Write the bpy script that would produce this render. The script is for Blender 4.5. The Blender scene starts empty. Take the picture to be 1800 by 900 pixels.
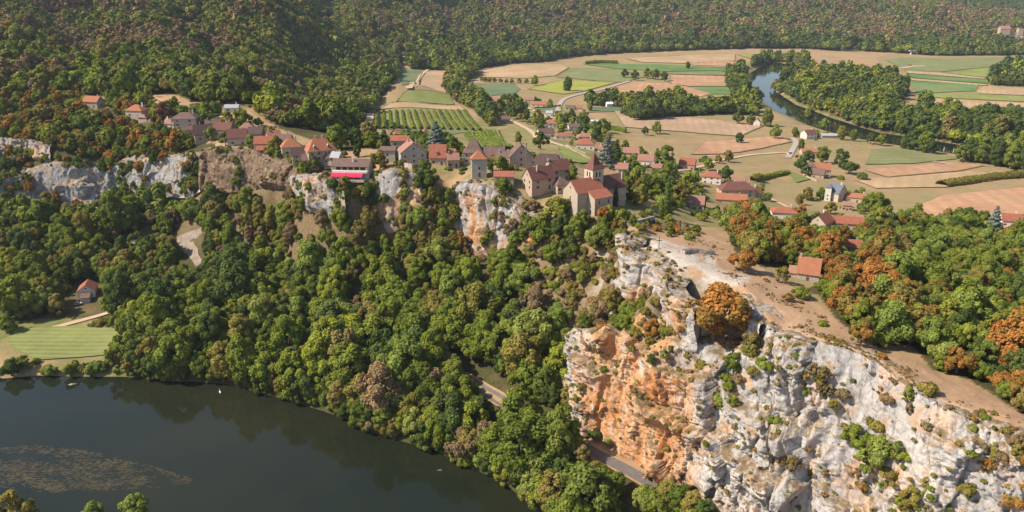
import bpy, bmesh, math, random
import numpy as np
from mathutils import Vector, Matrix, geometry

random.seed(7)
rng = np.random.default_rng(11)
R_ = math.radians
scene = bpy.context.scene
COL = scene.collection

# ------------------------------------------------------------------ camera, sky, sun, exposure
H, PITCH, F = 190.0, R_(19.4), 1386.0
CT, ST = math.cos(PITCH), math.sin(PITCH)
cam_data = bpy.data.cameras.new('camera')
cam_data.sensor_width = 36.0
cam_data.lens = 36.0 * F / 1800.0
cam_data.clip_start = 1.0
cam_data.clip_end = 30000.0
cam = bpy.data.objects.new('camera', cam_data)
cam.location = (0, 0, H)
cam.rotation_euler = (math.pi / 2 - PITCH, 0, 0)
COL.objects.link(cam)
scene.camera = cam

SUN_EL, SUN_AZ = 45.0, 260.0            # azimuth clockwise from +Y: light comes from the left
world = bpy.data.worlds.new('World')
scene.world = world
world.use_nodes = True
wn = world.node_tree
for n in list(wn.nodes):
    wn.nodes.remove(n)
sky = wn.nodes.new('ShaderNodeTexSky')
sky.sky_type = 'NISHITA'
sky.sun_disc = False
sky.sun_elevation = R_(SUN_EL)
sky.sun_rotation = R_(SUN_AZ)
sky.altitude = 200
sky.dust_density = 1.2
bg = wn.nodes.new('ShaderNodeBackground')
bg.inputs['Strength'].default_value = 0.105
wo = wn.nodes.new('ShaderNodeOutputWorld')
wn.links.new(sky.outputs[0], bg.inputs[0])
wn.links.new(bg.outputs[0], wo.inputs[0])

sun_data = bpy.data.lights.new('sun', 'SUN')
sun_data.energy = 5.0
sun_data.angle = R_(0.5)
sun_data.color = (1.0, 0.89, 0.73)
sun = bpy.data.objects.new('sun', sun_data)
sv = Vector((math.sin(R_(SUN_AZ)) * math.cos(R_(SUN_EL)), math.cos(R_(SUN_AZ)) * math.cos(R_(SUN_EL)), math.sin(R_(SUN_EL))))
sun.rotation_euler = sv.to_track_quat('Z', 'Y').to_euler()
sun.location = (-300, 300, 500)
COL.objects.link(sun)

scene.view_settings.view_transform = 'Standard'
scene.view_settings.look = 'None'
scene.view_settings.exposure = 0.46
scene.view_settings.gamma = 1.0
scene.view_settings.use_curve_mapping = False
scene.render.engine = 'CYCLES'
cy = scene.cycles
cy.max_bounces = 6
cy.diffuse_bounces = 2
cy.glossy_bounces = 3
cy.transmission_bounces = 3
cy.transparent_max_bounces = 6
cy.volume_bounces = 1
cy.use_denoising = True
try:
    cy.denoiser = 'OPENIMAGEDENOISE'
except Exception:
    pass

# ------------------------------------------------------------------ picking helpers (photo 1800 x 900)
def ratio(px, py):
    "x/Y of the sight line, and -dz/dY"
    v = 450.0 - py
    den = F * CT + v * ST
    return (px - 900.0) / den, (F * ST - v * CT) / den

def at(px, py, z):
    r, k = ratio(px, py)
    Y = (H - z) / k
    return (r * Y, Y, z)

def at_y(px, py, Y):
    r, k = ratio(px, py)
    return (r * Y, Y, H - k * Y)

def project(x, y, z):
    zc = y * CT - (z - H) * ST
    yc = y * ST + (z - H) * CT
    return 900.0 + F * x / zc, 450.0 - F * yc / zc

def in_poly(px, py, poly):
    px = np.asarray(px, float); py = np.asarray(py, float)
    inside = np.zeros(px.shape, bool)
    n = len(poly); j = n - 1
    for i in range(n):
        xi, yi = poly[i]; xj, yj = poly[j]
        c = ((yi > py) != (yj > py)) & (px < (xj - xi) * (py - yi) / ((yj - yi) or 1e-9) + xi)
        inside ^= c
        j = i
    return inside

# ------------------------------------------------------------------ numpy noise
_perm = rng.permutation(512)
_perm = np.concatenate([_perm, _perm, _perm])
_grad = rng.normal(size=(512, 3)); _grad /= np.linalg.norm(_grad, axis=1)[:, None]
_cell = rng.random((512, 4))

def _h(i, j, k):
    return _perm[_perm[_perm[i & 511] + (j & 511)] + (k & 511)] & 511

def perlin(p):
    p = np.asarray(p, float)
    i = np.floor(p).astype(int); f = p - i
    u = f * f * f * (f * (f * 6 - 15) + 10)
    out = 0
    for dx in (0, 1):
        wx = u[:, 0] if dx else 1 - u[:, 0]
        for dy in (0, 1):
            wy = u[:, 1] if dy else 1 - u[:, 1]
            for dz in (0, 1):
                wz = u[:, 2] if dz else 1 - u[:, 2]
                g = _grad[_h(i[:, 0] + dx, i[:, 1] + dy, i[:, 2] + dz)]
                d = (f[:, 0] - dx) * g[:, 0] + (f[:, 1] - dy) * g[:, 1] + (f[:, 2] - dz) * g[:, 2]
                out = out + wx * wy * wz * d
    return out * 1.5

def fbm(p, octv=4, gain=0.5):
    p = np.asarray(p, float); a = 1.0; s = 0; t = 0
    for o in range(octv):
        s = s + a * perlin(p * (2.03 ** o) + 17.3 * o); t += a; a *= gain
    return s / t * 1.4

def cells(p):
    "per cell random value (blocky facets) and distance to the nearest cell point"
    p = np.asarray(p, float)
    i = np.floor(p).astype(int)
    best = np.full(len(p), 9e9); val = np.zeros(len(p)); tilt = np.zeros((len(p), 3)); sec = np.full(len(p), 9e9)
    for dx in (-1, 0, 1):
        for dy in (-1, 0, 1):
            for dz in (-1, 0, 1):
                h = _h(i[:, 0] + dx, i[:, 1] + dy, i[:, 2] + dz)
                c = _cell[h]
                q = p - (i + np.array([dx, dy, dz]) + c[:, :3])
                d = (q * q).sum(1)
                m = d < best
                sec = np.where(m, best, np.minimum(sec, d))
                val = np.where(m, c[:, 3] + ((c[:, 0] - .5) * q[:, 0] + (c[:, 1] - .5) * q[:, 1] + (c[:, 2] - .5) * q[:, 2]) * 1.6, val)
                best = np.where(m, d, best)
    return val, np.sqrt(sec) - np.sqrt(best)

# ------------------------------------------------------------------ object helpers
def tag(o, label=None, cat=None, group=None, kind=None):
    if label: o['label'] = label
    if cat: o['category'] = cat
    if group: o['group'] = group
    if kind: o['kind'] = kind
    return o

def link(name, me, parent=None):
    o = bpy.data.objects.new(name, me)
    COL.objects.link(o)
    if parent is not None:
        o.parent = parent
    return o

def mesh_np(name, verts, faces, mat=None, smooth=False, attrs=None):
    "verts (n,3), faces (m,k) int arrays with constant k"
    me = bpy.data.meshes.new(name)
    verts = np.ascontiguousarray(verts, np.float32)
    faces = np.ascontiguousarray(faces, np.int32)
    m, k = faces.shape
    me.vertices.add(len(verts)); me.vertices.foreach_set('co', verts.ravel())
    me.loops.add(m * k); me.loops.foreach_set('vertex_index', faces.ravel())
    me.polygons.add(m); me.polygons.foreach_set('loop_start', np.arange(0, m * k, k, dtype=np.int32))
    if smooth:
        me.polygons.foreach_set('use_smooth', np.ones(m, bool))
    me.update(calc_edges=True)
    for an, arr in (attrs or {}).items():
        a = me.attributes.new(an, 'FLOAT', 'POINT')
        a.data.foreach_set('value', np.ascontiguousarray(arr, np.float32))
    if mat:
        me.materials.append(mat)
    return me

class MB:
    "collects boxes, prisms and polygons for ONE mesh object"
    def __init__(s): s.v = []; s.f = []
    def add(s, vs, fs):
        b = len(s.v); s.v += [tuple(v) for v in vs]; s.f += [[b + i for i in f] for f in fs]
    def box(s, x0, x1, y0, y1, z0, z1):
        s.add([(x0, y0, z0), (x1, y0, z0), (x1, y1, z0), (x0, y1, z0), (x0, y0, z1), (x1, y0, z1), (x1, y1, z1), (x0, y1, z1)],
              [(0, 3, 2, 1), (4, 5, 6, 7), (0, 1, 5, 4), (1, 2, 6, 5), (2, 3, 7, 6), (3, 0, 4, 7)])
    def loft(s, rings, cap=True):
        n = len(rings[0]); b = len(s.v)
        for r in rings: s.v += [tuple(p) for p in r]
        for i in range(len(rings) - 1):
            for j in range(n):
                a = b + i * n + j; c = b + i * n + (j + 1) % n
                s.f.append([a, c, c + n, a + n])
        if cap:
            s.f.append([b + j for j in reversed(range(n))])
            s.f.append([b + (len(rings) - 1) * n + j for j in range(n)])
    def tube(s, pts, radii, n=8):
        rings = []
        for i, p in enumerate(pts):
            p = Vector(p)
            d = (Vector(pts[min(i + 1, len(pts) - 1)]) - Vector(pts[max(i - 1, 0)])).normalized()
            a = d.cross(Vector((0, 1, 0)) if abs(d.y) < .9 else Vector((1, 0, 0))).normalized(); b2 = d.cross(a)
            rings.append([p + (a * math.cos(t) + b2 * math.sin(t)) * radii[i] for t in [2 * math.pi * k / n for k in range(n)]])
        s.loft(rings)
    def build(s, name, mat, parent=None, smooth=False):
        me = bpy.data.meshes.new(name)
        me.from_pydata(s.v, [], s.f)
        me.materials.append(mat)
        if smooth:
            me.polygons.foreach_set('use_smooth', np.ones(len(me.polygons), bool))
        return link(name, me, parent)

def empty(name, loc, rz=0.0, scale=None):
    o = bpy.data.objects.new(name, None)
    o.empty_display_size = 1.0
    o.location = loc; o.rotation_euler = (0, 0, rz)
    if scale is not None: o.scale = scale
    COL.objects.link(o)
    return o

# ------------------------------------------------------------------ material helpers
def new_mat(name):
    m = bpy.data.materials.new(name); m.use_nodes = True
    nt = m.node_tree
    for n in list(nt.nodes): nt.nodes.remove(n)
    out = nt.nodes.new('ShaderNodeOutputMaterial')
    return m, nt, out

class NT:
    def __init__(s, nt): s.nt = nt
    def n(s, t, **kw):
        nd = s.nt.nodes.new(t)
        for k, v in kw.items():
            if k.startswith('_'):
                setattr(nd, k[1:], v)
        return nd
    def val(s, sock, v):
        if isinstance(v, bpy.types.NodeSocket): s.nt.links.new(v, sock)
        else: sock.default_value = v
    def noise(s, vec, scale, detail=4, rough=.55):
        nd = s.n('ShaderNodeTexNoise'); s.val(nd.inputs['Vector'], vec)
        nd.inputs['Scale'].default_value = scale; nd.inputs['Detail'].default_value = detail; nd.inputs['Roughness'].default_value = rough
        return nd.outputs['Fac']
    def voronoi(s, vec, scale, feature='F1', out='Distance'):
        nd = s.n('ShaderNodeTexVoronoi'); nd.feature = feature; s.val(nd.inputs['Vector'], vec); nd.inputs['Scale'].default_value = scale
        return nd.outputs[out]
    def ramp(s, fac, stops, interp='LINEAR'):
        nd = s.n('ShaderNodeValToRGB'); s.val(nd.inputs[0], fac)
        cr = nd.color_ramp; cr.interpolation = interp
        while len(cr.elements) < len(stops): cr.elements.new(.5)
        for e, (p, c) in zip(cr.elements, stops):
            e.position = p; e.color = (c[0], c[1], c[2], 1) if not isinstance(c, (int, float)) else (c, c, c, 1)
        return nd.outputs['Color']
    def mix(s, fac, a, b, mode='MIX'):
        nd = s.n('ShaderNodeMix'); nd.data_type = 'RGBA'; nd.blend_type = mode
        s.val(nd.inputs[0], fac)
        s.val(nd.inputs[6], a if isinstance(a, bpy.types.NodeSocket) else (*a[:3], 1))
        s.val(nd.inputs[7], b if isinstance(b, bpy.types.NodeSocket) else (*b[:3], 1))
        return nd.outputs[2]
    def math(s, op, a, b=0.0, c=None, clamp=False):
        nd = s.n('ShaderNodeMath'); nd.operation = op; nd.use_clamp = clamp
        s.val(nd.inputs[0], a); s.val(nd.inputs[1], b)
        if c is not None: s.val(nd.inputs[2], c)
        return nd.outputs[0]
    def mapr(s, v, a, b, c=0.0, d=1.0):
        nd = s.n('ShaderNodeMapRange'); s.val(nd.inputs[0], v)
        for i, q in zip((1, 2, 3, 4), (a, b, c, d)): nd.inputs[i].default_value = q
        return nd.outputs[0]
    def pos(s): return s.n('ShaderNodeNewGeometry').outputs['Position']
    def obj(s): return s.n('ShaderNodeTexCoord').outputs['Object']
    def scale(s, vec, sc, rot=(0, 0, 0)):
        nd = s.n('ShaderNodeMapping'); s.val(nd.inputs['Vector'], vec); nd.inputs['Scale'].default_value = sc; nd.inputs['Rotation'].default_value = rot
        return nd.outputs[0]
    def attr(s, name):
        nd = s.n('ShaderNodeAttribute'); nd.attribute_name = name; return nd.outputs['Fac']
    def rand(s): return s.n('ShaderNodeObjectInfo').outputs['Random']
    def bsdf(s, out, col, rough=.9, spec=.2, normal=None, metal=0.0):
        nd = s.n('ShaderNodeBsdfPrincipled')
        s.val(nd.inputs['Base Color'], col if isinstance(col, bpy.types.NodeSocket) else (*col[:3], 1))
        s.val(nd.inputs['Roughness'], rough); nd.inputs['Specular IOR Level'].default_value = spec
        nd.inputs['Metallic'].default_value = metal
        if normal is not None: s.nt.links.new(normal, nd.inputs['Normal'])
        s.nt.links.new(nd.outputs[0], out.inputs[0])
        return nd
    def bump(s, h, strength=.4, dist=.3):
        nd = s.n('ShaderNodeBump'); s.val(nd.inputs['Height'], h); nd.inputs['Strength'].default_value = strength; nd.inputs['Distance'].default_value = dist
        return nd.outputs[0]

def flat_mat(name, col, var=.12, scale=.6, rough=.85, spec=.2):
    m, nt, out = new_mat(name); t = NT(nt)
    f = t.noise(t.obj(), scale, 5)
    c = t.mix(t.mapr(f, .3, .7), [x * (1 - var) for x in col], [min(1, x * (1 + var)) for x in col])
    t.bsdf(out, c, rough, spec)
    return m
# ------------------------------------------------------------------ terrain: surveyed points joined into a TIN
PTS = []          # world points
EDG = []          # break lines
def P(*a): PTS.append(at(*a)); return len(PTS) - 1
def Praw(x, y, z): PTS.append((x, y, z)); return len(PTS) - 1
def line(ids): EDG.extend(zip(ids[:-1], ids[1:])); return ids

# river, far bank (our side of the village) and near bank
WB = [(-420, 700), (-150, 676), (0, 668), (60, 662), (140, 664), (220, 664), (300, 672), (380, 675), (430, 684), (500, 705), (560, 723), (610, 740), (640, 760),
      (700, 777), (760, 793), (830, 828), (880, 848), (930, 892), (990, 955), (1100, 1080), (1300, 1330)]
line([P(x, y, -.6) for x, y in WB])
WBW = [at(x, y, 0)[:2] for x, y in WB]
for i, (x, y) in enumerate(WBW):
    a = Vector(WBW[max(i - 1, 0)]); b = Vector(WBW[min(i + 1, len(WBW) - 1)]); d = (b - a).normalized(); nrm = Vector((-d.y, d.x))
    q = Vector((x, y)) + nrm * 5; Praw(q.x, q.y, 3.0)
    q = Vector((x, y)) - nrm * 9; Praw(q.x, q.y, -3.5)
NB = [(-420, 850), (-200, 870), (0, 915), (100, 925), (280, 925), (400, 940), (700, 1000), (900, 1030), (1000, 1100), (1150, 1300)]
line([P(x, y, -.6) for x, y in NB])
NBW = [at(x, y, 0)[:2] for x, y in NB]
for (x, y) in NBW:
    Praw(x * 1.0 - 2, y - 8, 4.0); Praw(x, y + 9, -3.5)
    Praw(x * 1.0 - 3, y - 45, 7.0)
for p in [(-400, 770), (0, 770), (200, 780), (400, 800), (600, 850), (800, 900), (900, 950)]: P(*p, -4)

for p in [  # wooded slope, meadow
    (760, 640, 15), (830, 676, 14), (905, 722, 14), (1000, 765, 14), (1030, 788, 14), (1160, 858, 14), (1240, 900, 14), (1330, 960, 14),
    (700, 625, 14), (500, 590, 13), (300, 560, 10), (230, 600, 6), (0, 585, 5), (220, 580, 5.5), (0, 625, 4), (220, 622, 4), (-300, 600, 5),
    (155, 515, 9), (60, 575, 6), (0, 500, 12), (-300, 500, 13), (0, 400, 22), (-300, 400, 24), (200, 430, 20), (300, 430, 20), (350, 470, 17), (400, 400, 38), (500, 400, 45),
    (600, 400, 48), (600, 500, 32), (700, 500, 34), (500, 500, 22), (400, 500, 16), (700, 420, 52), (800, 500, 39), (800, 600, 24),
    (900, 600, 28), (900, 500, 46), (960, 560, 38), (1000, 500, 53.5), (1000, 450, 62.5), (1050, 440, 69), (1050, 520, 54), (1000, 600, 33), (1000, 700, 14),
    (1060, 480, 61), (960, 450, 58), (940, 500, 48),
    (1160, 590, 61), (1100, 560, 57), (1230, 590, 66), (1290, 570, 69), (1330, 560, 74), (1260, 545, 69),
    # rock plateau and right hill
    (1150, 425, 82), (1250, 480, 80), (1300, 500, 79), (1340, 530, 78), (1400, 560, 77), (1470, 590, 76), (1600, 660, 74), (1700, 700, 73.5), (1800, 745, 73),
    (1600, 600, 72), (1800, 600, 62), (1800, 690, 70), (1700, 650, 71), (1650, 560, 68), (1500, 480, 66), (1400, 470, 72), (1300, 420, 70), (1200, 400, 70),
    (1150, 385, 75), (1050, 392, 77.5), (1040, 381, 80), (1012, 358, 81), (1072, 376, 79.5), (1000, 385, 76.5), (960, 372, 80), (1090, 402, 75), (1100, 388, 77),
    (1800, 500, 50), (1650, 500, 60), (1800, 420, 28), (1650, 420, 30), (1550, 400, 27), (1400, 400, 36), (1250, 370, 50), (1200, 330, 38), (1300, 330, 28),
    (1350, 345, 22), (1350, 300, 22), (1450, 300, 18), (1600, 370, 22), (1800, 360, 20), (1800, 310, 12.5), (1700, 290, 11), (1600, 280, 12), (1500, 270, 13),
    (1400, 220, 10), (1300, 250, 15), (1200, 250, 18), (1200, 210, 14), (1200, 290, 26), (1150, 300, 35), (1100, 320, 50), (1080, 300, 55), (1040, 290, 58),
    (1000, 265, 56), (950, 240, 44), (1120, 260, 28), (1030, 250, 30), (1000, 200, 20), (960, 170, 15),
    (2300, 500, 50), (2300, 420, 28), (2300, 360, 20), (2300, 310, 12.5), (2300, 620, 62), (2300, 760, 70),
    # village
    (700, 290, 89), (740, 293, 88), (770, 290, 88), (800, 300, 87), (835, 300, 88), (885, 318, 88), (920, 292, 91), (955, 332, 84), (980, 337, 82.5), (1010, 347, 81.5),
    (1070, 345, 80.5), (960, 297, 87), (770, 262, 87), (697, 252, 87), (850, 275, 89), (1085, 335, 80), (640, 312, 86), (600, 312, 86), (620, 285, 87), (560, 280, 85.5), (540, 283, 85), (580, 300, 86),
    (720, 350, 76), (750, 352, 76), (780, 370, 70), (790, 335, 78), (800, 400, 62), (800, 440, 52),
    # slope down behind the village
    (740, 235, 34), (750, 252, 55), (850, 240, 30), (800, 250, 42), (900, 245, 28), (850, 215, 20), (740, 190, 16), (700, 215, 22), (640, 235, 30), (690, 240, 50),
    # left village and hill
    (320, 215, 88), (165, 188, 89), (245, 200, 88), (400, 248, 82), (420, 240, 84), (465, 262, 84), (515, 268, 84.5), (300, 185, 90), (400, 210, 89), (460, 215, 88.5), (280, 175, 89), (450, 190, 90),
    (50, 240, 72), (0, 180, 88), (150, 245, 74), (250, 240, 76), (330, 240, 78), (-300, 240, 72), (-300, 180, 88), (560, 235, 85),
    (0, 130, 96), (0, 60, 121), (0, 0, 157), (200, 130, 95), (200, 60, 119), (200, 0, 157), (-350, 130, 100), (-350, 60, 125), (-350, 0, 158),
    (400, 160, 90), (400, 100, 101), (400, 40, 124), (400, 0, 155), (550, 150, 80), (550, 100, 88), (550, 40, 116), (550, 0, 151),
    (620, 200, 56), (620, 160, 61), (620, 120, 64), (620, 60, 80), (620, 0, 140), (600, 230, 60),
    (665, 190, 19), (690, 150, 14), (697, 121, 13), (655, 215, 22),
    # far hill: foot and flank
    (720, 122, 12), (800, 124, 12), (850, 117, 12), (900, 110, 12), (1000, 100, 12), (1100, 94, 12), (1300, 87, 12), (1400, 86, 11), (1560, 94, 10), (1640, 99, 10), (1800, 99, 10), (2400, 99, 10),
    (800, 60, 51), (800, 0, 126), (1000, 50, 50), (1000, 0, 118), (1200, 45, 46), (1200, 0, 114), (1400, 45, 43), (1400, 0, 113), (1550, 42, 44), (1550, 2, 108), (700, 60, 66), (700, 0, 135),
    (1610, 2, 104), (1640, 14, 88), (1672, 25, 74), (1700, 37, 56), (1740, 57, 25), (1762, 68, 12),
    # plain
    (780, 150, 13), (900, 140, 12.5), (1050, 130, 12), (1150, 110, 12), (1250, 120, 11), (1250, 170, 12), (1100, 170, 14), (900, 180, 16), (850, 150, 13.5), (840, 180, 16), (720, 150, 14),
    (1650, 150, 9), (1800, 150, 9), (1700, 190, 9), (1800, 200, 9), (1600, 110, 10), (1700, 120, 9.5), (2400, 150, 9), (2400, 220, 9), (1500, 130, 9), (1550, 180, 9), (1450, 140, 9),
]: P(*p)
for p in [(-3200, 1700, 230), (-1500, 1900, 245), (-700, 2100, 225), (-200, 2600, 215), (-500, 3000, 260), (300, 3300, 190), (700, 3500, 165), (1300, 3700, 140), (1750, 3500, 90),
          (-5200, 5200, 280), (0, 5200, 250), (2000, 3900, 60), (2700, 3300, 14), (2300, 3450, 20), (2500, 4300, 95), (3300, 4300, 105), (2200, 5200, 230), (4500, 5200, 260), (6200, 5200, 260), (5000, 4000, 90), (3900, 2600, 12), (4200, 3400, 14),
          (-2300, 1300, 170), (-1200, 900, 105), (-900, 700, 85), (-700, 560, 40), (-700, 430, 12), (-600, 360, 4), (1500, 900, 12), (900, 560, 25), (700, 330, 50), (500, 200, 68), (500, 90, 70),
          (-900, 90, 10), (-100, 88, 9), (0, 88, 9), (60, 88, 10), (130, 120, 14), (300, 100, 70), (-600, 200, 8), (40, 150, 5)]:
    Praw(*p)

# upper river: two water edges
RL = [(1345, 113), (1318, 128), (1321, 150), (1333, 170), (1350, 187), (1372, 201), (1397, 212), (1430, 226), (1480, 241), (1540, 254), (1620, 266), (1700, 279), (1780, 291), (1880, 303), (2200, 330)]
RR = [(1392, 113), (1384, 128), (1369, 148), (1366, 160), (1382, 171), (1402, 184), (1425, 192), (1462, 206), (1520, 225), (1550, 233), (1620, 243), (1700, 256), (1780, 268), (1880, 280), (2200, 300)]
RLW = [at(x, y, 0) for x, y in RL]; RRW = [at(x, y, 0) for x, y in RR]
line([Praw(x, y, -.8) for x, y, z in RLW]); line([Praw(x, y, -.8) for x, y, z in RRW])
for a, b in zip(RLW, RRW):
    a = Vector(a); b = Vector(b); d = (b - a).normalized()
    m = (a + b) / 2; Praw(m.x, m.y, -4)
    for q, sgn in ((a, -1), (b, 1)):
        w = q + d * sgn * 9; Praw(w.x, w.y, 5.0)
        w = q + d * sgn * 22; Praw(w.x, w.y, 8.5)

# cliffs: (px, py_top, py_foot, z_foot, how far the top lies behind the foot, iron stain)
CLIFFS = {
 'river_cliff': dict(cols=[(1008, 604, 640, 26, 7, .1), (1014, 576, 690, 21, 9, .1), (1024, 580, 735, 17, 10, .2), (1032, 604, 752, 16, 11, .5), (1048, 586, 762, 15.5, 12, .8), (1068, 568, 773, 15, 12, .85), (1090, 592, 786, 14.5, 14, 1), (1120, 578, 804, 14, 15, 1), (1150, 604, 822, 14, 15, .95), (1185, 588, 842, 14, 17, .8), (1215, 612, 860, 14, 18, .65),
      (1245, 640, 882, 14, 19, .45), (1275, 630, 905, 14, 24, .3), (1305, 606, 925, 14, 27, .15), (1338, 590, 942, 14, 30, .05), (1365, 583, 950, 14, 31, 0), (1410, 586, 968, 14, 29, 0), (1470, 602, 1000, 14, 27, .1), (1540, 630, 1030, 14, 26, .2),
      (1590, 672, 1060, 14, 24, .45), (1620, 692, 1075, 14, 21, .2), (1680, 715, 1105, 14, 20, .25), (1740, 742, 1130, 14, 20, .3), (1800, 768, 1160, 14, 20, .2), (1950, 840, 1250, 14, 20, .2), (2150, 945, 1400, 14, 18, .2)], amp=1.0, step=.42, bias=3.0),
 'rock_bluff': dict(cols=[(1122, 404, 420, 76, 3, .1), (1110, 412, 470, 69, 5, .15), (1106, 424, 512, 62.5, 6, .3), (1118, 440, 520, 62, 7, .25), (1145, 450, 520, 63, 7, .15), (1168, 462, 524, 65.5, 5, .2), (1184, 482, 535, 66.5, 3, .1), (1172, 496, 560, 65.5, 3.5, .2),
      (1184, 516, 590, 62, 5, .2), (1204, 528, 610, 61.5, 5, .3), (1235, 535, 600, 66, 4, .2)], amp=.5, step=.4, bias=1.6),
 'gully_bluff': dict(cols=[(1316, 516, 548, 72.5, 2.5, .2), (1326, 528, 566, 72, 3, .3), (1338, 545, 585, 72, 3, .3), (1352, 568, 600, 72, 3, .2)], amp=.3, step=.4, bias=1.0),
 'village_cliff': dict(cols=[(806, 322, 350, 76, 4, .3), (822, 320, 446, 48, 8, .4), (832, 318, 452, 47, 10, .5), (850, 322, 450, 49, 10, .45), (872, 334, 436, 54, 9, .35), (900, 350, 428, 58, 7, .3), (930, 372, 418, 62, 5, .4), (950, 386, 414, 67, 3, .4)], amp=.6, step=.5, bias=2.0),
 'terrace_cliff': dict(cols=[(652, 312, 345, 74, 4, .4), (664, 305, 385, 62.5, 6, .5), (690, 296, 396, 60.5, 8, .5), (718, 296, 372, 68, 7, .45), (745, 298, 352, 75, 5, .5)], amp=.5, step=.5, bias=1.8),
 'grey_bluff': dict(cols=[(522, 306, 322, 74, 3, 0), (540, 304, 352, 69, 5, .2), (565, 306, 362, 68, 6, .3), (592, 312, 368, 69, 6, .1), (612, 318, 358, 73, 5, .3)], amp=.5, step=.5, bias=1.6),
 'earth_cliff': dict(cols=[(360, 262, 330, 55, 9, .5), (392, 258, 332, 57, 12, .65), (440, 260, 326, 62, 13, .7), (480, 272, 318, 69, 11, .7), (512, 284, 318, 73, 8, .6), (534, 292, 316, 75, 6, .5)], amp=.6, step=.6, bias=1.5),
 'white_cliff': dict(cols=[(-260, 300, 365, 33, 9, .05), (-100, 306, 366, 33, 9, .1), (0, 312, 366, 33, 9, .2), (55, 302, 362, 34, 10, .1), (100, 288, 364, 33, 11, .05), (150, 290, 360, 34, 11, .1), (185, 292, 352, 36, 11, .35), (225, 282, 346, 39, 10, .15), (270, 274, 344, 42, 9, .05), (310, 270, 340, 46, 8, .1), (345, 276, 335, 50, 7, .1)], amp=.7, step=.6, bias=2.0),
 'ledge_cliff': dict(cols=[(-200, 240, 268, 66, 6, .1), (0, 240, 268, 66, 6, .1), (60, 244, 272, 66, 6, .1), (95, 256, 276, 66, 5, .3)], amp=.5, step=.6, bias=1.4),
}
for nm, c in CLIFFS.items():
    tops, feet = [], []
    for (px, pt, pf, zf, sb, st) in c['cols']:
        f = at(px, pf, zf); t = at_y(px, pt, f[1] + sb)
        tops.append(Vector(t)); feet.append(Vector(f))
    c['tops'], c['feet'] = tops, feet
    line([Praw(*(p + Vector((0, 1.0, 0)))) for p in tops]); line([Praw(*(p + Vector((0, 1.5, 0)))) for p in feet])

# merge near-coincident survey points and triangulate
def build_tin():
    pts = np.array(PTS)
    res = geometry.delaunay_2d_cdt([Vector((x, y)) for x, y, z in PTS], EDG, [], 0, 1e-3)
    v2, _, faces, ov = res[0], res[1], res[2], res[3]
    z = np.zeros(len(v2))
    xy = np.array([(v.x, v.y) for v in v2])
    for i, o in enumerate(ov):
        if o: z[i] = pts[o[0], 2]
        else:
            d = ((pts[:, :2] - xy[i]) ** 2).sum(1); j = np.argsort(d)[:2]
            w = 1 / np.sqrt(d[j] + 1e-6); z[i] = (pts[j, 2] * w).sum() / w.sum()
    return xy, z, [f for f in faces if len(f) == 3]

NR, NY, R0, R1, Y0, Y1 = 620, 620, -1.15, 1.15, 92.0, 5100.0
GR = np.linspace(R0, R1, NR); GL = np.linspace(math.log(Y0), math.log(Y1), NY); GY = np.exp(GL)
XX = GR[None, :] * GY[:, None]; YY = np.repeat(GY[:, None], NR, 1)
ZZ = np.full((NY, NR), np.nan)
_xy, _z, _tri = build_tin()
for f in _tri:
    a, b, c = (_xy[i] for i in f)
    rs = [p[0] / max(p[1], 1) for p in (a, b, c)]
    ys = [p[1] for p in (a, b, c)]
    i0 = max(0, int((min(rs) - R0) / (R1 - R0) * (NR - 1)) - 1); i1 = min(NR, int((max(rs) - R0) / (R1 - R0) * (NR - 1)) + 3)
    l0, l1 = math.log(max(min(ys), 1)), math.log(max(max(ys), 1))
    j0 = max(0, int((l0 - GL[0]) / (GL[-1] - GL[0]) * (NY - 1)) - 1); j1 = min(NY, int((l1 - GL[0]) / (GL[-1] - GL[0]) * (NY - 1)) + 3)
    if i1 <= i0 or j1 <= j0: continue
    x = XX[j0:j1, i0:i1]; y = YY[j0:j1, i0:i1]
    det = (b[1] - c[1]) * (a[0] - c[0]) + (c[0] - b[0]) * (a[1] - c[1])
    if abs(det) < 1e-9: continue
    w0 = ((b[1] - c[1]) * (x - c[0]) + (c[0] - b[0]) * (y - c[1])) / det
    w1 = ((c[1] - a[1]) * (x - c[0]) + (a[0] - c[0]) * (y - c[1])) / det
    w2 = 1 - w0 - w1
    m = (w0 >= -1e-6) & (w1 >= -1e-6) & (w2 >= -1e-6)
    zz = w0 * _z[f[0]] + w1 * _z[f[1]] + w2 * _z[f[2]]
    sub = ZZ[j0:j1, i0:i1]; sub[m] = zz[m]
# fill whatever lies outside the hull from the nearest column / row
for j in range(NY):
    r = ZZ[j]; ok = ~np.isnan(r)
    if ok.any():
        ZZ[j] = np.interp(np.arange(NR), np.where(ok)[0], r[ok])
for i in range(NR):
    r = ZZ[:, i]; ok = ~np.isnan(r)
    ZZ[:, i] = np.interp(np.arange(NY), np.where(ok)[0], r[ok])

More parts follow.
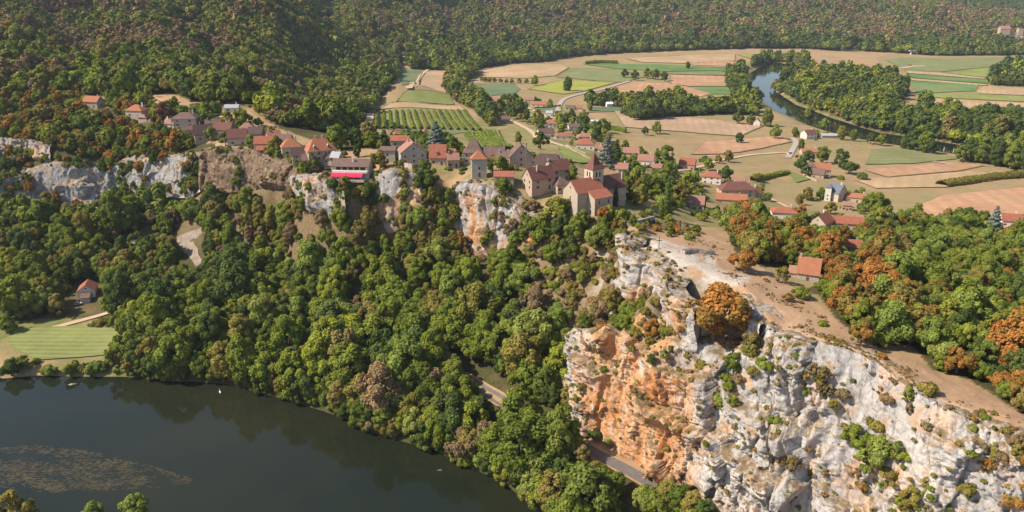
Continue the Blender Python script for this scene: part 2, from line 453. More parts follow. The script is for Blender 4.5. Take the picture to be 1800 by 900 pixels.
# distance to cliff lines (so that they stay sharp) and to the water edges
def dist_poly(x, y, pl):
    d = np.full(x.shape, 1e9)
    for a, b in zip(pl[:-1], pl[1:]):
        ax, ay, bx, by = a[0], a[1], b[0], b[1]
        L = (bx - ax) ** 2 + (by - ay) ** 2 + 1e-9
        t = np.clip(((x - ax) * (bx - ax) + (y - ay) * (by - ay)) / L, 0, 1)
        d = np.minimum(d, np.hypot(x - ax - t * (bx - ax), y - ay - t * (by - ay)))
    return d
near = YY < 720
keep = np.zeros_like(ZZ)
dc = np.full(ZZ.shape, 1e9)
for c in CLIFFS.values():
    for pl in (c['tops'], c['feet']):
        dc[near] = np.minimum(dc[near], dist_poly(XX[near], YY[near], pl))
keep = np.clip(1 - (dc - 3) / 12, 0, 1)
for it in range(9):
    Zp = np.pad(ZZ, 1, mode='edge')
    av = (Zp[:-2, 1:-1] + Zp[2:, 1:-1] + Zp[1:-1, :-2] + Zp[1:-1, 2:]) / 4
    k = np.maximum(keep, (it >= 2) * (np.abs(ZZ) < 5))      # banks only lightly
    ZZ = ZZ * k + (ZZ * .35 + av * .65) * (1 - k)
PXG, PYG = project(XX, YY, ZZ)
hillm = np.clip((ZZ - 60) / 60, 0, 1) * np.clip((YY - 800) / 300, 0, 1)
nz = fbm(np.stack([XX.ravel() / 260, YY.ravel() / 330, np.zeros(XX.size)], 1), 4).reshape(ZZ.shape)
far_m = np.clip((YY - 1700) / 400, 0, 1) * np.clip((ZZ - 14) / 40, 0, 1) * (1 - .8 * np.clip((PXG - 1450) / 150, 0, 1))
for rav, dp, wd in (([(575, -20, 165), (556, 20, 134), (545, 60, 104), (530, 100, 90), (515, 140, 82), (508, 185, 78)], 32, 42), ([(330, 10, 150), (372, 60, 117), (400, 105, 99), (420, 150, 90)], 28, 44), ([(640, 10, 135), (625, 60, 82), (612, 110, 66), (596, 165, 64)], 26, 46), ([(120, 10, 150), (150, 60, 118), (170, 110, 99)], 24, 45)):
    pl = [at(*q)[:2] for q in rav]
    mm = (YY > 640) & (YY < 2400) & (XX < 0)
    dd = dist_poly(XX[mm], YY[mm], pl)
    ZZ[mm] -= dp * np.exp(-(dd / wd) ** 2) - dp * .12 * np.exp(-((dd - wd * 2) / wd) ** 2)
left_m = np.clip((YY - 780) / 250, 0, 1) * (XX < -150) * np.clip((ZZ - 60) / 40, 0, 1)
ZZ = ZZ + nz * (far_m * 36 + left_m * np.clip((YY - 700) / 40, 0, 14) * 1.35)
nz2 = fbm(np.stack([XX.ravel() / 22, YY.ravel() / 22, np.zeros(XX.size)], 1), 4).reshape(ZZ.shape)
ZZ = ZZ + nz2 * np.clip((ZZ - 3) / 12, 0, 1) * (.35 + .9 * np.clip((ZZ - 30) / 20, 0, 1) * (YY < 760))

def zat(x, y):
    x = np.asarray(x, float); y = np.asarray(y, float)
    u = (x / y - R0) / (R1 - R0) * (NR - 1); v = (np.log(y) - GL[0]) / (GL[-1] - GL[0]) * (NY - 1)
    u = np.clip(u, 0, NR - 1.001); v = np.clip(v, 0, NY - 1.001)
    i = u.astype(int); j = v.astype(int); fu = u - i; fv = v - j
    return (ZZ[j, i] * (1 - fu) + ZZ[j, i + 1] * fu) * (1 - fv) + (ZZ[j + 1, i] * (1 - fu) + ZZ[j + 1, i + 1] * fu) * fv

_HY = np.exp(np.linspace(math.log(100), math.log(5000), 2600))
def hit(px, py):
    "first ground point on the sight line through a photo pixel"
    r, k = ratio(px, py)
    zr = H - k * _HY
    below = zr <= zat(r * _HY, _HY)
    j = int(np.argmax(below)) if below.any() else len(_HY) - 1
    if j > 0:
        a, b = _HY[j - 1], _HY[j]
        for _ in range(12):
            m = (a + b) / 2
            if H - k * m <= float(zat(r * m, m)): b = m
            else: a = m
        Y = b
    else: Y = _HY[0]
    x = r * Y
    return Vector((x, Y, float(zat(x, Y))))
# ------------------------------------------------------------------ where woods stand (photo pixels of the ground)
POLY = {
 'bank_wood': [(222, 664), (300, 672), (380, 678), (430, 688), (500, 708), (560, 726), (610, 744), (640, 764), (700, 781), (760, 797), (830, 833), (880, 853), (930, 898), (1000, 970), (1230, 1010), (1238, 905), (1160, 862), (1030, 792), (1020, 740), (1005, 690), (998, 600), (985, 560), (960, 540), (930, 480), (900, 452), (850, 458), (800, 470), (740, 440), (700, 395), (650, 350), (600, 366), (530, 352), (490, 330), (400, 340), (350, 350), (300, 352), (230, 364), (120, 368), (0, 370), (-320, 374), (-320, 478), (0, 520), (20, 575), (60, 560), (120, 545), (125, 505), (185, 500), (205, 560), (222, 600)],
 'meadow_edge': [(0, 640), (225, 628), (225, 663), (60, 662), (0, 667)],
 'meadow_top': [(95, 562), (225, 550), (225, 577), (100, 577)],
 'scrub': [(700, 398), (740, 352), (800, 345), (812, 440), (850, 458), (880, 440), (940, 425), (960, 395), (1000, 372), (1030, 378), (1075, 385), (1100, 410), (1100, 512), (1160, 530), (1178, 565), (1195, 610), (1250, 632), (1300, 600), (1330, 560), (1345, 585), (1290, 640), (1190, 603), (1060, 580), (1000, 580), (960, 545), (930, 480), (900, 455), (850, 460), (800, 472), (740, 442)],
 'left_hill': [(-420, -90), (735, -90), (703, 112), (690, 150), (652, 196), (640, 214), (628, 236), (600, 262), (565, 252), (530, 240), (492, 226), (474, 206), (440, 186), (400, 182), (385, 193), (340, 178), (310, 167), (262, 166), (230, 172), (130, 168), (0, 172), (-420, 175)],
 'village_left': [(180, 178), (262, 170), (268, 186), (320, 189), (380, 196), (395, 214), (440, 232), (480, 240), (500, 250), (400, 252), (350, 240), (300, 222), (230, 210)],
 'far_hill': [(703, -90), (2500, -90), (2500, 50), (1800, 64), (1764, 62), (1790, 88), (1900, 90), (1900, 97), (1640, 98), (1560, 92), (1480, 90), (1400, 85), (1300, 86), (1200, 89), (1100, 93), (1000, 100), (950, 110), (900, 112), (850, 119), (800, 125), (720, 122)],
 'cliff_top_left': [(-300, 170), (0, 175), (130, 160), (150, 195), (225, 185), (250, 212), (300, 222), (345, 250), (380, 252), (360, 275), (300, 272), (230, 280), (190, 290), (150, 288), (100, 285), (60, 298), (0, 308), (-300, 300)],
 'right_wood': [(1300, 372), (1345, 378), (1420, 400), (1520, 405), (1600, 392), (1700, 400), (1760, 402), (1800, 408), (2300, 440), (2500, 800), (1900, 790), (1790, 722), (1700, 665), (1640, 650), (1600, 605), (1545, 610), (1500, 585), (1470, 560), (1440, 520), (1410, 510), (1450, 495), (1440, 480), (1390, 470), (1340, 470), (1290, 440), (1280, 400)],
 'lip_scrub': [(1100, 388), (1200, 395), (1235, 412), (1215, 425), (1160, 412), (1110, 404)],
 'river_wood': [(1396, 124), (1376, 147), (1372, 159), (1386, 169), (1406, 182), (1429, 190), (1465, 204), (1520, 225), (1550, 233), (1620, 243), (1700, 256), (1780, 268), (1880, 280), (2200, 300), (2200, 225), (1800, 212), (1760, 205), (1700, 210), (1640, 205), (1600, 205), (1560, 195), (1578, 180), (1590, 165), (1570, 140), (1480, 130), (1420, 122)],
 'near_river_wood': [(1692, 282), (1780, 296), (1880, 309), (2200, 340), (2200, 306), (1880, 280), (1780, 268), (1710, 262)],
 'scrub_left': [(525, 322), (600, 368), (650, 352), (700, 398), (745, 445), (800, 470), (812, 440), (800, 345), (740, 350), (690, 398), (655, 350), (610, 332)],
 'village_core': [(690, 258), (800, 258), (900, 266), (1005, 298), (1000, 322), (870, 312), (800, 302), (690, 292)],
 'river_left_wood': [(1278, 128), (1306, 122), (1308, 150), (1318, 172), (1332, 188), (1326, 194), (1292, 180), (1280, 150)],
 'river_top_wood': [(1316, 122), (1345, 112), (1394, 110), (1420, 112), (1420, 105), (1360, 104), (1325, 110)],
 'mid_wood': [(1096, 205), (1105, 196), (1180, 194), (1270, 190), (1330, 196), (1325, 203), (1270, 200), (1190, 206), (1120, 212)],
 'mid_hedge': [(1030, 182), (1085, 177), (1200, 172), (1205, 182), (1100, 186), (1040, 187)],
 'stream_wood': [(786, 128), (835, 120), (838, 132), (812, 145), (815, 160), (850, 180), (880, 205), (862, 224), (838, 196), (805, 180), (788, 165)],
 'hamlet_wood': [(840, 190), (905, 180), (930, 184), (920, 205), (950, 215), (1000, 210), (1040, 222), (1085, 245), (1050, 262), (1000, 250), (950, 240), (900, 215), (860, 215)],
 'village_back': [(640, 250), (740, 250), (790, 254), (800, 264), (750, 268), (700, 262), (640, 262), (600, 266), (570, 262)],
 'east_gardens': [(1100, 262), (1150, 288), (1200, 300), (1230, 330), (1230, 360), (1300, 378), (1290, 400), (1240, 392), (1180, 385), (1100, 385), (1085, 345), (1100, 320), (1070, 285)],
 'copse_right': [(1735, 145), (1760, 130), (1900, 128), (1900, 155), (1800, 153), (1745, 150)],
}
BARE = [(1110, 405), (1290, 412), (1340, 470), (1410, 515), (1470, 560), (1550, 605), (1640, 655), (1800, 725), (1950, 790), (1950, 850), (1800, 772), (1680, 722), (1590, 690), (1480, 610), (1360, 590), (1310, 530), (1220, 540), (1160, 480), (1105, 430)]
FOREST_FLOOR = ['village_left', 'bank_wood', 'left_hill', 'far_hill', 'cliff_top_left', 'right_wood', 'river_wood', 'near_river_wood', 'river_left_wood', 'river_top_wood', 'mid_wood', 'stream_wood', 'village_back']

# ------------------------------------------------------------------ ground sheet
PXG, PYG = project(XX, YY, ZZ)
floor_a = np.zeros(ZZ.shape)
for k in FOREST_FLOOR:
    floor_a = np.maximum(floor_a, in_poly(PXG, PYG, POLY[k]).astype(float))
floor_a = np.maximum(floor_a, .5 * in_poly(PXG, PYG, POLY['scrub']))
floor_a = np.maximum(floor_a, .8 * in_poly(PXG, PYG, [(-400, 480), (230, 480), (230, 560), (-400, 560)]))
grass_a = np.zeros(ZZ.shape)
mm = (YY > 620) & (YY < 1900) & (XX > 0)
dr_ = np.minimum(dist_poly(XX[mm], YY[mm], [p[:2] for p in RLW]), dist_poly(XX[mm], YY[mm], [p[:2] for p in RRW]))
grass_a[mm] = np.clip(1.3 - dr_ / 26, 0, 1)
for w, q in ((1.0, [(-400, 560), (230, 545), (230, 680), (-400, 700)]), (.9, [(840, 178), (935, 170), (1040, 205), (1100, 240), (1060, 285), (1000, 300), (900, 270), (840, 240)]), (.8, [(640, 235), (820, 232), (1010, 300), (1000, 345), (690, 296)]), (.8, [(1080, 290), (1240, 300), (1330, 350), (1560, 395), (1560, 420), (1300, 400), (1090, 400)]),
             (.5, [(1380, 205), (1560, 255), (1520, 275), (1400, 240)]), (.34, [(1060, 185), (1380, 190), (1560, 260), (1900, 320), (1900, 410), (1300, 340), (1080, 290)]), (.4, [(850, 100), (1280, 92), (1290, 190), (850, 190)]), (.5, [(1540, 98), (1900, 98), (1900, 210), (1560, 210)]), (.55, [(1060, 210), (1240, 215), (1320, 235), (1200, 245), (1090, 240)]), (.5, [(1290, 268), (1420, 285), (1420, 320), (1330, 330), (1280, 300)])):
    grass_a = np.maximum(grass_a, w * in_poly(PXG, PYG, q))
outc = in_poly(PXG, PYG, POLY['scrub']) * np.clip(fbm(np.stack([XX.ravel() / 9, YY.ravel() / 9, ZZ.ravel() / 14], 1), 3).reshape(ZZ.shape) * 3 - .35, 0, .9)
rock_a = in_poly(PXG, PYG, [(1112, 408), (1150, 416), (1215, 438), (1262, 446), (1255, 470), (1320, 486), (1316, 498), (1280, 505), (1225, 520), (1190, 512), (1180, 480), (1150, 455), (1105, 440)]).astype(float)
scree = .0 * rock_a

m, nt, out = new_mat('ground'); t = NT(nt)
p = t.pos()
n1 = t.noise(p, .012, 6); n2 = t.noise(p, .11, 6, .65); n3 = t.noise(p, .9, 4, .7); n4 = t.noise(p, .035, 5)
dry = t.mix(t.mapr(n2, .35, .68), (.33, .225, .125), (.42, .27, .155))
dry = t.mix(t.mapr(n1, .46, .64), dry, (.275, .22, .11))
dry = t.mix(t.mapr(n4, .55, .72), dry, (.42, .25, .15))
dry = t.mix(t.math('MULTIPLY', t.mapr(n3, .45, .75), .55), dry, (.19, .135, .07))
grs = t.mix(t.mapr(n2, .35, .65), (.125, .145, .045), (.215, .205, .075))
dry = t.mix(t.math('MULTIPLY', t.attr('grass'), t.mapr(n4, .30, .62)), dry, grs)
dry = t.mix(t.attr('bare'), dry, t.mix(t.mapr(t.math('ADD', t.math('MULTIPLY', n2, .5), t.math('MULTIPLY', n3, .5)), .36, .64), (.30, .185, .105), (.46, .305, .195)))
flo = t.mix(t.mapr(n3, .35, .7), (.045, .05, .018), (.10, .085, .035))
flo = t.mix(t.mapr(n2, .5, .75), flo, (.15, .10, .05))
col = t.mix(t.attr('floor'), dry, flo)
rk = t.mix(t.mapr(n3, .35, .7), (.38, .33, .28), (.52, .48, .43))
rk = t.mix(t.mapr(n2, .52, .66), rk, (.36, .225, .12))
col = t.mix(t.math('MULTIPLY', t.attr('rock'), t.mapr(t.noise(p, .16, 5), .38, .5)), col, rk)
# bare slopes
sl = t.n('ShaderNodeSeparateXYZ'); nt.links.new(t.n('ShaderNodeNewGeometry').outputs['Normal'], sl.inputs[0])
steep = t.mapr(sl.outputs[2], .78, .6)
brk = t.mix(t.mapr(n3, .4, .65), (.12, .095, .048), (.27, .175, .105))
brk = t.mix(t.math('MULTIPLY', t.attr('rock'), t.mapr(n2, .3, .6)), brk, (.40, .335, .275))
col = t.mix(t.math('MULTIPLY', steep, t.mapr(sl.outputs[2], .2, .3)), col, brk)
bmp = t.bump(t.math('ADD', n3, t.math('MULTIPLY', n2, 2.0)), .6, .5)
t.bsdf(out, col, .95, .1, bmp)
M_GROUND = m
idx = np.arange(NR * NY).reshape(NY, NR)
quads = np.stack([idx[:-1, :-1], idx[:-1, 1:], idx[1:, 1:], idx[1:, :-1]], -1).reshape(-1, 4)
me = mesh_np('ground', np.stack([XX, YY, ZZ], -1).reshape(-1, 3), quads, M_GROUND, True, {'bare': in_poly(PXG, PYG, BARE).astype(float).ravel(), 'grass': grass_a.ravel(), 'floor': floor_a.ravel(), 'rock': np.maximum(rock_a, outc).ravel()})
tag(link('ground', me), kind='structure')

# ------------------------------------------------------------------ water: one sheet, the terrain rises out of it
m, nt, out = new_mat('river_water'); t = NT(nt)
p = t.pos()
w1 = t.noise(t.scale(p, (1, 1.6, 1)), .45, 5, .65); w2 = t.noise(p, .03, 3)
b = t.bump(t.math('ADD', w1, t.math('MULTIPLY', w2, 3.0)), .035, .35)
colw = t.mix(t.mapr(t.noise(p, .012, 3), .4, .65), (.012, .017, .010), (.022, .024, .012))
bs = t.bsdf(out, colw, .035, .5, b)
bs.inputs['IOR'].default_value = 1.33
M_WATER = m
mb = MB(); mb.add([(-6400, -400, 0), (6400, -400, 0), (6400, 5600, 0), (-6400, 5600, 0)], [(0, 1, 2, 3)])
tag(mb.build('river_water', M_WATER), kind='structure')

# ------------------------------------------------------------------ cliffs: dense rock faces
m, nt, out = new_mat('limestone'); t = NT(nt)
p = t.pos()
va = t.noise(t.scale(p, (.16, .16, .05)), 1.0, 6, .6)
vb = t.noise(p, .5, 6, .7); vc = t.noise(p, .06, 4)
strk = t.noise(t.scale(p, (.9, .9, .07)), 1.0, 5, .6)
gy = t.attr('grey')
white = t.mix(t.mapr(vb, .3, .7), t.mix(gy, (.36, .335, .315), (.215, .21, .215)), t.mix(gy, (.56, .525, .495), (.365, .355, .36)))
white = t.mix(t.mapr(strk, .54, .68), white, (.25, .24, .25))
white = t.mix(t.mapr(t.noise(p, .13, 6), .54, .66), white, (.47, .33, .22))
och = t.mix(t.mapr(va, .36, .62), (.55, .35, .21), (.50, .22, .08))
och = t.mix(t.mapr(t.noise(t.scale(p, (.3, .3, .08)), 1.0, 5), .56, .70), och, (.55, .51, .47))
och = t.mix(t.mapr(t.noise(p, .15, 3), .68, .75), och, (.42, .12, .04))
st = t.math('ADD', t.attr('stain'), t.mapr(vc, .3, .7, -.30, .30))
col = t.mix(t.mapr(t.math('ADD', st, t.mapr(t.noise(t.scale(p, (.11, .11, .04)), 1.0, 5, .6), .3, .7, -.22, .22)), .26, .66), white, och)
dkst = t.math('MULTIPLY', t.mapr(t.noise(t.scale(p, (.55, .55, .035)), 1.0, 5, .6), .56, .68), .6)
col = t.mix(dkst, col, (.20, .19, .195))
sl = t.n('ShaderNodeSeparateXYZ'); nt.links.new(t.n('ShaderNodeNewGeometry').outputs['Normal'], sl.inputs[0])
grass = t.mix(t.mapr(vb, .35, .65), (.12, .10, .045), (.25, .16, .085))
gm = t.math('MULTIPLY', t.mapr(sl.outputs[2], .50, .72), t.mapr(t.math('ADD', t.math('MULTIPLY', t.noise(p, .3, 5, .7), .65), t.math('MULTIPLY', vb, .35)), .42, .54))
col = t.mix(gm, col, grass)
wrp = t.n('ShaderNodeTexNoise'); nt.links.new(p, wrp.inputs['Vector']); wrp.inputs['Scale'].default_value = .35; wrp.inputs['Detail'].default_value = 4
wv = t.n('ShaderNodeVectorMath'); wv.operation = 'MULTIPLY_ADD'; nt.links.new(wrp.outputs['Color'], wv.inputs[0]); wv.inputs[1].default_value = (3.5, 3.5, 3.5); nt.links.new(p, wv.inputs[2])
crk, = [t.voronoi(t.scale(wv.outputs[0], (.30, .30, .11)), 1.0, 'DISTANCE_TO_EDGE')]
col = t.mix(t.math('MULTIPLY', t.mapr(crk, .0, .045, .85, 0), t.mapr(t.noise(p, .09, 3), .42, .58)), col, (.12, .10, .09))
bmp = t.bump(t.math('ADD', t.math('MULTIPLY', vb, 1.0), t.math('MULTIPLY', t.mapr(crk, 0, .1), .3)), .7, .45)
t.bsdf(out, col, .95, .1, bmp)
M_ROCK = m
m, nt, out = new_mat('earth_rock'); t = NT(nt)
p = t.pos()
vb = t.noise(p, .35, 6, .7); va = t.noise(t.scale(p, (.25, .25, .1)), 1.0, 5)
col = t.mix(t.mapr(vb, .35, .68), (.085, .06, .04), (.27, .185, .125))
col = t.mix(t.mapr(va, .56, .72), col, (.33, .28, .235))
t.bsdf(out, col, .95, .1, t.bump(vb, .7, .8))
M_EARTH = m

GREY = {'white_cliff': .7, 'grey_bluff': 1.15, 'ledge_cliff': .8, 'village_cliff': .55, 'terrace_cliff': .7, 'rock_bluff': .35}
CLIFF_SURF = {}
def build_cliff(nm, c):
    tops, feet, cols = c['tops'], c['feet'], c['cols']
    mid = [(a + b) / 2 for a, b in zip(tops, feet)]
    s = [0.0]
    for a, b in zip(mid[:-1], mid[1:]): s.append(s[-1] + (b - a).length)
    L = s[-1]; n = max(8, int(L / c['step'])); ss = np.linspace(0, L, n)
    def interp(arr): return np.stack([np.interp(ss, s, [q[k] for q in arr]) for k in range(3)], 1)
    def smooth(a, it):
        for _ in range(it):
            a = np.concatenate([a[:1], (a[:-2] + 2 * a[1:-1] + a[2:]) / 4, a[-1:]])
        return a
    T = smooth(interp(tops), 10); B = smooth(interp(feet), 10)
    st = np.interp(ss, s, [q[5] for q in cols])
    hgt = np.linalg.norm(T - B, axis=1)
    rows = max(10, int(hgt.max() / c['step'])); 
    tan = np.gradient((T + B) / 2, axis=0); tan = smooth(tan, 12); tan[:, 2] = 0; tan /= np.linalg.norm(tan, axis=1)[:, None]
    nrm = np.stack([tan[:, 1], -tan[:, 0], np.zeros(n)], 1)
    sg = np.sign(((B - T) * nrm).sum(1).mean()) or 1
    nrm *= sg
    top_in, bot = 12, 5
    V = []; D = []; S = []
    pr = np.linspace(0, 1, rows)
    # profile: steep, with two or three ledges that wander along the face
    for k in range(top_in):
        f = (top_in - k) / top_in
        q = T - nrm * (f * 7.0)
        q[:, 2] = np.maximum(zat(q[:, 0], q[:, 1]), T[:, 2] - 1.2) + .12 - f * .5
        V.append(q); D.append(np.full(n, (1 - f) * .5)); S.append(st * .6)
    for v in pr:
        q = T + (B - T) * v
        V.append(q); D.append(np.full(n, 1.0) * (min(1, .5 + v * 8))); S.append(st * (.75 + .35 * v))
    for k in range(1, bot + 1):
        q = B + nrm * (.5 * k); q = q.copy(); q[:, 2] -= k * .9
        V.append(q); D.append(np.full(n, max(0, 1 - k * .2))); S.append(st)
    nr = len(V)
    V = np.concatenate(V); D = np.concatenate(D); S = np.concatenate(S); N = np.tile(nrm, (nr, 1))
    A = c['amp']
    big = fbm(V * np.array([1 / 46, 1 / 46, 1 / 120]), 2)
    ch = 1 - np.abs(fbm(V * np.array([1 / 15, 1 / 15, 1 / 90]) + 40, 2)) * 2
    wav = fbm(np.stack([V[:, 0] / 26, V[:, 1] / 26, V[:, 2] / 40], 1) + 9, 3)
    per = 17.0 * (.5 + .5 * A)
    zz = (V[:, 2] + wav * 8.0 + V[:, 0] * .12) / per
    fr = zz - np.floor(zz); lay = _cell[(np.floor(zz).astype(int) * 7 + 3) & 511, 3]
    ledge = (np.where(fr < .82, fr / .82, (1 - fr) / .18) - .5) * (.55 + lay) * np.clip(.6 + wav * 1.5, 0, 1.3)
    q1 = V + 2.0 * np.stack([fbm(V / 9, 2), fbm(V / 9 + 31, 2), fbm(V / 9 + 57, 2)], 1)
    b1, e1 = cells(q1 / np.array([14.0, 14.0, 40.0]))
    b2, e2 = cells(q1 / np.array([3.8, 3.8, 8.5]))
    b3, e3 = cells(V / np.array([1.6, 1.6, 1.2]))
    bed = fbm(np.stack([V[:, 0] / 30, V[:, 1] / 30, V[:, 2] / 1.7 + wav * 3], 1), 2)
    fine = fbm(V / 3.0, 4); mic = fbm(V / .9, 3)
    rough = np.clip(.40 + fbm(V / 22 + 77, 2) * 1.7, .04, 1.3)
    d = (big * 8.0 + ledge * 6.4 - np.clip(ch - .80, 0, 1) * 17.0 + (b1 - .5) * 5.6 + (b2 - .5) * (.25 + 1.15 * rough) + ((b3 - .5) * .65 + fine * .6 + bed * .6 + mic * .2) * (.25 + rough) - np.clip(.05 - e1, 0, 1) * 20 - np.clip(.03 - e2, 0, 1) * 8 * rough) * A
    dd_ = d + c['bias'] * 1.2 + .8 * A
    d = 1.0 + .8 * A + np.where(dd_ > 12, dd_, np.log1p(np.exp(np.minimum(dd_, 12) / 1.3)) * 1.3) + ((b2 - .5) * .5 + fine * .5 + mic * .15) * A
    if nm == 'river_cliff':
        ct_ = np.tile(np.clip(.22 + .78 * (ss - 4) / 26, .22, 1), nr); D = D * ct_
    V2 = V + N * (d * D)[:, None]
    V2[:, 2] += D * (fine * .8 + (b2 - .5) * .9) * A * .6
    idx = np.arange(nr * n).reshape(nr, n)
    q = np.stack([idx[:-1, :-1], idx[1:, :-1], idx[1:, 1:], idx[:-1, 1:]], -1).reshape(-1, 4)
    if sg < 0: q = q[:, ::-1]
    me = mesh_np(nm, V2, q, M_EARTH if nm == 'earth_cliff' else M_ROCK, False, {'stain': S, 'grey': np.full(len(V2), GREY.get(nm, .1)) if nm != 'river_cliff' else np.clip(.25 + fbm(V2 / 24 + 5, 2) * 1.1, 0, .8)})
    o = tag(link(nm, me), kind='structure')
    CLIFF_SURF[nm] = (V2.reshape(nr, n, 3), nrm, top_in)
    return o
for nm, c in CLIFFS.items():
    build_cliff(nm, c)

# ------------------------------------------------------------------ fields: sheets lying on the plain
def drape(poly_px, lift=None, world=False, cell=None):
    ring = poly_px if world else [tuple(hit(x, y))[:2] for x, y in poly_px]
    xs = [p[0] for p in ring]; ys = [p[1] for p in ring]
    cell = cell or max(4.0, max(max(xs) - min(xs), max(ys) - min(ys)) / 28)
    vs = []
    es = []
    k = len(ring)
    for i in range(k):
        a = Vector(ring[i]); b = Vector(ring[(i + 1) % k]); n = max(1, int((b - a).length / cell))
        for j in range(n): vs.append(a + (b - a) * (j / n))
    es = [(i, (i + 1) % len(vs)) for i in range(len(vs))]
    gx = np.arange(min(xs) + cell / 2, max(xs), cell); gy = np.arange(min(ys) + cell / 2, max(ys), cell)
    gX, gY = np.meshgrid(gx, gy)
    ins = in_poly(gX.ravel(), gY.ravel(), ring)
    vs += [Vector((x, y)) for x, y in zip(gX.ravel()[ins], gY.ravel()[ins])]
    r = geometry.delaunay_2d_cdt(vs, es, [], 1, 1e-4)
    v = np.array([(q.x, q.y) for q in r[0]])
    z = zat(v[:, 0], v[:, 1])
    z = z + (lift if lift is not None else .15 + v[:, 1] * .00035)
    return [(a, b, c) for (a, b), c in zip(v, z)], [list(f) for f in r[2]]

def field_mat(name, c1, c2, row=0.0, ang=0.0, c3=None):
    m, nt, out = new_mat(name); t = NT(nt)
    p = t.pos()
    f = t.math('ADD', t.math('MULTIPLY', t.noise(p, .02, 5, .6), .6), t.math('MULTIPLY', t.noise(p, .16, 5, .7), .4))
    c1 = [x * .86 for x in c1]; c2 = [x * 1.1 for x in c2]
    col = t.mix(t.mapr(f, .38, .62), c1, c2)
    col = t.mix(t.math('MULTIPLY', t.mapr(t.noise(p, .009, 4), .5, .66), .55), col, (.25, .215, .105))
    if row:
        w = t.n('ShaderNodeTexWave'); w.wave_type = 'BANDS'; w.bands_direction = 'X'
        nt.links.new(t.scale(p, (1, 1, 1), (0, 0, ang)), w.inputs['Vector'])
        w.inputs['Scale'].default_value = row; w.inputs['Distortion'].default_value = 1.2; w.inputs['Detail'].default_value = 2; w.inputs['Detail Scale'].default_value = .4
        col = t.mix(t.math('MULTIPLY', w.outputs['Fac'], .45), col, c3 or [x * .6 for x in c1])
    t.bsdf(out, col, .95, .1)
    return m
FM = {
 'tan': field_mat('stubble', (.40, .27, .155), (.47, .32, .19), .03, .5, (.33, .23, .12)),
 'soil': field_mat('bare_soil', (.40, .225, .132), (.47, .275, .165), .022, .2, (.36, .20, .115)),
 'pink': field_mat('pale_soil', (.40, .265, .17), (.46, .31, .20), .03, .16, (.33, .215, .15)),
 'green': field_mat('green_crop', (.085, .17, .045), (.12, .21, .06)),
 'bgreen': field_mat('blue_green_crop', (.115, .175, .085), (.155, .20, .105), .025, 1.2),
 'olive': field_mat('olive_meadow', (.17, .19, .075), (.22, .225, .10), .02, 1.4, (.15, .165, .065)),
 'yellow': field_mat('yellow_crop', (.27, .285, .055), (.33, .32, .07), .02, 1.2, (.22, .25, .05)),
 'lime': field_mat('mown_meadow', (.19, .225, .06), (.235, .255, .075)),
 'vivid': field_mat('vivid_crop', (.075, .19, .055), (.10, .22, .065)),
 'hay': field_mat('cut_hay_meadow', (.165, .20, .045), (.205, .225, .06), .075, math.pi / 2, (.30, .30, .17)),
 'lawn': field_mat('lawn', (.14, .165, .045), (.19, .195, .065)),
}
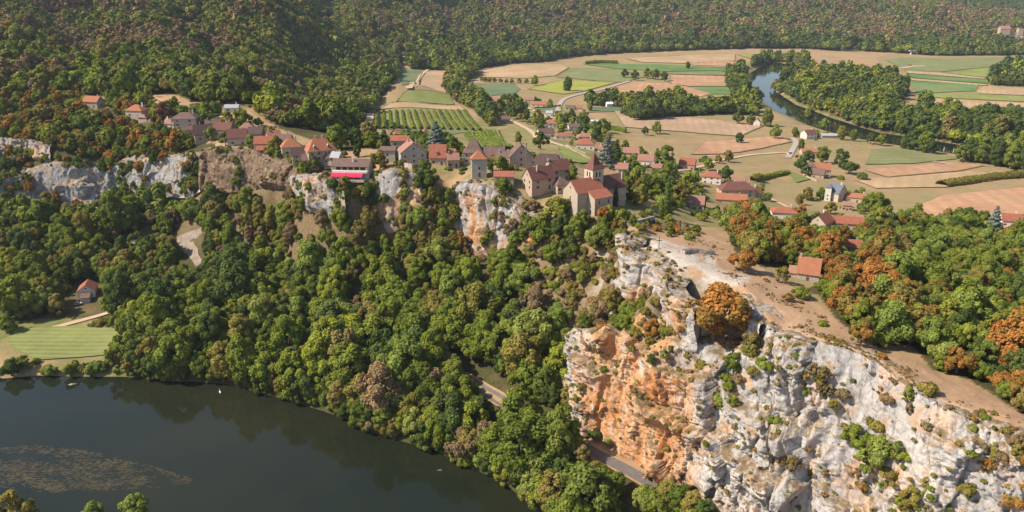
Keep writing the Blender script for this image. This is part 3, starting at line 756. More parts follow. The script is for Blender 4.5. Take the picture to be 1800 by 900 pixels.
FIELDS = [
 ('bgreen', [(697, 121), (743, 125), (724, 147), (707, 150)]), ('pink', [(750, 126), (791, 123), (787, 165), (722, 158), (725, 148)]),
 ('lime', [(714, 159), (788, 166), (797, 184), (696, 180)]), ('tan', [(686, 181), (810, 186), (820, 195), (662, 193)]),
 ('olive', [(662, 196), (822, 195), (848, 228), (800, 236), (655, 226)]), ('lawn', [(815, 236), (872, 229), (905, 262), (850, 266)]),
 ('tan', [(848, 124), (900, 114), (985, 113), (1000, 119), (975, 134), (925, 138), (842, 136)]), ('bgreen', [(812, 146), (905, 148), (915, 157), (905, 165), (850, 170), (826, 161)]),
 ('olive', [(978, 136), (1002, 120), (1080, 122), (1165, 132), (1125, 137), (1095, 145), (1055, 143)]), ('yellow', [(985, 141), (1085, 145), (1020, 162), (990, 166), (928, 157), (960, 148)]),
 ('soil', [(1058, 160), (1110, 145), (1185, 148), (1235, 160), (1250, 165), (1230, 171), (1130, 169), (1100, 163)]), ('green', [(1024, 113), (1160, 114), (1240, 118), (1288, 119), (1288, 126), (1170, 126), (1080, 121)]),
 ('tan', [(1098, 103), (1240, 96), (1292, 96), (1292, 108), (1200, 112), (1130, 110)]), ('soil', [(1200, 108), (1240, 105), (1290, 109), (1288, 117), (1220, 115)]), ('olive', [(1165, 128), (1284, 127), (1284, 135), (1182, 131)]), ('soil', [(1178, 132), (1284, 136), (1283, 152), (1210, 152), (1178, 147)]),
 ('green', [(1207, 153), (1283, 153), (1290, 166), (1252, 166)]), ('bgreen', [(940, 191), (985, 186), (985, 196), (962, 198)]), ('bgreen', [(1040, 189), (1095, 189), (1092, 196), (1035, 198)]),
 ('lime', [(925, 189), (966, 208), (935, 214), (918, 200)]), ('green', [(1348, 95), (1415, 94), (1405, 101), (1372, 102)]), ('yellow', [(1294, 96), (1346, 95), (1370, 102), (1326, 106)]),
 ('olive', [(1556, 106), (1580, 102), (1770, 102), (1740, 118), (1650, 127), (1592, 125)]), ('lime', [(1656, 128), (1738, 119), (1734, 137)]), ('tan', [(1592, 125), (1650, 128), (1735, 138), (1735, 140), (1595, 129)]),
 ('green', [(1597, 130), (1732, 141), (1738, 148), (1600, 137)]), ('tan', [(1600, 138), (1735, 149), (1735, 151), (1602, 142)]), ('vivid', [(1598, 143), (1718, 150), (1714, 160), (1615, 165), (1604, 155)]),
 ('tan', [(1716, 160), (1731, 152), (1900, 162), (1900, 172), (1720, 165)]), ('lime', [(1610, 166), (1718, 166), (1900, 174), (1900, 184), (1622, 171)]), ('tan', [(1612, 172), (1800, 182), (1900, 188), (1900, 205), (1680, 197), (1608, 192)]),
 ('olive', [(1532, 264), (1600, 259), (1690, 279), (1605, 288), (1520, 290)]), ('soil', [(1520, 300), (1640, 289), (1735, 290), (1690, 300), (1560, 312)]), ('soil', [(1592, 372), (1655, 345), (1900, 318), (1900, 372), (1620, 388)]),
 ('tan', [(1500, 316), (1570, 313), (1700, 302), (1790, 312), (1660, 330), (1540, 332)]), ('pink', [(1080, 196), (1260, 212), (1340, 222), (1300, 240), (1200, 232), (1100, 224)]), ('soil', [(1240, 250), (1370, 240), (1390, 250), (1300, 268), (1215, 272)]),
 ('hay', [(24, 580), (130, 574), (221, 580), (214, 612), (190, 624), (64, 634), (14, 606)]),
 ('soil', [(268, 172), (315, 180), (308, 184), (290, 183)]), ('soil', [(388, 203), (440, 198), (482, 222), (470, 236), (425, 212)]),
 ('lawn', [(1385, 307), (1395, 304), (1425, 316), (1400, 322)]), ('lime', [(985, 258), (1010, 262), (1045, 283), (1005, 286), (985, 272)]),
]
for i, (k, poly) in enumerate(FIELDS):
    try:
        v, f = drape(poly, .15 + .0 * i if k == 'hay' else None)
    except Exception as e:
        print('field', i, e); continue
    mb = MB(); mb.add([(a, b, c + .012 * i) for a, b, c in v], f)
    tag(mb.build('meadow' if k in ('hay', 'lime', 'olive', 'lawn') else 'field', FM[k], smooth=True), kind='structure')

FIELD_RINGS = [poly for k, poly in FIELDS]
# ------------------------------------------------------------------ roads and tracks
def asphalt(name, c1, c2, sc=.5):
    m, nt, out = new_mat(name); t = NT(nt); p = t.pos()
    col = t.mix(t.mapr(t.math('ADD', t.math('MULTIPLY', t.noise(p, sc, 5), .6), t.math('MULTIPLY', t.noise(p, sc * 6, 3), .4)), .38, .62), c1, c2)
    t.bsdf(out, col, .9, .2); return m
M_ASPH = asphalt('asphalt', (.125, .11, .108), (.165, .148, .142))
M_TRACK = asphalt('pale_track', (.44, .31, .20), (.55, .41, .28), .2)
M_LANE = asphalt('grey_lane', (.34, .29, .25), (.43, .37, .32), .3)
M_SCREE = asphalt('grey_scree', (.19, .155, .125), (.33, .27, .225), .25)
M_VERGE = asphalt('dry_verge', (.40, .25, .14), (.30, .21, .10), .3)
def path_pts(px, step=3.0):
    w = [hit(*p) for p in px]
    pts = []
    n = len(w)
    for i in range(n - 1):
        p0, p1, p2, p3 = w[max(i - 1, 0)], w[i], w[i + 1], w[min(i + 2, n - 1)]
        k = max(2, int((p2 - p1).length / step))
        for j in range(k):
            u = j / k
            pts.append(.5 * ((2 * p1) + (p2 - p0) * u + (2 * p0 - 5 * p1 + 4 * p2 - p3) * u * u + (3 * p1 - p0 - 3 * p2 + p3) * u ** 3))
    pts.append(w[-1])
    return pts
ROADW = []
def road(name, px, width, mat, lift=None, off=0.0, pts=None, flatz=True):
    pts = pts or path_pts(px)
    xy = np.array([(p.x, p.y) for p in pts])
    tan = np.gradient(xy, axis=0); tan /= np.linalg.norm(tan, axis=1)[:, None] + 1e-9
    nrm = np.stack([-tan[:, 1], tan[:, 0]], 1)
    zc = zat(xy[:, 0], xy[:, 1])
    for _ in range(6): zc = np.concatenate([zc[:1], (zc[:-2] + zc[1:-1] * 2 + zc[2:]) / 4, zc[-1:]])
    V = []
    for s in (-1, -.33, .33, 1):
        q = xy + nrm * (off + s * width / 2)
        z = np.maximum(zc, zat(q[:, 0], q[:, 1])) + (lift if lift is not None else .12 + q[:, 1] * .0006)
        V.append(np.stack([q[:, 0], q[:, 1], z], 1))
    V = np.stack(V, 1); n = len(pts)
    idx = np.arange(n * 4).reshape(n, 4)
    f = np.stack([idx[:-1, :-1], idx[:-1, 1:], idx[1:, 1:], idx[1:, :-1]], -1).reshape(-1, 4)
    me = mesh_np(name, V.reshape(-1, 3), f, mat, True)
    return tag(link(name, me), kind='structure'), pts
M_MARGIN = asphalt('field_margin_grass', (.15, .15, .06), (.25, .21, .10), .08)
for i, ring in enumerate(FIELD_RINGS):
    if i % 3 == 1 or FIELDS[i][0] == 'hay': continue
    road('field_margin', list(ring) + [ring[0]], 3.2 if i % 2 else 2.2, M_MARGIN, pts=[Vector((a[0], a[1], 0)) for u, v in zip(ring, list(ring[1:]) + [ring[0]]) for a in (lambda p, q: [tuple(p + (q - p) * (s / 10)) for s in range(10)])(hit(*u), hit(*v))])
R1PX = [(800, 664), (830, 677), (905, 722), (960, 752), (1030, 790), (1100, 826), (1160, 859), (1240, 902), (1330, 962)]
_, r1 = road('road_verge', R1PX, 7.6, M_VERGE, .30)
ROADW.append((r1, 6.5))
road('road', None, 5.5, M_ASPH, .36, pts=r1)
v, f = drape([(300, 428), (318, 414), (334, 407), (350, 402), (366, 394), (388, 390), (398, 394), (378, 404), (356, 411), (342, 424), (347, 440), (353, 456), (355, 471), (342, 467), (333, 452), (318, 441), (308, 438)], .35)
mb = MB(); mb.add([(a_ + rng.normal() * .4, b_ + rng.normal() * .4, c_) for a_, b_, c_ in v], f); tag(mb.build('scree_slope', M_SCREE, smooth=True), kind='structure')
for nm, px, w, mt in [
    ('village_road', [(250, 358), (300, 345), (380, 331), (440, 325), (500, 315), (528, 303), (560, 296), (584, 290)], 4.5, M_LANE),
    ('farm_track', [(318, 426), (270, 428), (205, 431)], 3.0, M_SCREE),
    ('lane', [(1048, 290), (1000, 263), (960, 246), (938, 236), (905, 216), (885, 210)], 6, M_TRACK),
    ('farm_track', [(926, 189), (950, 200), (968, 208), (985, 207)], 4.5, M_TRACK),
    ('farm_track', [(1108, 143), (1060, 157), (1020, 166), (990, 176), (980, 196)], 7, M_LANE),
    ('farm_track', [(1190, 301), (1250, 287), (1300, 276), (1345, 271), (1378, 269), (1392, 274)], 5, M_TRACK),
    ('lane', [(1385, 278), (1394, 262), (1399, 250), (1392, 243)], 6, M_LANE),
    ('farm_track', [(1345, 345), (1370, 358), (1400, 372), (1415, 378)], 4, M_TRACK),
    ('farm_track', [(640, 236), (641, 220), (650, 210), (660, 202)], 7, M_TRACK),
    ('garden_path', [(30, 588), (70, 582), (120, 570), (165, 558), (200, 547), (215, 540)], 4, M_TRACK),
    ('farm_track', [(385, 206), (420, 208), (450, 217), (470, 230)], 5, M_TRACK),
    ('farm_track', [(752, 123), (738, 136), (724, 147), (716, 152)], 7, M_TRACK),
    ('farm_track', [(1535, 283), (1600, 280), (1680, 290), (1740, 292)], 4, M_TRACK),
    ('farm_track', [(1580, 121), (1605, 117), (1625, 116)], 9, M_TRACK),
]:
    _, pts = road(nm, px, w, mt)
    ROADW.append((pts, w + 3))
# ------------------------------------------------------------------ buildings
def tile_mat(name, c1, c2, c3):
    m, nt, out = new_mat(name); t = NT(nt); p = t.obj()
    f = t.math('ADD', t.math('MULTIPLY', t.noise(p, .5, 5, .65), .6), t.math('MULTIPLY', t.noise(p, 3.0, 3, .7), .4))
    col = t.mix(t.mapr(f, .36, .64), c1, c2)
    col = t.mix(t.mapr(t.noise(p, 1.3, 5, .7), .58, .72), col, c3)
    w = t.n('ShaderNodeTexWave'); w.bands_direction = 'X'; nt.links.new(p, w.inputs['Vector']); w.inputs['Scale'].default_value = 1.1
    t.bsdf(out, col, .9, .15, t.bump(w.outputs['Fac'], .5, .08)); return m
RM = {
 'red': tile_mat('red_roof_tiles', (.28, .095, .06), (.37, .145, .09), (.18, .085, .065)),
 'orange': tile_mat('orange_roof_tiles', (.33, .125, .068), (.40, .175, .10), (.20, .10, .07)),
 'pink': tile_mat('pink_roof_tiles', (.29, .145, .105), (.37, .20, .15), (.18, .105, .085)),
 'brown': tile_mat('brown_roof_tiles', (.145, .092, .078), (.205, .132, .110), (.105, .075, .068)),
 'dark': tile_mat('dark_roof_tiles', (.085, .058, .055), (.125, .085, .075), (.15, .10, .085)),
 'maroon': tile_mat('maroon_roof_tiles', (.145, .062, .052), (.20, .095, .075), (.10, .055, .05)),
 'slate': tile_mat('slate_roof', (.12, .135, .17), (.17, .185, .22), (.10, .11, .14)),
 'grey': tile_mat('grey_sheet_roof', (.33, .33, .35), (.42, .42, .44), (.28, .28, .30)),
 'white': tile_mat('white_flat_roof', (.70, .68, .66), (.78, .76, .74), (.6, .58, .56)),
}
WM = {
 'stone': flat_mat('warm_stone', (.43, .35, .27), .25, 1.2, .95), 'grey': flat_mat('grey_stone', (.40, .355, .31), .22, 1.2, .95),
 'white': flat_mat('white_render', (.72, .67, .60), .08, .6, .9), 'cream': flat_mat('cream_render', (.53, .44, .34), .1, .6, .9),
 'pinkstone': flat_mat('pink_stone', (.46, .345, .265), .2, 1.0, .95),
}
M_GLASS, nt, out = new_mat('dark_window'); NT(nt).bsdf(out, (.02, .022, .026), .15, .5)
M_DOOR = flat_mat('wood_door', (.12, .07, .045), .2, 2.0)
M_SHUT = flat_mat('shutter_paint', (.28, .17, .11), .15, 2.0)
M_PINK = flat_mat('pink_awning', (.66, .03, .095), .1, .8, .7)
M_PALE = flat_mat('pale_stone_paving', (.52, .44, .36), .1, .6)
HOUSES = []      # (x, y, radius) kept free of trees; visible boxes in photo pixels
VIS = []         # (polygon in photo pixels, Y limit): no crown nearer than Y may cover it

def roof_rings(w, d, h, rh, rl, ov, flare):
    a, b = w / 2 + ov, d / 2 + ov
    r0 = [(-a, -b, h - .1), (a, -b, h - .1), (a, b, h - .1), (-a, b, h - .1)]
    e = .22
    r1 = [(x, y, h - .1 + e) for x, y, z in r0]
    rings = [r0, r1]
    if flare:
        k = .62
        rings.append([(x * k + (rl / 2 * (1 - k) if x > 0 else -rl / 2 * (1 - k)), y * k, h + rh * .26) for x, y, z in r0])
    q = max(rl / 2, .12)
    rings.append([(-q, -.08, h + rh), (q, -.08, h + rh), (q, .08, h + rh), (-q, .08, h + rh)])
    return rings

def gable_roof(w, d, h, rh, ov):
    mb = MB(); a = w / 2 + ov * .6; b = d / 2 + ov; s = rh / (d / 2); th = .26
    zr, ze = h + rh + .02, h - s * ov
    mb.add([(-a, -b, ze), (-a, 0, zr), (-a, b, ze), (-a, b, ze + th), (-a, 0, zr + th), (-a, -b, ze + th),
            (a, -b, ze), (a, 0, zr), (a, b, ze), (a, b, ze + th), (a, 0, zr + th), (a, -b, ze + th)],
           [(0, 1, 4, 5), (1, 2, 3, 4), (6, 11, 10, 7), (7, 10, 9, 8), (5, 4, 10, 11), (4, 3, 9, 10), (0, 6, 7, 1), (1, 7, 8, 2), (0, 5, 11, 6), (2, 8, 9, 3)])
    return mb

def block(root, w, d, h, rh, roof, rm, wm, off=(0, 0), yaw=0.0, wins=(2, 1, 2), chim=(), dorm=0, names=('wall', 'roof'), door=True, ov=.5, rl=None, base=-3.0, z0=0.0, lean=None):
    "walls, roof, windows and chimneys of one block of a building, children of root"
    M = Matrix.Translation((off[0], off[1], z0)) @ Matrix.Rotation(R_(yaw), 4, 'Z')
    def put(mb, nm, mat, par):
        o = mb.build(nm, mat, par)
        if par is root: o.matrix_local = M
        return o
    mb = MB(); a, b = w / 2, d / 2
    if roof == 'gable':
        mb.add([(-a, -b, base), (a, -b, base), (a, b, base), (-a, b, base), (-a, -b, h), (a, -b, h), (a, b, h), (-a, b, h), (-a, 0, h + rh), (a, 0, h + rh)],
               [(0, 1, 5, 4), (2, 3, 7, 6), (1, 2, 6, 9, 5), (3, 0, 4, 8, 7), (4, 5, 9, 8), (6, 7, 8, 9), (3, 2, 1, 0)])
        rb = gable_roof(w, d, h, rh, ov)
    elif roof == 'flat':
        mb.box(-a, a, -b, b, base, h); rb = MB(); rb.box(-a - .3, a + .3, -b - .3, b + .3, h + .003, h + .35)
    elif roof == 'lean':      # slopes down to the front from a taller wall behind
        mb.add([(-a, -b, base), (a, -b, base), (a, b, base), (-a, b, base), (-a, -b, h), (a, -b, h), (a, b, h + rh), (-a, b, h + rh)],
               [(0, 1, 5, 4), (1, 2, 6, 5), (2, 3, 7, 6), (3, 0, 4, 7), (4, 5, 6, 7), (3, 2, 1, 0)])
        rb = MB(); s = rh / d
        rb.add([(-a - .2, -b - ov, h - s * ov + .02), (a + .2, -b - ov, h - s * ov + .02), (a + .2, b, h + rh + .02), (-a - .2, b, h + rh + .02),
                (-a - .2, -b - ov, h - s * ov + .28), (a + .2, -b - ov, h - s * ov + .28), (a + .2, b, h + rh + .28), (-a - .2, b, h + rh + .28)],
               [(0, 3, 2, 1), (4, 5, 6, 7), (0, 1, 5, 4), (1, 2, 6, 5), (2, 3, 7, 6), (3, 0, 4, 7)])
    else:
        mb.box(-a, a, -b, b, base, h)
        rb = MB(); rb.loft(roof_rings(w, d, h, rh, (max(0.0, w - d) if rl is None else rl), ov, roof == 'flare'))
    wall = put(mb, names[0], WM[wm], root)
    rf = put(rb, names[1], RM[rm], root)
    storeys = 2 if h > 5 else 1
    nf, nl, nrr = wins
    def window(x, y, z, ax, ww=.95, hh=1.25):
        q = MB()
        if ax == 'f': q.box(x - ww / 2, x + ww / 2, y - .05, y + .04, z, z + hh)
        else: q.box(x - .05 if ax == 'l' else x - .04, x + .04 if ax == 'l' else x + .05, y - ww / 2, y + ww / 2, z, z + hh)
        q.build('window', M_GLASS, wall)
    for s in range(storeys):
        z = 1.1 + s * 2.9
        for i in range(nf):
            x = -a + w * (i + .5) / nf
            if s == 0 and i == nf // 2 and door:
                q = MB(); q.box(x - .55, x + .55, -b - .06, -b + .03, -.2, 2.1); q.build('door', M_DOOR, wall); continue
            window(x, -b, z, 'f')
            for sg in (-1, 1):
                if (i + s) % 2 == 0:
                    q = MB(); q.box(x + sg * .78 - .25, x + sg * .78 + .25, -b - .045, -b + .01, z - .02, z + 1.3); q.build('shutter', M_SHUT, wall)
        for i in range(nl): window(-a, -b + d * (i + .5) / nl, z, 'l')
        for i in range(nrr): window(a, -b + d * (i + .5) / nrr, z, 'r')
    if roof == 'gable' and rh > 3.2:
        for sg, ax in ((-1, 'l'), (1, 'r')): window(sg * a, 0, h + rh * .3, ax, .7, 1.0)
    for (fx, fy) in chim:
        zt = h + rh + 1.1; x, y = fx * a, fy * b
        q = MB(); q.box(x - .45, x + .45, y - .4, y + .4, h + .1, zt); q.box(x - .55, x + .55, y - .5, y + .5, zt + .003, zt + .18); q.box(x - .3, x + .3, y - .25, y + .25, zt + .18, zt + .45)
        q.build('chimney', WM['white' if wm in ('white', 'cream') else 'stone'], rf)
    for i in range(dorm):
        x = -a + w * (i + .5) / dorm; y = -b * .72; zz = h + rh * .28
        q = MB()
        q.add([(x - .7, y - .9, zz - .4), (x + .7, y - .9, zz - .4), (x + .7, y + 1.6, zz - .4), (x - .7, y + 1.6, zz - .4), (x - .7, y - .9, zz + 1.1), (x + .7, y - .9, zz + 1.1), (x + .7, y + 1.6, zz + 1.1), (x - .7, y + 1.6, zz + 1.1), (x, y - .9, zz + 1.8), (x, y + 1.6, zz + 1.8)],
              [(0, 1, 5, 8, 4), (1, 2, 6, 5), (2, 3, 7, 9, 6), (3, 0, 4, 7), (4, 8, 9, 7), (8, 5, 6, 9), (3, 2, 1, 0)])
        dm = q.build('dormer', WM[wm], rf)
        q = MB(); q.box(x - .4, x + .4, y - .95, y - .88, zz + .1, zz + 1.0); q.build('window', M_GLASS, dm)
    return wall, rf

def house(name, label, px, py, w, d, h, rh, yaw, roof, rm, wm, cat='house', wings=(), Y=None, vis=True, group=None, **kw):
    p = Vector(at_y(px, py, Y)) if Y else hit(px, py)
    root = tag(empty(name, p, R_(yaw)), label, cat, group)
    block(root, w, d, h, rh, roof, rm, wm, **kw)
    for wg in wings:
        wg = dict(wg); args = [wg.pop(k) for k in ('w', 'd', 'h', 'rh', 'roof', 'rm', 'wm')]
        block(root, *args, names=('wing_wall', 'wing_roof'), door=False, **wg)
    rad = max(w, d) * .55 + (5 if wings else 0)
    HOUSES.append((p.x, p.y, rad, p.z))
    if vis:
        mpp = math.hypot(p.y, H - p.z) / F
        ww = max(w, d) * .5 / mpp
        x0, y0 = project(p.x, p.y, p.z); top = (h + rh) * .95 / mpp; lo = 1.2 / mpp
        VIS.append(([(x0 - ww, y0 - top), (x0 + ww, y0 - top), (x0 + ww, y0 - lo), (x0 - ww, y0 - lo)], p.y))
    return root

g = 'gable'
# the village on the cliff
rest = house('restaurant', 'long brown-roofed cliff-edge restaurant with a bright pink awning along its front', 621, 308, 21, 12, 6.4, 3.0, -4, g, 'brown', 'cream', 'restaurant', wins=(0, 1, 1), door=False, chim=((.1, -.4),))
q = MB()
for i in range(5):
    q = MB(); q.box(-7.8 + i * 3.4, -5.0 + i * 3.4, -6.07, -5.96, 4.45, 6.0); q.build('window', M_GLASS, rest)
q = MB(); q.box(-9.6, 10, -7.6, -6.002, 3.0, 4.1); q.build('balcony', WM['white'], rest)
q = MB()
for x0_, x1_, dz in ((-9.8, -1.6, 0), (-1.5, 7.6, -.16)):
    n_ = 8
    for j in range(n_):
        xa, xb = x0_ + (x1_ - x0_) * j / n_, x0_ + (x1_ - x0_) * (j + 1) / n_
        za, zb = [dz + .10 * math.sin(j_ * math.pi) - (.05 if (j_ * 4) % 2 else 0) for j_ in (j, j + 1)]
        prof = [(-6.62, 3.42), (-8.2, 2.88), (-9.8, 2.38), (-11.3, 1.98), (-11.34, 1.55)]
        vs_ = [(x_, y_, z_ + dz - (.09 if k_ in (1, 2, 3) and s_ else 0)) for s_, x_ in ((0, xa), (1, (xa + xb) / 2), (0, xb)) for k_, (y_, z_) in enumerate(prof)]
        q.add(vs_, [(s_ * 5 + k_, s_ * 5 + k_ + 1, s_ * 5 + k_ + 6, s_ * 5 + k_ + 5) for s_ in (0, 1) for k_ in range(4)])
tag(q.build('awning', M_PINK, rest), 'bright pink sloping awning')
q = MB(); q.box(-10.5, 9, -11.9, -6.01, -1.2, .05); q.build('terrace', M_PALE, rest)
for i in range(5):
    q = MB(); q.box(-9.7 + i * 4.3, -9.6 + i * 4.3, -11.4, -11.3, .05, 1.95); q.build('awning_post', WM['white'], rest)

house('stone_house', 'tall gabled stone house with faded pink roof and pale sunlit side wall', 725, 284, 12.5, 15, 6.6, 5.6, 106, g, 'pink', 'grey', chim=((-.75, -.25), (.3, .2)), wins=(2, 3, 1))
house('pigeon_tower', 'small square tower with a pointed red roof behind the pink-roofed stone house', 698, 246, 5.6, 5.6, 5.5, 4.2, 14, 'flare', 'orange', 'grey', 'tower', wins=(1, 1, 1))
house('stone_house', 'low red-roofed house in front of the small pointed tower', 704, 256, 12, 7, 4, 2.6, 0, g, 'red', 'grey', chim=((.7, 0),))
house('stone_house', 'dark flat-topped annexe left of the gabled pink-roofed stone house', 684, 283, 9, 8, 7, 1.6, -4, g, 'brown', 'grey', wins=(1, 1, 1))
house('tower_house', 'steep red roof peeping out left of the big cedar', 749, 250, 5.5, 5.5, 7.5, 6, 20, 'hip', 'orange', 'stone', 'tower', wins=(1, 1, 1), vis=False)
house('stone_house', 'small house with a steep bright red roof and one dark dormer right of the cedar', 771, 287, 9.5, 9, 4.6, 6.4, -3, g, 'red', 'stone', dorm=1, wins=(2, 1, 1), chim=((-.7, .1),), wings=[dict(w=5, d=6, h=4.2, rh=4, roof=g, rm='orange', wm='pinkstone', off=(7.4, 2), wins=(1, 0, 1))])
house('manor_house', 'square manor with a tall flared brown pyramid roof above the orange-capped cliff tower', 833, 284, 11, 10.5, 6.2, 7.2, -3, 'flare', 'brown', 'stone', 'manor', rl=3.2, wins=(3, 2, 2), wings=[dict(w=12, d=9.5, h=4, rh=5, roof=g, rm='brown', wm='stone', off=(12.2, -.8), wins=(2, 0, 1), chim=((.95, 0),))])
house('cliff_tower', 'stone tower with an orange pyramid roof on the very edge of the cliff', 842, 308, 8, 6.5, 9.5, 4.4, 6, 'hip', 'orange', 'grey', 'tower', rl=.3, wins=(1, 1, 1), Y=421)
house('stone_shed', 'low shed with a faded red roof right of the orange-capped cliff tower', 886, 319, 10.5, 6.5, 3.6, 2, -3, g, 'red', 'stone', 'shed', wins=(1, 1, 1))
house('stone_house', 'tall steep-gabled house with a high white chimney left of the dark hipped barn', 914, 291, 10.5, 13, 6, 6.6, 97, g, 'brown', 'pinkstone', chim=((-.98, -.42),), wins=(1, 1, 1))
house('stone_barn', 'broad barn with a big dark hipped roof behind the church houses', 963, 296, 20, 13, 3.4, 6.2, -9, 'hip', 'dark', 'stone', 'barn', rl=11, wins=(2, 1, 1), chim=((.8, 0),))
house('stone_house', 'house with a sunlit stone gable and maroon roof left of the church', 947, 330, 15, 9.5, 6.2, 5.2, 32, g, 'maroon', 'pinkstone', chim=((-.3, -.35), (.9, .1)), wins=(2, 2, 1))
house('stone_house', 'maroon-roofed house squeezed between the dark barn and the church', 979, 314, 13, 9.5, 6, 4.6, 30, g, 'maroon', 'stone', chim=((-.9, 0),), wins=(2, 1, 1))
house('stone_house', 'little brown pyramid-roofed house touching the church gable', 984, 334, 9, 8.5, 3.8, 3.6, 32, 'hip', 'brown', 'cream', rl=.4, wins=(3, 2, 1))
# church
chp = hit(1025, 366)
ch = tag(empty('church', chp, R_(33)), 'stone village church with red roofs and a pointed bell tower', 'church')
block(ch, 16.8, 12, 10.0, 5.4, g, 'red', 'stone', wins=(0, 0, 0), door=False, names=('nave_wall', 'nave_roof'), base=-6)
block(ch, 11.4, 5.8, 7.6, 2.75, 'lean', 'red', 'stone', off=(3.6, -8.92), wins=(0, 0, 0), door=False, names=('chapel_wall', 'chapel_roof'), base=-6, ov=.35)
tw, tr = block(ch, 6.9, 6.9, 19.4, 8.0, 'flare', 'maroon', 'cream', off=(8.0, 2.2), wins=(0, 0, 0), door=False, names=('bell_tower', 'spire'), rl=.1, ov=.45, base=4)
block(ch, 13, 11, 9.2, 5.4, g, 'maroon', 'stone', off=(18.2, 1.6), wins=(1, 0, 0), door=False, names=('choir_wall', 'choir_roof'), chim=((.9, -.5),))
for x, y, a in ((-1.1, -3.48, 'f'), (1.1, -3.48, 'f'), (-3.48, -1.0, 'l'), (-3.48, 1.0, 'l'), (3.48, 0, 'r')):
    q = MB()
    if a == 'f': q.loft([[(x - .42, y + k, 15.4), (x + .42, y + k, 15.4), (x + .42, y + k, 17.6), (x + .2, y + k, 18.1), (x - .2, y + k, 18.1), (x - .42, y + k, 17.6)] for k in (0, .1)])
    else: q.loft([[(x + k, y - .42, 15.4), (x + k, y + .42, 15.4), (x + k, y + .42, 17.6), (x + k, y + .2, 18.1), (x + k, y - .2, 18.1), (x + k, y - .42, 17.6)] for k in (-.04, .06)])
    o = q.build('belfry_opening', M_GLASS, tw)
for nm, bx in (('window', (-8.45, -8.35, -.4, .4, 5.4, 7.6)), ('window', (.4, 1.1, -11.87, -11.78, 4.6, 6.4)), ('window', (6.2, 6.9, -11.87, -11.78, 4.6, 6.4)), ('door', (-2.15, -2.05, -9.2, -8.1, -1, 1.4))):
    q = MB(); q.box(*bx); q.build(nm, M_GLASS, ch)
q = MB(); q.box(-.09, .09, -.09, .09, 27.2, 29.0); q.box(-.5, .5, -.07, .07, 28.2, 28.38)
o = q.build('cross', M_DOOR, tr)
HOUSES += [(chp.x, chp.y, 12, chp.z), (chp.x + 12, chp.y + 8, 10, chp.z)]
VIS.append(([(980, 318), (1003, 308), (1040, 290), (1050, 262), (1064, 290), (1092, 300), (1092, 322), (1071, 340), (1070, 366), (1036, 368), (1024, 350), (990, 340)], chp.y - 4))
# houses left of the village
T = 'house'
for a in [
 ('stone_house', 'isolated orange-red roofed house among autumn oaks at the far left', 166, 188, 14, 10, 5, 4, -12, g, 'orange', 'stone'),
 ('stone_house', 'orange hipped house left of the russet tree in the upper village', 243, 204, 14, 11, 5, 4.2, -10, 'hip', 'orange', 'cream'),
 ('garden_wall_house', 'low pale annexe with a slanted roof under the orange hipped house', 257, 211, 11, 5, 2.5, 1.5, -12, g, 'pink', 'cream'),
 ('stone_house', 'wide brown hipped house right of the russet tree', 328, 221, 18, 12, 6, 4.2, 5, 'hip', 'brown', 'cream'),
 ('stone_house', 'small maroon-roofed house below the wide brown hipped house', 344, 236, 12, 9, 4, 3.4, 12, 'hip', 'maroon', 'pinkstone'),
 ('stone_house', 'dark steep-roofed house with a pale sunlit gable above the dark cliff', 361, 246, 14, 9, 5, 6.2, 24, g, 'dark', 'stone'),
 ('stone_house', 'maroon-roofed house behind the round green garden trees', 395, 238, 14, 9, 5, 4.4, -10, g, 'maroon', 'stone'),
 ('stone_house', 'house with a maroon roof and pale gable on the cliff rim', 419, 253, 13, 9, 5, 5.2, 14, g, 'maroon', 'cream'),
 ('stone_house', 'pink-hipped house with white dormers behind the veranda house', 436, 243, 13, 10, 6, 5, 8, 'hip', 'pink', 'stone'),
 ('stone_house', 'dark roofed house with a white chimney left of the two red barn roofs', 452, 246, 10, 8, 5, 4, -4, g, 'dark', 'stone'),
 ('stone_barn', 'long red-roofed barn at the edge of the earthy cliff', 467, 262, 13, 8, 4.5, 4, 4, g, 'red', 'pinkstone'),
 ('stone_barn', 'lower red-roofed lean-to in front of the long red barn', 470, 270, 12, 5, 3, 2, 4, g, 'red', 'pinkstone'),
 ('stone_house', 'greyish roofed house behind the orange hipped corner house', 496, 257, 14, 9, 4, 4, -6, g, 'brown', 'stone'),
 ('stone_house', 'orange hipped corner house with a white end wall above the cliff', 512, 270, 12, 10, 5, 5.2, 22, 'hip', 'orange', 'cream'),
 ('stone_house', 'dark narrow house with a lit gable on the cliff rim', 529, 286, 10, 7, 5.5, 4, 18, g, 'dark', 'pinkstone'),
 ('stone_house', 'low brown-roofed outbuilding below the large dormered house', 546, 289, 10, 7, 3.5, 3, 14, g, 'brown', 'stone'),
 ('stone_house', 'small grey stone house between the dormered house and the restaurant', 593, 286, 6, 6, 4, 2.6, -20, g, 'grey', 'stone'),
 ('stone_house', 'pale house half hidden by trees above the sunny track', 409, 196, 11, 7, 3.5, 2, 5, g, 'grey', 'white')]:
    house(*a, chim=((.6, .2),), wins=(2, 1, 1))
house('stone_house', 'large village house with an orange and grey hipped roof and a row of dormers', 563, 279, 17, 12, 6, 7, 29, 'hip', 'orange', 'stone', chim=((.3, .1), (-.2, .1)), dorm=2, rl=7, wins=(4, 2, 2))
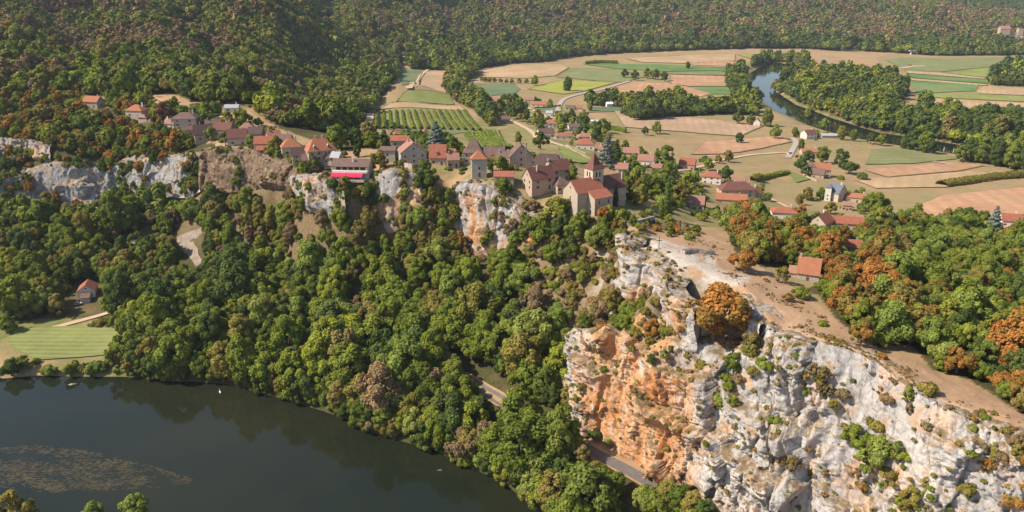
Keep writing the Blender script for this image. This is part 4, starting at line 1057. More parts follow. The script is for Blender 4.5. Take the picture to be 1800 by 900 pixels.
for a in [
 ('stone_house', 'small brown-roofed house squeezed between the square manor and the barn', 886, 290, 9, 7, 4, 3.4, -10, g, 'brown', 'stone'),
 ('stone_house', 'pale-walled little house right of the steep red-roofed house', 796, 292, 7, 7, 4.5, 3, 10, g, 'pink', 'stone'),
 ('stone_house', 'brown-roofed house between the wide brown hipped house and the maroon one', 376, 229, 11, 8, 4.5, 3.6, 18, g, 'brown', 'pinkstone'),
 ('stone_house', 'small pink-roofed house at the foot of the russet tree', 303, 225, 9, 7, 4, 3, -16, g, 'pink', 'cream'),
 ('stone_house', 'little orange-roofed house above the two red barns', 482, 250, 9, 7.5, 4.5, 3.4, 30, g, 'orange', 'pinkstone'),
 ('stone_house', 'dark-roofed annexe touching the right end of the dormered house', 583, 287, 7, 6, 3.6, 2.6, -14, g, 'dark', 'stone'),
 ('small_house', 'brown-roofed house between the lane and the bungalows', 1008, 229, 13, 9, 4.4, 3.4, 12, g, 'brown', 'white'),
 ('small_house', 'orange-roofed cottage below the red hipped bungalow', 1062, 268, 11, 8, 3.6, 3.2, -14, g, 'orange', 'white'),
 ('small_house', 'pink-roofed cottage left of the grey-walled house', 1154, 300, 9, 7, 3.4, 2.6, -12, g, 'pink', 'white')]:
    house(*a, chim=((.5, .2), (-.6, -.1)), wins=(2, 1, 1))
# hamlet and farms on the plain
for a in [
 ('small_house', 'pink-roofed cottage right of the church choir', 1090, 301, 12, 9, 3, 3.4, -14, g, 'pink', 'white'),
 ('villa', 'white villa with pink roofs left of the big round walnut', 1135, 289, 14, 10, 4.5, 4.4, -16, g, 'pink', 'white'),
 ('small_house', 'pale orange-roofed house behind the white villa', 1109, 273, 15, 10, 3.4, 4, -12, g, 'pink', 'stone'),
 ('villa', 'large white villa with several red hipped roofs beside the lane', 1029, 261, 17, 12, 5, 4.6, -8, 'hip', 'red', 'white'),
 ('bungalow', 'bungalow with a pale pink hipped roof behind the red-hipped villa', 1031, 244, 20, 10, 3, 3.2, 4, 'hip', 'pink', 'cream'),
 ('bungalow', 'bungalow with a flat red hipped roof and white walls', 991, 243, 19, 11, 3.4, 2.8, 0, 'hip', 'red', 'white'),
 ('small_house', 'cottage with a white gable and dark brown roof beside the lane', 959, 240, 18, 9, 4.5, 4.4, 18, g, 'brown', 'white'),
 ('villa', 'tall white villa with an orange hipped roof among garden trees', 968, 224, 14, 11, 5.5, 4, 0, 'hip', 'orange', 'white'),
 ('bungalow', 'bungalow with a flat white roof near the dry meadow', 1041, 217, 14, 9, 3.4, .5, -10, 'flat', 'white', 'white'),
 ('farmhouse', 'long orange-roofed white farmhouse at the end of the field track', 948, 187, 22, 11, 3.6, 3.4, -10, g, 'orange', 'white'),
 ('small_house', 'pink-roofed house left of the long orange farmhouse', 931, 180, 14, 10, 4.5, 3.5, -5, g, 'pink', 'white'),
 ('small_house', 'little white house with a grey roof by the track fork', 966, 204, 9, 7.5, 4.5, 2.4, -14, g, 'grey', 'white'),
 ('small_house', 'brown-roofed house left of the small orange house among trees', 1002, 193, 12, 9, 3.4, 3, -6, g, 'brown', 'white'),
 ('small_house', 'small orange-roofed house in the tree belt', 1016, 193, 11, 8, 3.6, 2.8, -6, g, 'orange', 'white'),
 ('small_house', 'tiny white house under the dark conifers of the tree belt', 1071, 188, 9, 7, 5, 2, 10, g, 'white', 'white'),
 ('small_house', 'pink-roofed house in trees left of the stream', 868, 182, 12, 9, 4.5, 4.2, -8, g, 'pink', 'white'),
 ('stone_barn', 'brown-roofed barn beside the lane behind the manor', 885, 215, 15, 9, 4.5, 3.4, 10, g, 'brown', 'stone'),
 ('villa', 'red-roofed house with grey walls right of the big round walnut', 1208, 296, 14, 12, 5, 4.6, -20, g, 'red', 'stone'),
 ('villa', 'white villa with a bright red hipped roof by a dark bush', 1251, 321, 15, 11, 6, 3.6, -18, 'hip', 'red', 'white'),
 ('farmhouse', 'large farmhouse with a wide maroon hipped roof', 1293, 344, 27, 13, 6, 5.4, 4, 'hip', 'maroon', 'pinkstone'),
 ('farm_building', 'long orange-roofed farm wing in front of the maroon-roofed farmhouse', 1284, 358, 22, 8, 4, 3.4, -14, g, 'orange', 'pinkstone'),
 ('farm_building', 'small orange-gabled barn at the right end of the maroon-roofed farmhouse', 1326, 348, 10, 10, 4.6, 4, 62, g, 'orange', 'cream'),
 ('small_house', 'small pink roof just behind the maroon-roofed farmhouse', 1303, 327, 12, 9, 4, 3, -8, g, 'pink', 'stone'),
 ('bungalow', 'white bungalow with a red hipped roof beside a rust-coloured tree', 1377, 383, 17, 10, 4.8, 3.2, -10, 'hip', 'red', 'white'),
 ('farm_building', 'long red-roofed farm range with pale walls under the large tree', 1484, 401, 21, 8.5, 4.6, 3.6, -14, g, 'red', 'pinkstone'),
 ('farm_building', 'red-roofed cross wing at the left end of the long farm range', 1443, 399, 15, 11, 4.4, 5, 48, g, 'red', 'cream'),
 ('farm_building', 'orange-roofed barn right of the slate-roofed house', 1506, 354, 17, 8, 4, 2.6, -22, g, 'orange', 'cream'),
 ('stone_shed', 'small stone outhouse below the orange-roofed barn', 1488, 369, 7, 6, 4.5, 2, -18, g, 'pink', 'pinkstone'),
 ('farm_building', 'orange roof showing above the round dark tree by the lane bend', 1424, 271, 20, 9, 3.4, 2.6, -4, g, 'orange', 'cream'),
 ('small_house', 'white house with a maroon roof left of the long grey shed', 1421, 243, 15, 11, 6, 4, 20, g, 'maroon', 'white'),
 ('small_house', 'red-roofed cottage with a white gable between riverside trees', 1330, 221, 9, 8, 5, 4.8, 70, g, 'red', 'white'),
 ('small_house', 'pink-roofed house half hidden in trees below the villas', 1221, 366, 11, 9, 4, 4, -14, g, 'pink', 'stone'),
 ('small_house', 'red-roofed house behind the tall grey-blue conifer', 1774, 396, 13, 9, 4.5, 4, -14, g, 'red', 'white'),
 ('small_house', 'red roof just visible above the oak wood', 1497, 441, 9, 7, 3.4, 3, -10, g, 'red', 'stone')]:
    house(*a, chim=((.5, .15),), wins=(3, 1, 1))
house('long_shed', 'long low shed with a grey sheet roof right of the white house', 1459, 242, 22, 9, 3.2, 1.8, -3, g, 'grey', 'grey', 'shed', wins=(0, 0, 0), door=False)
house('slate_house', 'pale stone house with a steep blue slate roof and a slim square turret', 1469, 351, 11, 11.5, 7, 6.2, 125, g, 'slate', 'cream', wins=(2, 2, 1), chim=((-.6, 0),), wings=[dict(w=4.6, d=4.6, h=11.2, rh=2.4, roof='hip', rm='slate', wm='white', off=(2.6, 7.6), yaw=-60, wins=(1, 1, 1), rl=.2)])
house('manor_house', 'rambling manor with orange and brown roofs and a short round-windowed tower', 1443, 309, 15, 9.5, 7, 5, -14, g, 'orange', 'stone', 'manor', wins=(3, 1, 2), chim=((.2, -.1), (.8, 0)), wings=[dict(w=6.4, d=6.4, h=8.6, rh=4.4, roof='hip', rm='brown', wm='pinkstone', off=(-9.2, -.5), rl=.2, wins=(1, 1, 0)), dict(w=11, d=8, h=4.2, rh=4.4, roof=g, rm='brown', wm='pinkstone', off=(-3.6, -8.4), yaw=-18, wins=(2, 1, 1))])
house('cliff_top_house', 'small house with a steep orange-red roof and white chimney on the rocky plateau', 1420, 490, 8.6, 7.6, 3.8, 5.4, -24, g, 'orange', 'grey', wins=(1, 1, 1), chim=((-.86, 0),), wings=[dict(w=3.6, d=5, h=2.6, rh=2, roof=g, rm='pink', wm='pinkstone', off=(-5.8, .6), wins=(0, 0, 0))])
house('riverside_house', 'red-roofed white cottage with a brown porch roof above the mown meadow', 156, 517, 11, 9.5, 4.2, 3.4, 108, g, 'red', 'white', wins=(2, 2, 1), wings=[dict(w=5, d=9, h=2.2, rh=1.2, roof='lean', rm='brown', wm='cream', off=(-7.9, .0), yaw=-90 + 0, wins=(0, 0, 0))])
house('garden_hut', 'white walled hut among orange oaks on the wooded slope', 1537, 517, 3.6, 3, 2.2, .8, -10, g, 'white', 'white', 'hut', wins=(1, 0, 0))
# castle on its rock far down the valley
def rock_lump(x, y, z, rx, ry, rz, seed):
    bm = bmesh.new(); bmesh.ops.create_icosphere(bm, subdivisions=5, radius=1.0)
    v = np.array([q.co[:] for q in bm.verts]); f = np.array([[q.index for q in p_.verts] for p_ in bm.faces]); bm.free()
    c1_, _e = cells(v * 3.1 + seed); c2_, _e = cells(v * 8 + seed)
    v = v * (1 + .22 * fbm(v * 1.5 + seed, 3) + (c1_ - .5) * .28 + (c2_ - .5) * .1)[:, None]
    v[:, 2] = np.where(v[:, 2] > .55, .55 + (v[:, 2] - .55) * .25, v[:, 2])
    me = mesh_np('castle_rock', v * np.array([rx, ry, rz]) + np.array([x, y, z]), f, M_ROCK, False, {'stain': np.full(len(v), .3)})
    tag(link('castle_rock', me), kind='structure')
cp = Vector(at(1763, 63, 35))
rock_lump(cp.x + 8, cp.y + 5, 8, 40, 34, 46, 3.0); rock_lump(cp.x + 62, cp.y + 15, 4, 44, 34, 50, 8.0); rock_lump(cp.x + 120, cp.y + 22, 10, 50, 34, 52, 14.0); rock_lump(cp.x + 30, cp.y - 14, 0, 26, 22, 34, 21.0)
cs = tag(empty('castle', cp, R_(-6)), 'distant pale castle on a rock at the far right of the valley', 'castle')
block(cs, 27, 18, 20, 7, 'gable', 'pink', 'pinkstone', off=(0, 0), wins=(3, 1, 1), door=False, names=('keep_wall', 'keep_roof'), base=-10)
block(cs, 13, 13, 21, 1, 'flat', 'pink', 'pinkstone', off=(45, 4), wins=(1, 1, 1), door=False, names=('tower_wall', 'tower_roof'), base=-12)
block(cs, 34, 7, 9, 1, 'flat', 'pink', 'stone', off=(24, 6), wins=(0, 0, 0), door=False, names=('curtain_wall', 'wall_walk'), base=-12)
block(cs, 22, 12, 15, 5, 'hip', 'brown', 'stone', off=(66, 10), wins=(2, 1, 0), door=False, names=('hall_wall', 'hall_roof'), base=-12)
# old walls
def wall_thing(label, px, h, th, mat, name='stone_wall'):
    pts = path_pts(px, 3.0); mb = MB()
    for i in range(len(pts) - 1):
        a, b = pts[i], pts[i + 1]; d = (b - a); d.z = 0
        if d.length < .05: continue
        n = Vector((-d.y, d.x, 0)).normalized() * th / 2
        mb.add([a - n - Vector((0, 0, 2)), b - n - Vector((0, 0, 2)), b + n - Vector((0, 0, 2)), a + n - Vector((0, 0, 2)), a - n + Vector((0, 0, h)), b - n + Vector((0, 0, h)), b + n + Vector((0, 0, h)), a + n + Vector((0, 0, h))],
               [(0, 3, 2, 1), (4, 5, 6, 7), (0, 1, 5, 4), (1, 2, 6, 5), (2, 3, 7, 6), (3, 0, 4, 7)])
    return tag(mb.build(name, mat), label, 'wall')
wall_thing('rubble retaining wall of the grassy terrace in the gully left of the tower cliff', [(787, 357), (797, 362), (809, 355)], 4.2, 1.0, WM['grey'])
wall_thing('crumbling stone wall below the church choir', [(1086, 392), (1105, 398), (1128, 394), (1150, 388)], 2.6, .8, WM['grey'])
wall_thing('low garden wall in front of the cliff-rim houses', [(380, 258), (405, 262), (440, 262)], 1.6, .6, WM['stone'])
wall_thing('low wall along the village road below the earthy cliff', [(400, 331), (440, 327), (478, 321), (500, 317)], 1.1, .5, WM['stone'])
wall_thing('stone wall under the gabled pink-roofed house', [(704, 292), (725, 296), (745, 294)], 2.5, .7, WM['stone'])
wall_thing('ruined ridge of stacked rock on the bare plateau', [(1200, 446), (1215, 443), (1240, 446), (1255, 447)], 1.6, 2.0, M_ROCK, 'rock_wall')
wall_thing('dry stone wall in front of the rambling manor', [(1408, 304), (1420, 312), (1436, 319)], 1.2, .6, WM['stone'])
wall_thing('long low wall beside the lane to the hamlet', [(995, 256), (1010, 263), (1030, 272)], 1.2, .6, WM['pinkstone'])
VIS += [([(658, 199), (818, 197), (842, 226), (790, 232), (658, 222)], 1010), ([(818, 238), (870, 231), (902, 258), (852, 262)], 850), ([(696, 160), (786, 166), (808, 194), (668, 192)], 1150), ([(1158, 308), (1184, 308), (1184, 372), (1156, 372)], 396), ([(1076, 300), (1090, 300), (1090, 340), (1076, 340)], 384), ([(832, 672), (850, 678), (905, 716), (890, 720), (855, 700)], 330), ([(1030, 784), (1150, 846), (1155, 862), (1100, 838), (1048, 806)], 300), ([(30, 578), (215, 578), (210, 615), (180, 625), (60, 630), (20, 600)], 400),
        ([(310, 430), (332, 414), (350, 406), (340, 426), (352, 464), (338, 460), (316, 444)], 510), ([(146, 500), (168, 500), (168, 530), (110, 566), (40, 580)], 440), ([(826, 330), (850, 330), (852, 440), (830, 440)], 410), ([(670, 310), (690, 310), (712, 340), (690, 372)], 425),
        ([(1020, 600), (1250, 620), (1600, 700), (1800, 790), (1800, 900), (1230, 900), (1040, 730)], 300), ([(1110, 420), (1180, 470), (1260, 450), (1320, 495), (1190, 510), (1110, 500)], 318), ([(1320, 500), (1400, 555), (1470, 590), (1360, 580)], 262),
        ([(60, 300), (180, 295), (175, 350), (100, 355)], 560), ([(390, 268), (500, 282), (500, 312), (390, 325)], 515), ([(440, 322), (505, 316), (505, 320), (440, 327)], 490), ([(530, 305), (600, 316), (590, 345), (545, 345)], 430), ([(1588, 645), (1660, 685), (1790, 740), (1790, 722), (1700, 680)], 215), ([(590, 296), (655, 296), (655, 314), (590, 314)], 432)]
# ------------------------------------------------------------------ vegetation
def leaf_mat(name, stops, trans=.22, tint=(.62, 1.36), second=None):
    m, nt, out = new_mat(name); t = NT(nt)
    base = t.ramp(t.rand(), stops)
    if second:
        base = t.mix(t.mapr(t.math('ADD', t.noise(t.obj(), 1.15, 3), t.math('MULTIPLY', t.rand(), .16)), .46, .64), base, second)
    tv = t.mapr(t.attr('tint'), 0, 1, *tint)
    vm = t.n('ShaderNodeVectorMath'); vm.operation = 'SCALE'; nt.links.new(base, vm.inputs[0]); nt.links.new(tv, vm.inputs['Scale'])
    col = vm.outputs[0]
    d = t.n('ShaderNodeBsdfDiffuse'); nt.links.new(col, d.inputs[0])
    tr = t.n('ShaderNodeBsdfTranslucent')
    nt.links.new(t.mix(1.0, col, (1.0, 1.15, .55), 'MULTIPLY'), tr.inputs[0])
    mx = t.n('ShaderNodeMixShader'); mx.inputs[0].default_value = trans
    nt.links.new(d.outputs[0], mx.inputs[1]); nt.links.new(tr.outputs[0], mx.inputs[2]); nt.links.new(mx.outputs[0], out.inputs[0])
    return m
LM = {
 'green': leaf_mat('green_leaves', [(0, (0.126, 0.163, 0.030)), (.3, (0.184, 0.225, 0.035)), (.55, (0.232, 0.261, 0.039)), (.75, (0.150, 0.185, 0.041)), (.9, (0.274, 0.297, 0.040)), (1, (0.241, 0.224, 0.050))]),
 'bright': leaf_mat('bright_green_leaves', [(0, (0.197, 0.252, 0.054)), (.5, (0.236, 0.282, 0.059)), (1, (0.270, 0.296, 0.069))]),
 'dark': leaf_mat('dark_green_leaves', [(0, (0.078, 0.116, 0.032)), (.5, (0.106, 0.145, 0.038)), (1, (0.140, 0.171, 0.046))]),
 'olive': leaf_mat('olive_leaves', [(0, (0.224, 0.199, 0.048)), (.5, (0.286, 0.235, 0.057)), (1, (0.242, 0.190, 0.069))]),
 'brown': leaf_mat('dry_brown_leaves', [(0, (0.204, 0.145, 0.079)), (.5, (0.254, 0.172, 0.089)), (1, (0.217, 0.174, 0.079))], .1),
 'autumn': leaf_mat('autumn_leaves', [(0, (0.302, 0.146, 0.040)), (.35, (0.375, 0.157, 0.045)), (.65, (0.263, 0.162, 0.043)), (1, (0.336, 0.196, 0.047))], second=(.235, .20, .055)),
 'golden': leaf_mat('golden_green_leaves', [(0, (0.213, 0.174, 0.040)), (.5, (0.252, 0.168, 0.040)), (1, (0.179, 0.174, 0.047))], second=(.40, .18, .048)),
 'blue': leaf_mat('grey_blue_needles', [(0, (0.158, 0.198, 0.166)), (1, (0.206, 0.245, 0.206))], .05),
 'red': leaf_mat('russet_leaves', [(0, (0.190, 0.090, 0.054)), (1, (0.224, 0.118, 0.065))], .1),
 'purple': leaf_mat('purple_leaves', [(0, (0.047, 0.027, 0.034)), (1, (0.067, 0.034, 0.038))], .1),
 'hill': leaf_mat('hillside_leaves', [(0, (0.131, 0.157, 0.037)), (.25, (0.179, 0.202, 0.041)), (.5, (0.218, 0.230, 0.048)), (.7, (0.154, 0.177, 0.043)), (.85, (0.249, 0.226, 0.057)), (1, (0.268, 0.212, 0.067))]),
}
m, nt, out = new_mat('bark'); t = NT(nt)
t.bsdf(out, t.mix(t.noise(t.obj(), 6, 4), (.10, .078, .058), (.20, .165, .13)), .95, .1); M_BARK = m
m, nt, out = new_mat('dead_wood'); t = NT(nt)
t.bsdf(out, t.mix(t.noise(t.obj(), 3, 4), (.30, .26, .22), (.42, .38, .34)), .95, .1); M_DEAD = m

def ico(sub):
    bm = bmesh.new(); bmesh.ops.create_icosphere(bm, subdivisions=sub, radius=1.0)
    v = np.array([q.co[:] for q in bm.verts]); f = np.array([[q.index for q in p.verts] for p in bm.faces]); bm.free()
    return v, f
ICO = {k: ico(k) for k in (1, 2, 3)}

def clumps_for(kind, r):
    "list of clump centres and radii inside a crown of radius 1 standing on z = 0"
    C = []
    if kind == 'round':
        n = int(r.integers(15, 34))
        hz = r.uniform(.75, 1.3); lx, ly = r.uniform(-.22, .22, 2)
        for i in range(n):
            u = (i + .5) / n; ph = i * 2.39996 + r.uniform(-.5, .5); ct = 1 - 1.75 * u; s = math.sqrt(max(0, 1 - ct * ct))
            k = r.uniform(.40, .98)
            C.append((k * s * math.cos(ph) + lx * (ct + .4), k * s * math.sin(ph) + ly * (ct + .4), 1.22 + k * 1.02 * hz * ct, r.uniform(.16, .42) * (1.25 - .5 * k)))
        C.append((r.uniform(-.15, .15), r.uniform(-.15, .15), 1.22 + .8 * hz, .36))
    elif kind == 'broad':
        for i in range(26):
            u = (i + .5) / 26; ph = i * 2.39996 + r.uniform(-.5, .5); ct = 1 - 1.5 * u; s = math.sqrt(max(0, 1 - ct * ct)); k = r.uniform(.5, .88)
            C.append((k * s * math.cos(ph) * 1.05, k * s * math.sin(ph) * 1.05, .95 + k * .66 * ct, r.uniform(.18, .34)))
    elif kind == 'tall':
        for i in range(28):
            z = .35 + 2.5 * (i + .5) / 28; w = math.sin(min(1, (z - .1) / 3.0) * math.pi) ** .6; ph = i * 2.39996
            k = r.uniform(.4, .72); C.append((k * w * math.cos(ph), k * w * math.sin(ph), z, r.uniform(.2, .38) * (.6 + .5 * w)))
    elif kind == 'poplar':
        for i in range(26):
            z = .3 + 4.9 * (i + .5) / 26; w = math.sin(min(1, z / 5.6) * math.pi) ** .5; ph = i * 2.39996
            C.append((.5 * w * math.cos(ph), .5 * w * math.sin(ph), z, r.uniform(.34, .52) * (.5 + .6 * w)))
    elif kind == 'cypress':
        for i in range(26):
            z = .2 + 7.4 * (i + .5) / 26; w = min(1, (7.9 - z) / 4.5) * min(1, .5 + z); ph = i * 2.39996
            C.append((.35 * w * math.cos(ph), .35 * w * math.sin(ph), z, .55 * w + .12))
    elif kind == 'conifer':
        for i in range(46):
            z = .35 + 3.0 * (i / 46); w = 1.0 - (z - .35) / 3.15; ph = i * 2.39996; k = w * r.uniform(.55, .85)
            C.append((k * math.cos(ph), k * math.sin(ph), z + r.uniform(-.08, .08), .12 + .22 * w))
    elif kind == 'umbrella':
        for i in range(20):
            ph = i * 2.39996; k = math.sqrt((i + .5) / 20) * .85
            C.append((k * math.cos(ph), k * math.sin(ph), 1.35 + .28 * (1 - k * k) + r.uniform(-.06, .06), r.uniform(.2, .3)))
    elif kind == 'shrub':
        n = 9
        for i in range(n):
            ph = i * 2.39996; k = math.sqrt((i + .3) / n) * .72
            C.append((k * math.cos(ph), k * math.sin(ph), .38 + .32 * (1 - k) + r.uniform(-.1, .12), r.uniform(.28, .42)))
    return C

def crown_mesh(name, kind, seed, nleaf, size, mat, core=2, flat=1.0):
    r = np.random.default_rng(seed)
    C = np.array(clumps_for(kind, r))
    vs, fs, tint = [], [], []
    off = 0
    # inner foliage mass
    cv, cf = ICO[core]
    zl, zh = C[:, 2].min(), C[:, 2].max()
    for c in (C if core < 3 else C):
        v = cv * (c[3] * .74) * np.array([1, 1, flat])
        v = v * (1 + .22 * perlin(cv * 1.9 + c[:3] * 3 + seed)[:, None]) + c[:3]
        vs.append(v); fs.append(np.concatenate([cf, cf[:, 2:3]], 1) + off); off += len(v)
        tint.append(np.full(len(v), r.uniform(.15, .45)))
    # leaf sprays
    w = C[:, 3] ** 2; w /= w.sum()
    ci = r.choice(len(C), nleaf, p=w)
    d = r.normal(size=(nleaf, 3)); d /= np.linalg.norm(d, axis=1)[:, None]
    ctr = np.array([0, 0, (zl + zh) / 2])
    g = C[ci, :3] - ctr; g /= np.linalg.norm(g, axis=1)[:, None] + 1e-6
    flip = (d * g).sum(1) < -.35
    d[flip] -= 2 * (d * g).sum(1)[flip][:, None] * g[flip]
    pos = C[ci, :3] + d * (C[ci, 3] * r.uniform(.74, 1.14, nleaf))[:, None] * np.array([1, 1, flat])
    nn = d * .9 + g * .35 + r.normal(size=(nleaf, 3)) * .50 + np.array([0, 0, .22]); nn /= np.linalg.norm(nn, axis=1)[:, None]
    a = np.cross(nn, r.normal(size=(nleaf, 3))); a /= np.linalg.norm(a, axis=1)[:, None]; b = np.cross(nn, a)
    sz = size * r.uniform(.6, 1.35, nleaf)
    q = []
    for (ka, kb) in ((-1, -.55), (.35, -.8), (1, .5), (-.4, .85)):
        q.append(pos + a * (ka * sz * r.uniform(.75, 1.2, nleaf))[:, None] + b * (kb * sz * r.uniform(.75, 1.2, nleaf))[:, None])
    lv = np.stack(q, 1).reshape(-1, 3)
    vs.append(lv); fs.append(np.arange(nleaf * 4).reshape(-1, 4) + off)
    clump_t = r.uniform(.2, .8, len(C))
    tint.append(np.repeat(np.clip(clump_t[ci] + r.normal(size=nleaf) * .18, 0, 1), 4))
    V = np.concatenate(vs)
    # icosphere faces are triangles padded to quads: split into two meshes' worth of loops
    Ft = np.concatenate(fs[:-1])[:, :3]; Fq = fs[-1]
    me = bpy.data.meshes.new(name)
    me.vertices.add(len(V)); me.vertices.foreach_set('co', np.ascontiguousarray(V, np.float32).ravel())
    nl = Ft.size + Fq.size
    me.loops.add(nl); me.loops.foreach_set('vertex_index', np.concatenate([Ft.ravel(), Fq.ravel()]).astype(np.int32))
    me.polygons.add(len(Ft) + len(Fq))
    ls = np.concatenate([np.arange(len(Ft)) * 3, Ft.size + np.arange(len(Fq)) * 4]).astype(np.int32)
    me.polygons.foreach_set('loop_start', ls)
    me.update(calc_edges=True)
    at_ = me.attributes.new('tint', 'FLOAT', 'POINT'); at_.data.foreach_set('value', np.concatenate(tint).astype(np.float32))
    me.materials.append(mat)
    return me

def trunk_mesh(name, kind, seed):
    r = random.Random(seed); mb = MB()
    top = {'round': 1.25, 'broad': .95, 'tall': 1.9, 'poplar': 3.5, 'cypress': 5, 'conifer': 2.9, 'umbrella': 1.3}.get(kind, 1.0)
    mb.tube([(0, 0, -.25), (.02, .01, .3), (.04, -.02, top * .6), (.02, .03, top)], [.11, .075, .055, .025], 7)
    for i in range(4):
        a = i * 1.6 + r.random(); z = top * (.42 + .12 * i)
        mb.tube([(.03, 0, z), (.3 * math.cos(a), .3 * math.sin(a), z + .22), (.55 * math.cos(a), .55 * math.sin(a), z + .45)], [.04, .028, .012], 5)
    me = bpy.data.meshes.new(name); me.from_pydata(mb.v, [], mb.f); me.materials.append(M_BARK)
    return me

# crowns: high detail for trees that stand alone or near, middle and low for distant woods
NSH = 8
PROTO = {}
def proto(kind, colour, lod, k):
    key = (kind, colour, lod, k)
    if key not in PROTO:
        nleaf, size, core = {0: (4400, .056, 1), 1: (950, .125, 1), 2: (260, .22, 1)}[lod]
        if kind in ('poplar', 'cypress'): nleaf = int(nleaf * 1.6)
        if kind == 'conifer': nleaf = int(nleaf * 1.3)
        if kind == 'shrub': nleaf = int(nleaf * .42); size *= 1.35
        PROTO[key] = crown_mesh('crown_' + kind, kind, hash((kind, k)) % 9973 if False else (sum(map(ord, kind)) * 31 + k * 101) % 9973, nleaf, size, LM[colour], core, .55 if kind in ('conifer', 'umbrella') else 1.0)
    return PROTO[key]
TRUNK = {}
def trunk(kind, k):
    if (kind, k) not in TRUNK: TRUNK[(kind, k)] = trunk_mesh('trunk_' + kind, kind, k)
    return TRUNK[(kind, k)]

# ---- candidates ------------------------------------------------------------
road_xy = np.concatenate([np.array([(p.x, p.y, w / 2 + 1.5) for p in pts]) for pts, w in ROADW])
def free_of_roads(x, y, rad):
    ok = np.ones(len(x), bool)
    for i in range(0, len(road_xy)):
        rx, ry, rw = road_xy[i]
        m = (np.abs(x - rx) < 20) & (np.abs(y - ry) < 20)
        if m.any(): ok[m] &= np.hypot(x[m] - rx, y[m] - ry) > rw + rad[m] * .45
    for hx, hy, hr, hz in HOUSES:
        m = (np.abs(x - hx) < 40) & (np.abs(y - hy) < 40)
        if m.any(): ok[m] &= np.hypot(x[m] - hx, y[m] - hy) > hr + rad[m] * .55
    return ok
def not_hiding(x, y, z, rad, kind_h):
    ok = np.ones(len(x), bool)
    mpp = np.sqrt(y * y + x * x + (H - z) ** 2) / F
    for poly, yl in VIS:
        xs = [p[0] for p in poly]; ys = [p[1] for p in poly]
        m0 = y < yl
        if not m0.any(): continue
        for fx, fz in ((0, 1), (0, .75), (0, .45), (-.7, .6), (.7, .6), (0, .2), (-.5, .9), (.5, .9)):
            px, py = project(x + fx * rad, y, z + fz * kind_h * rad)
            ok &= ~(m0 & in_poly(px, py, poly))
    return ok

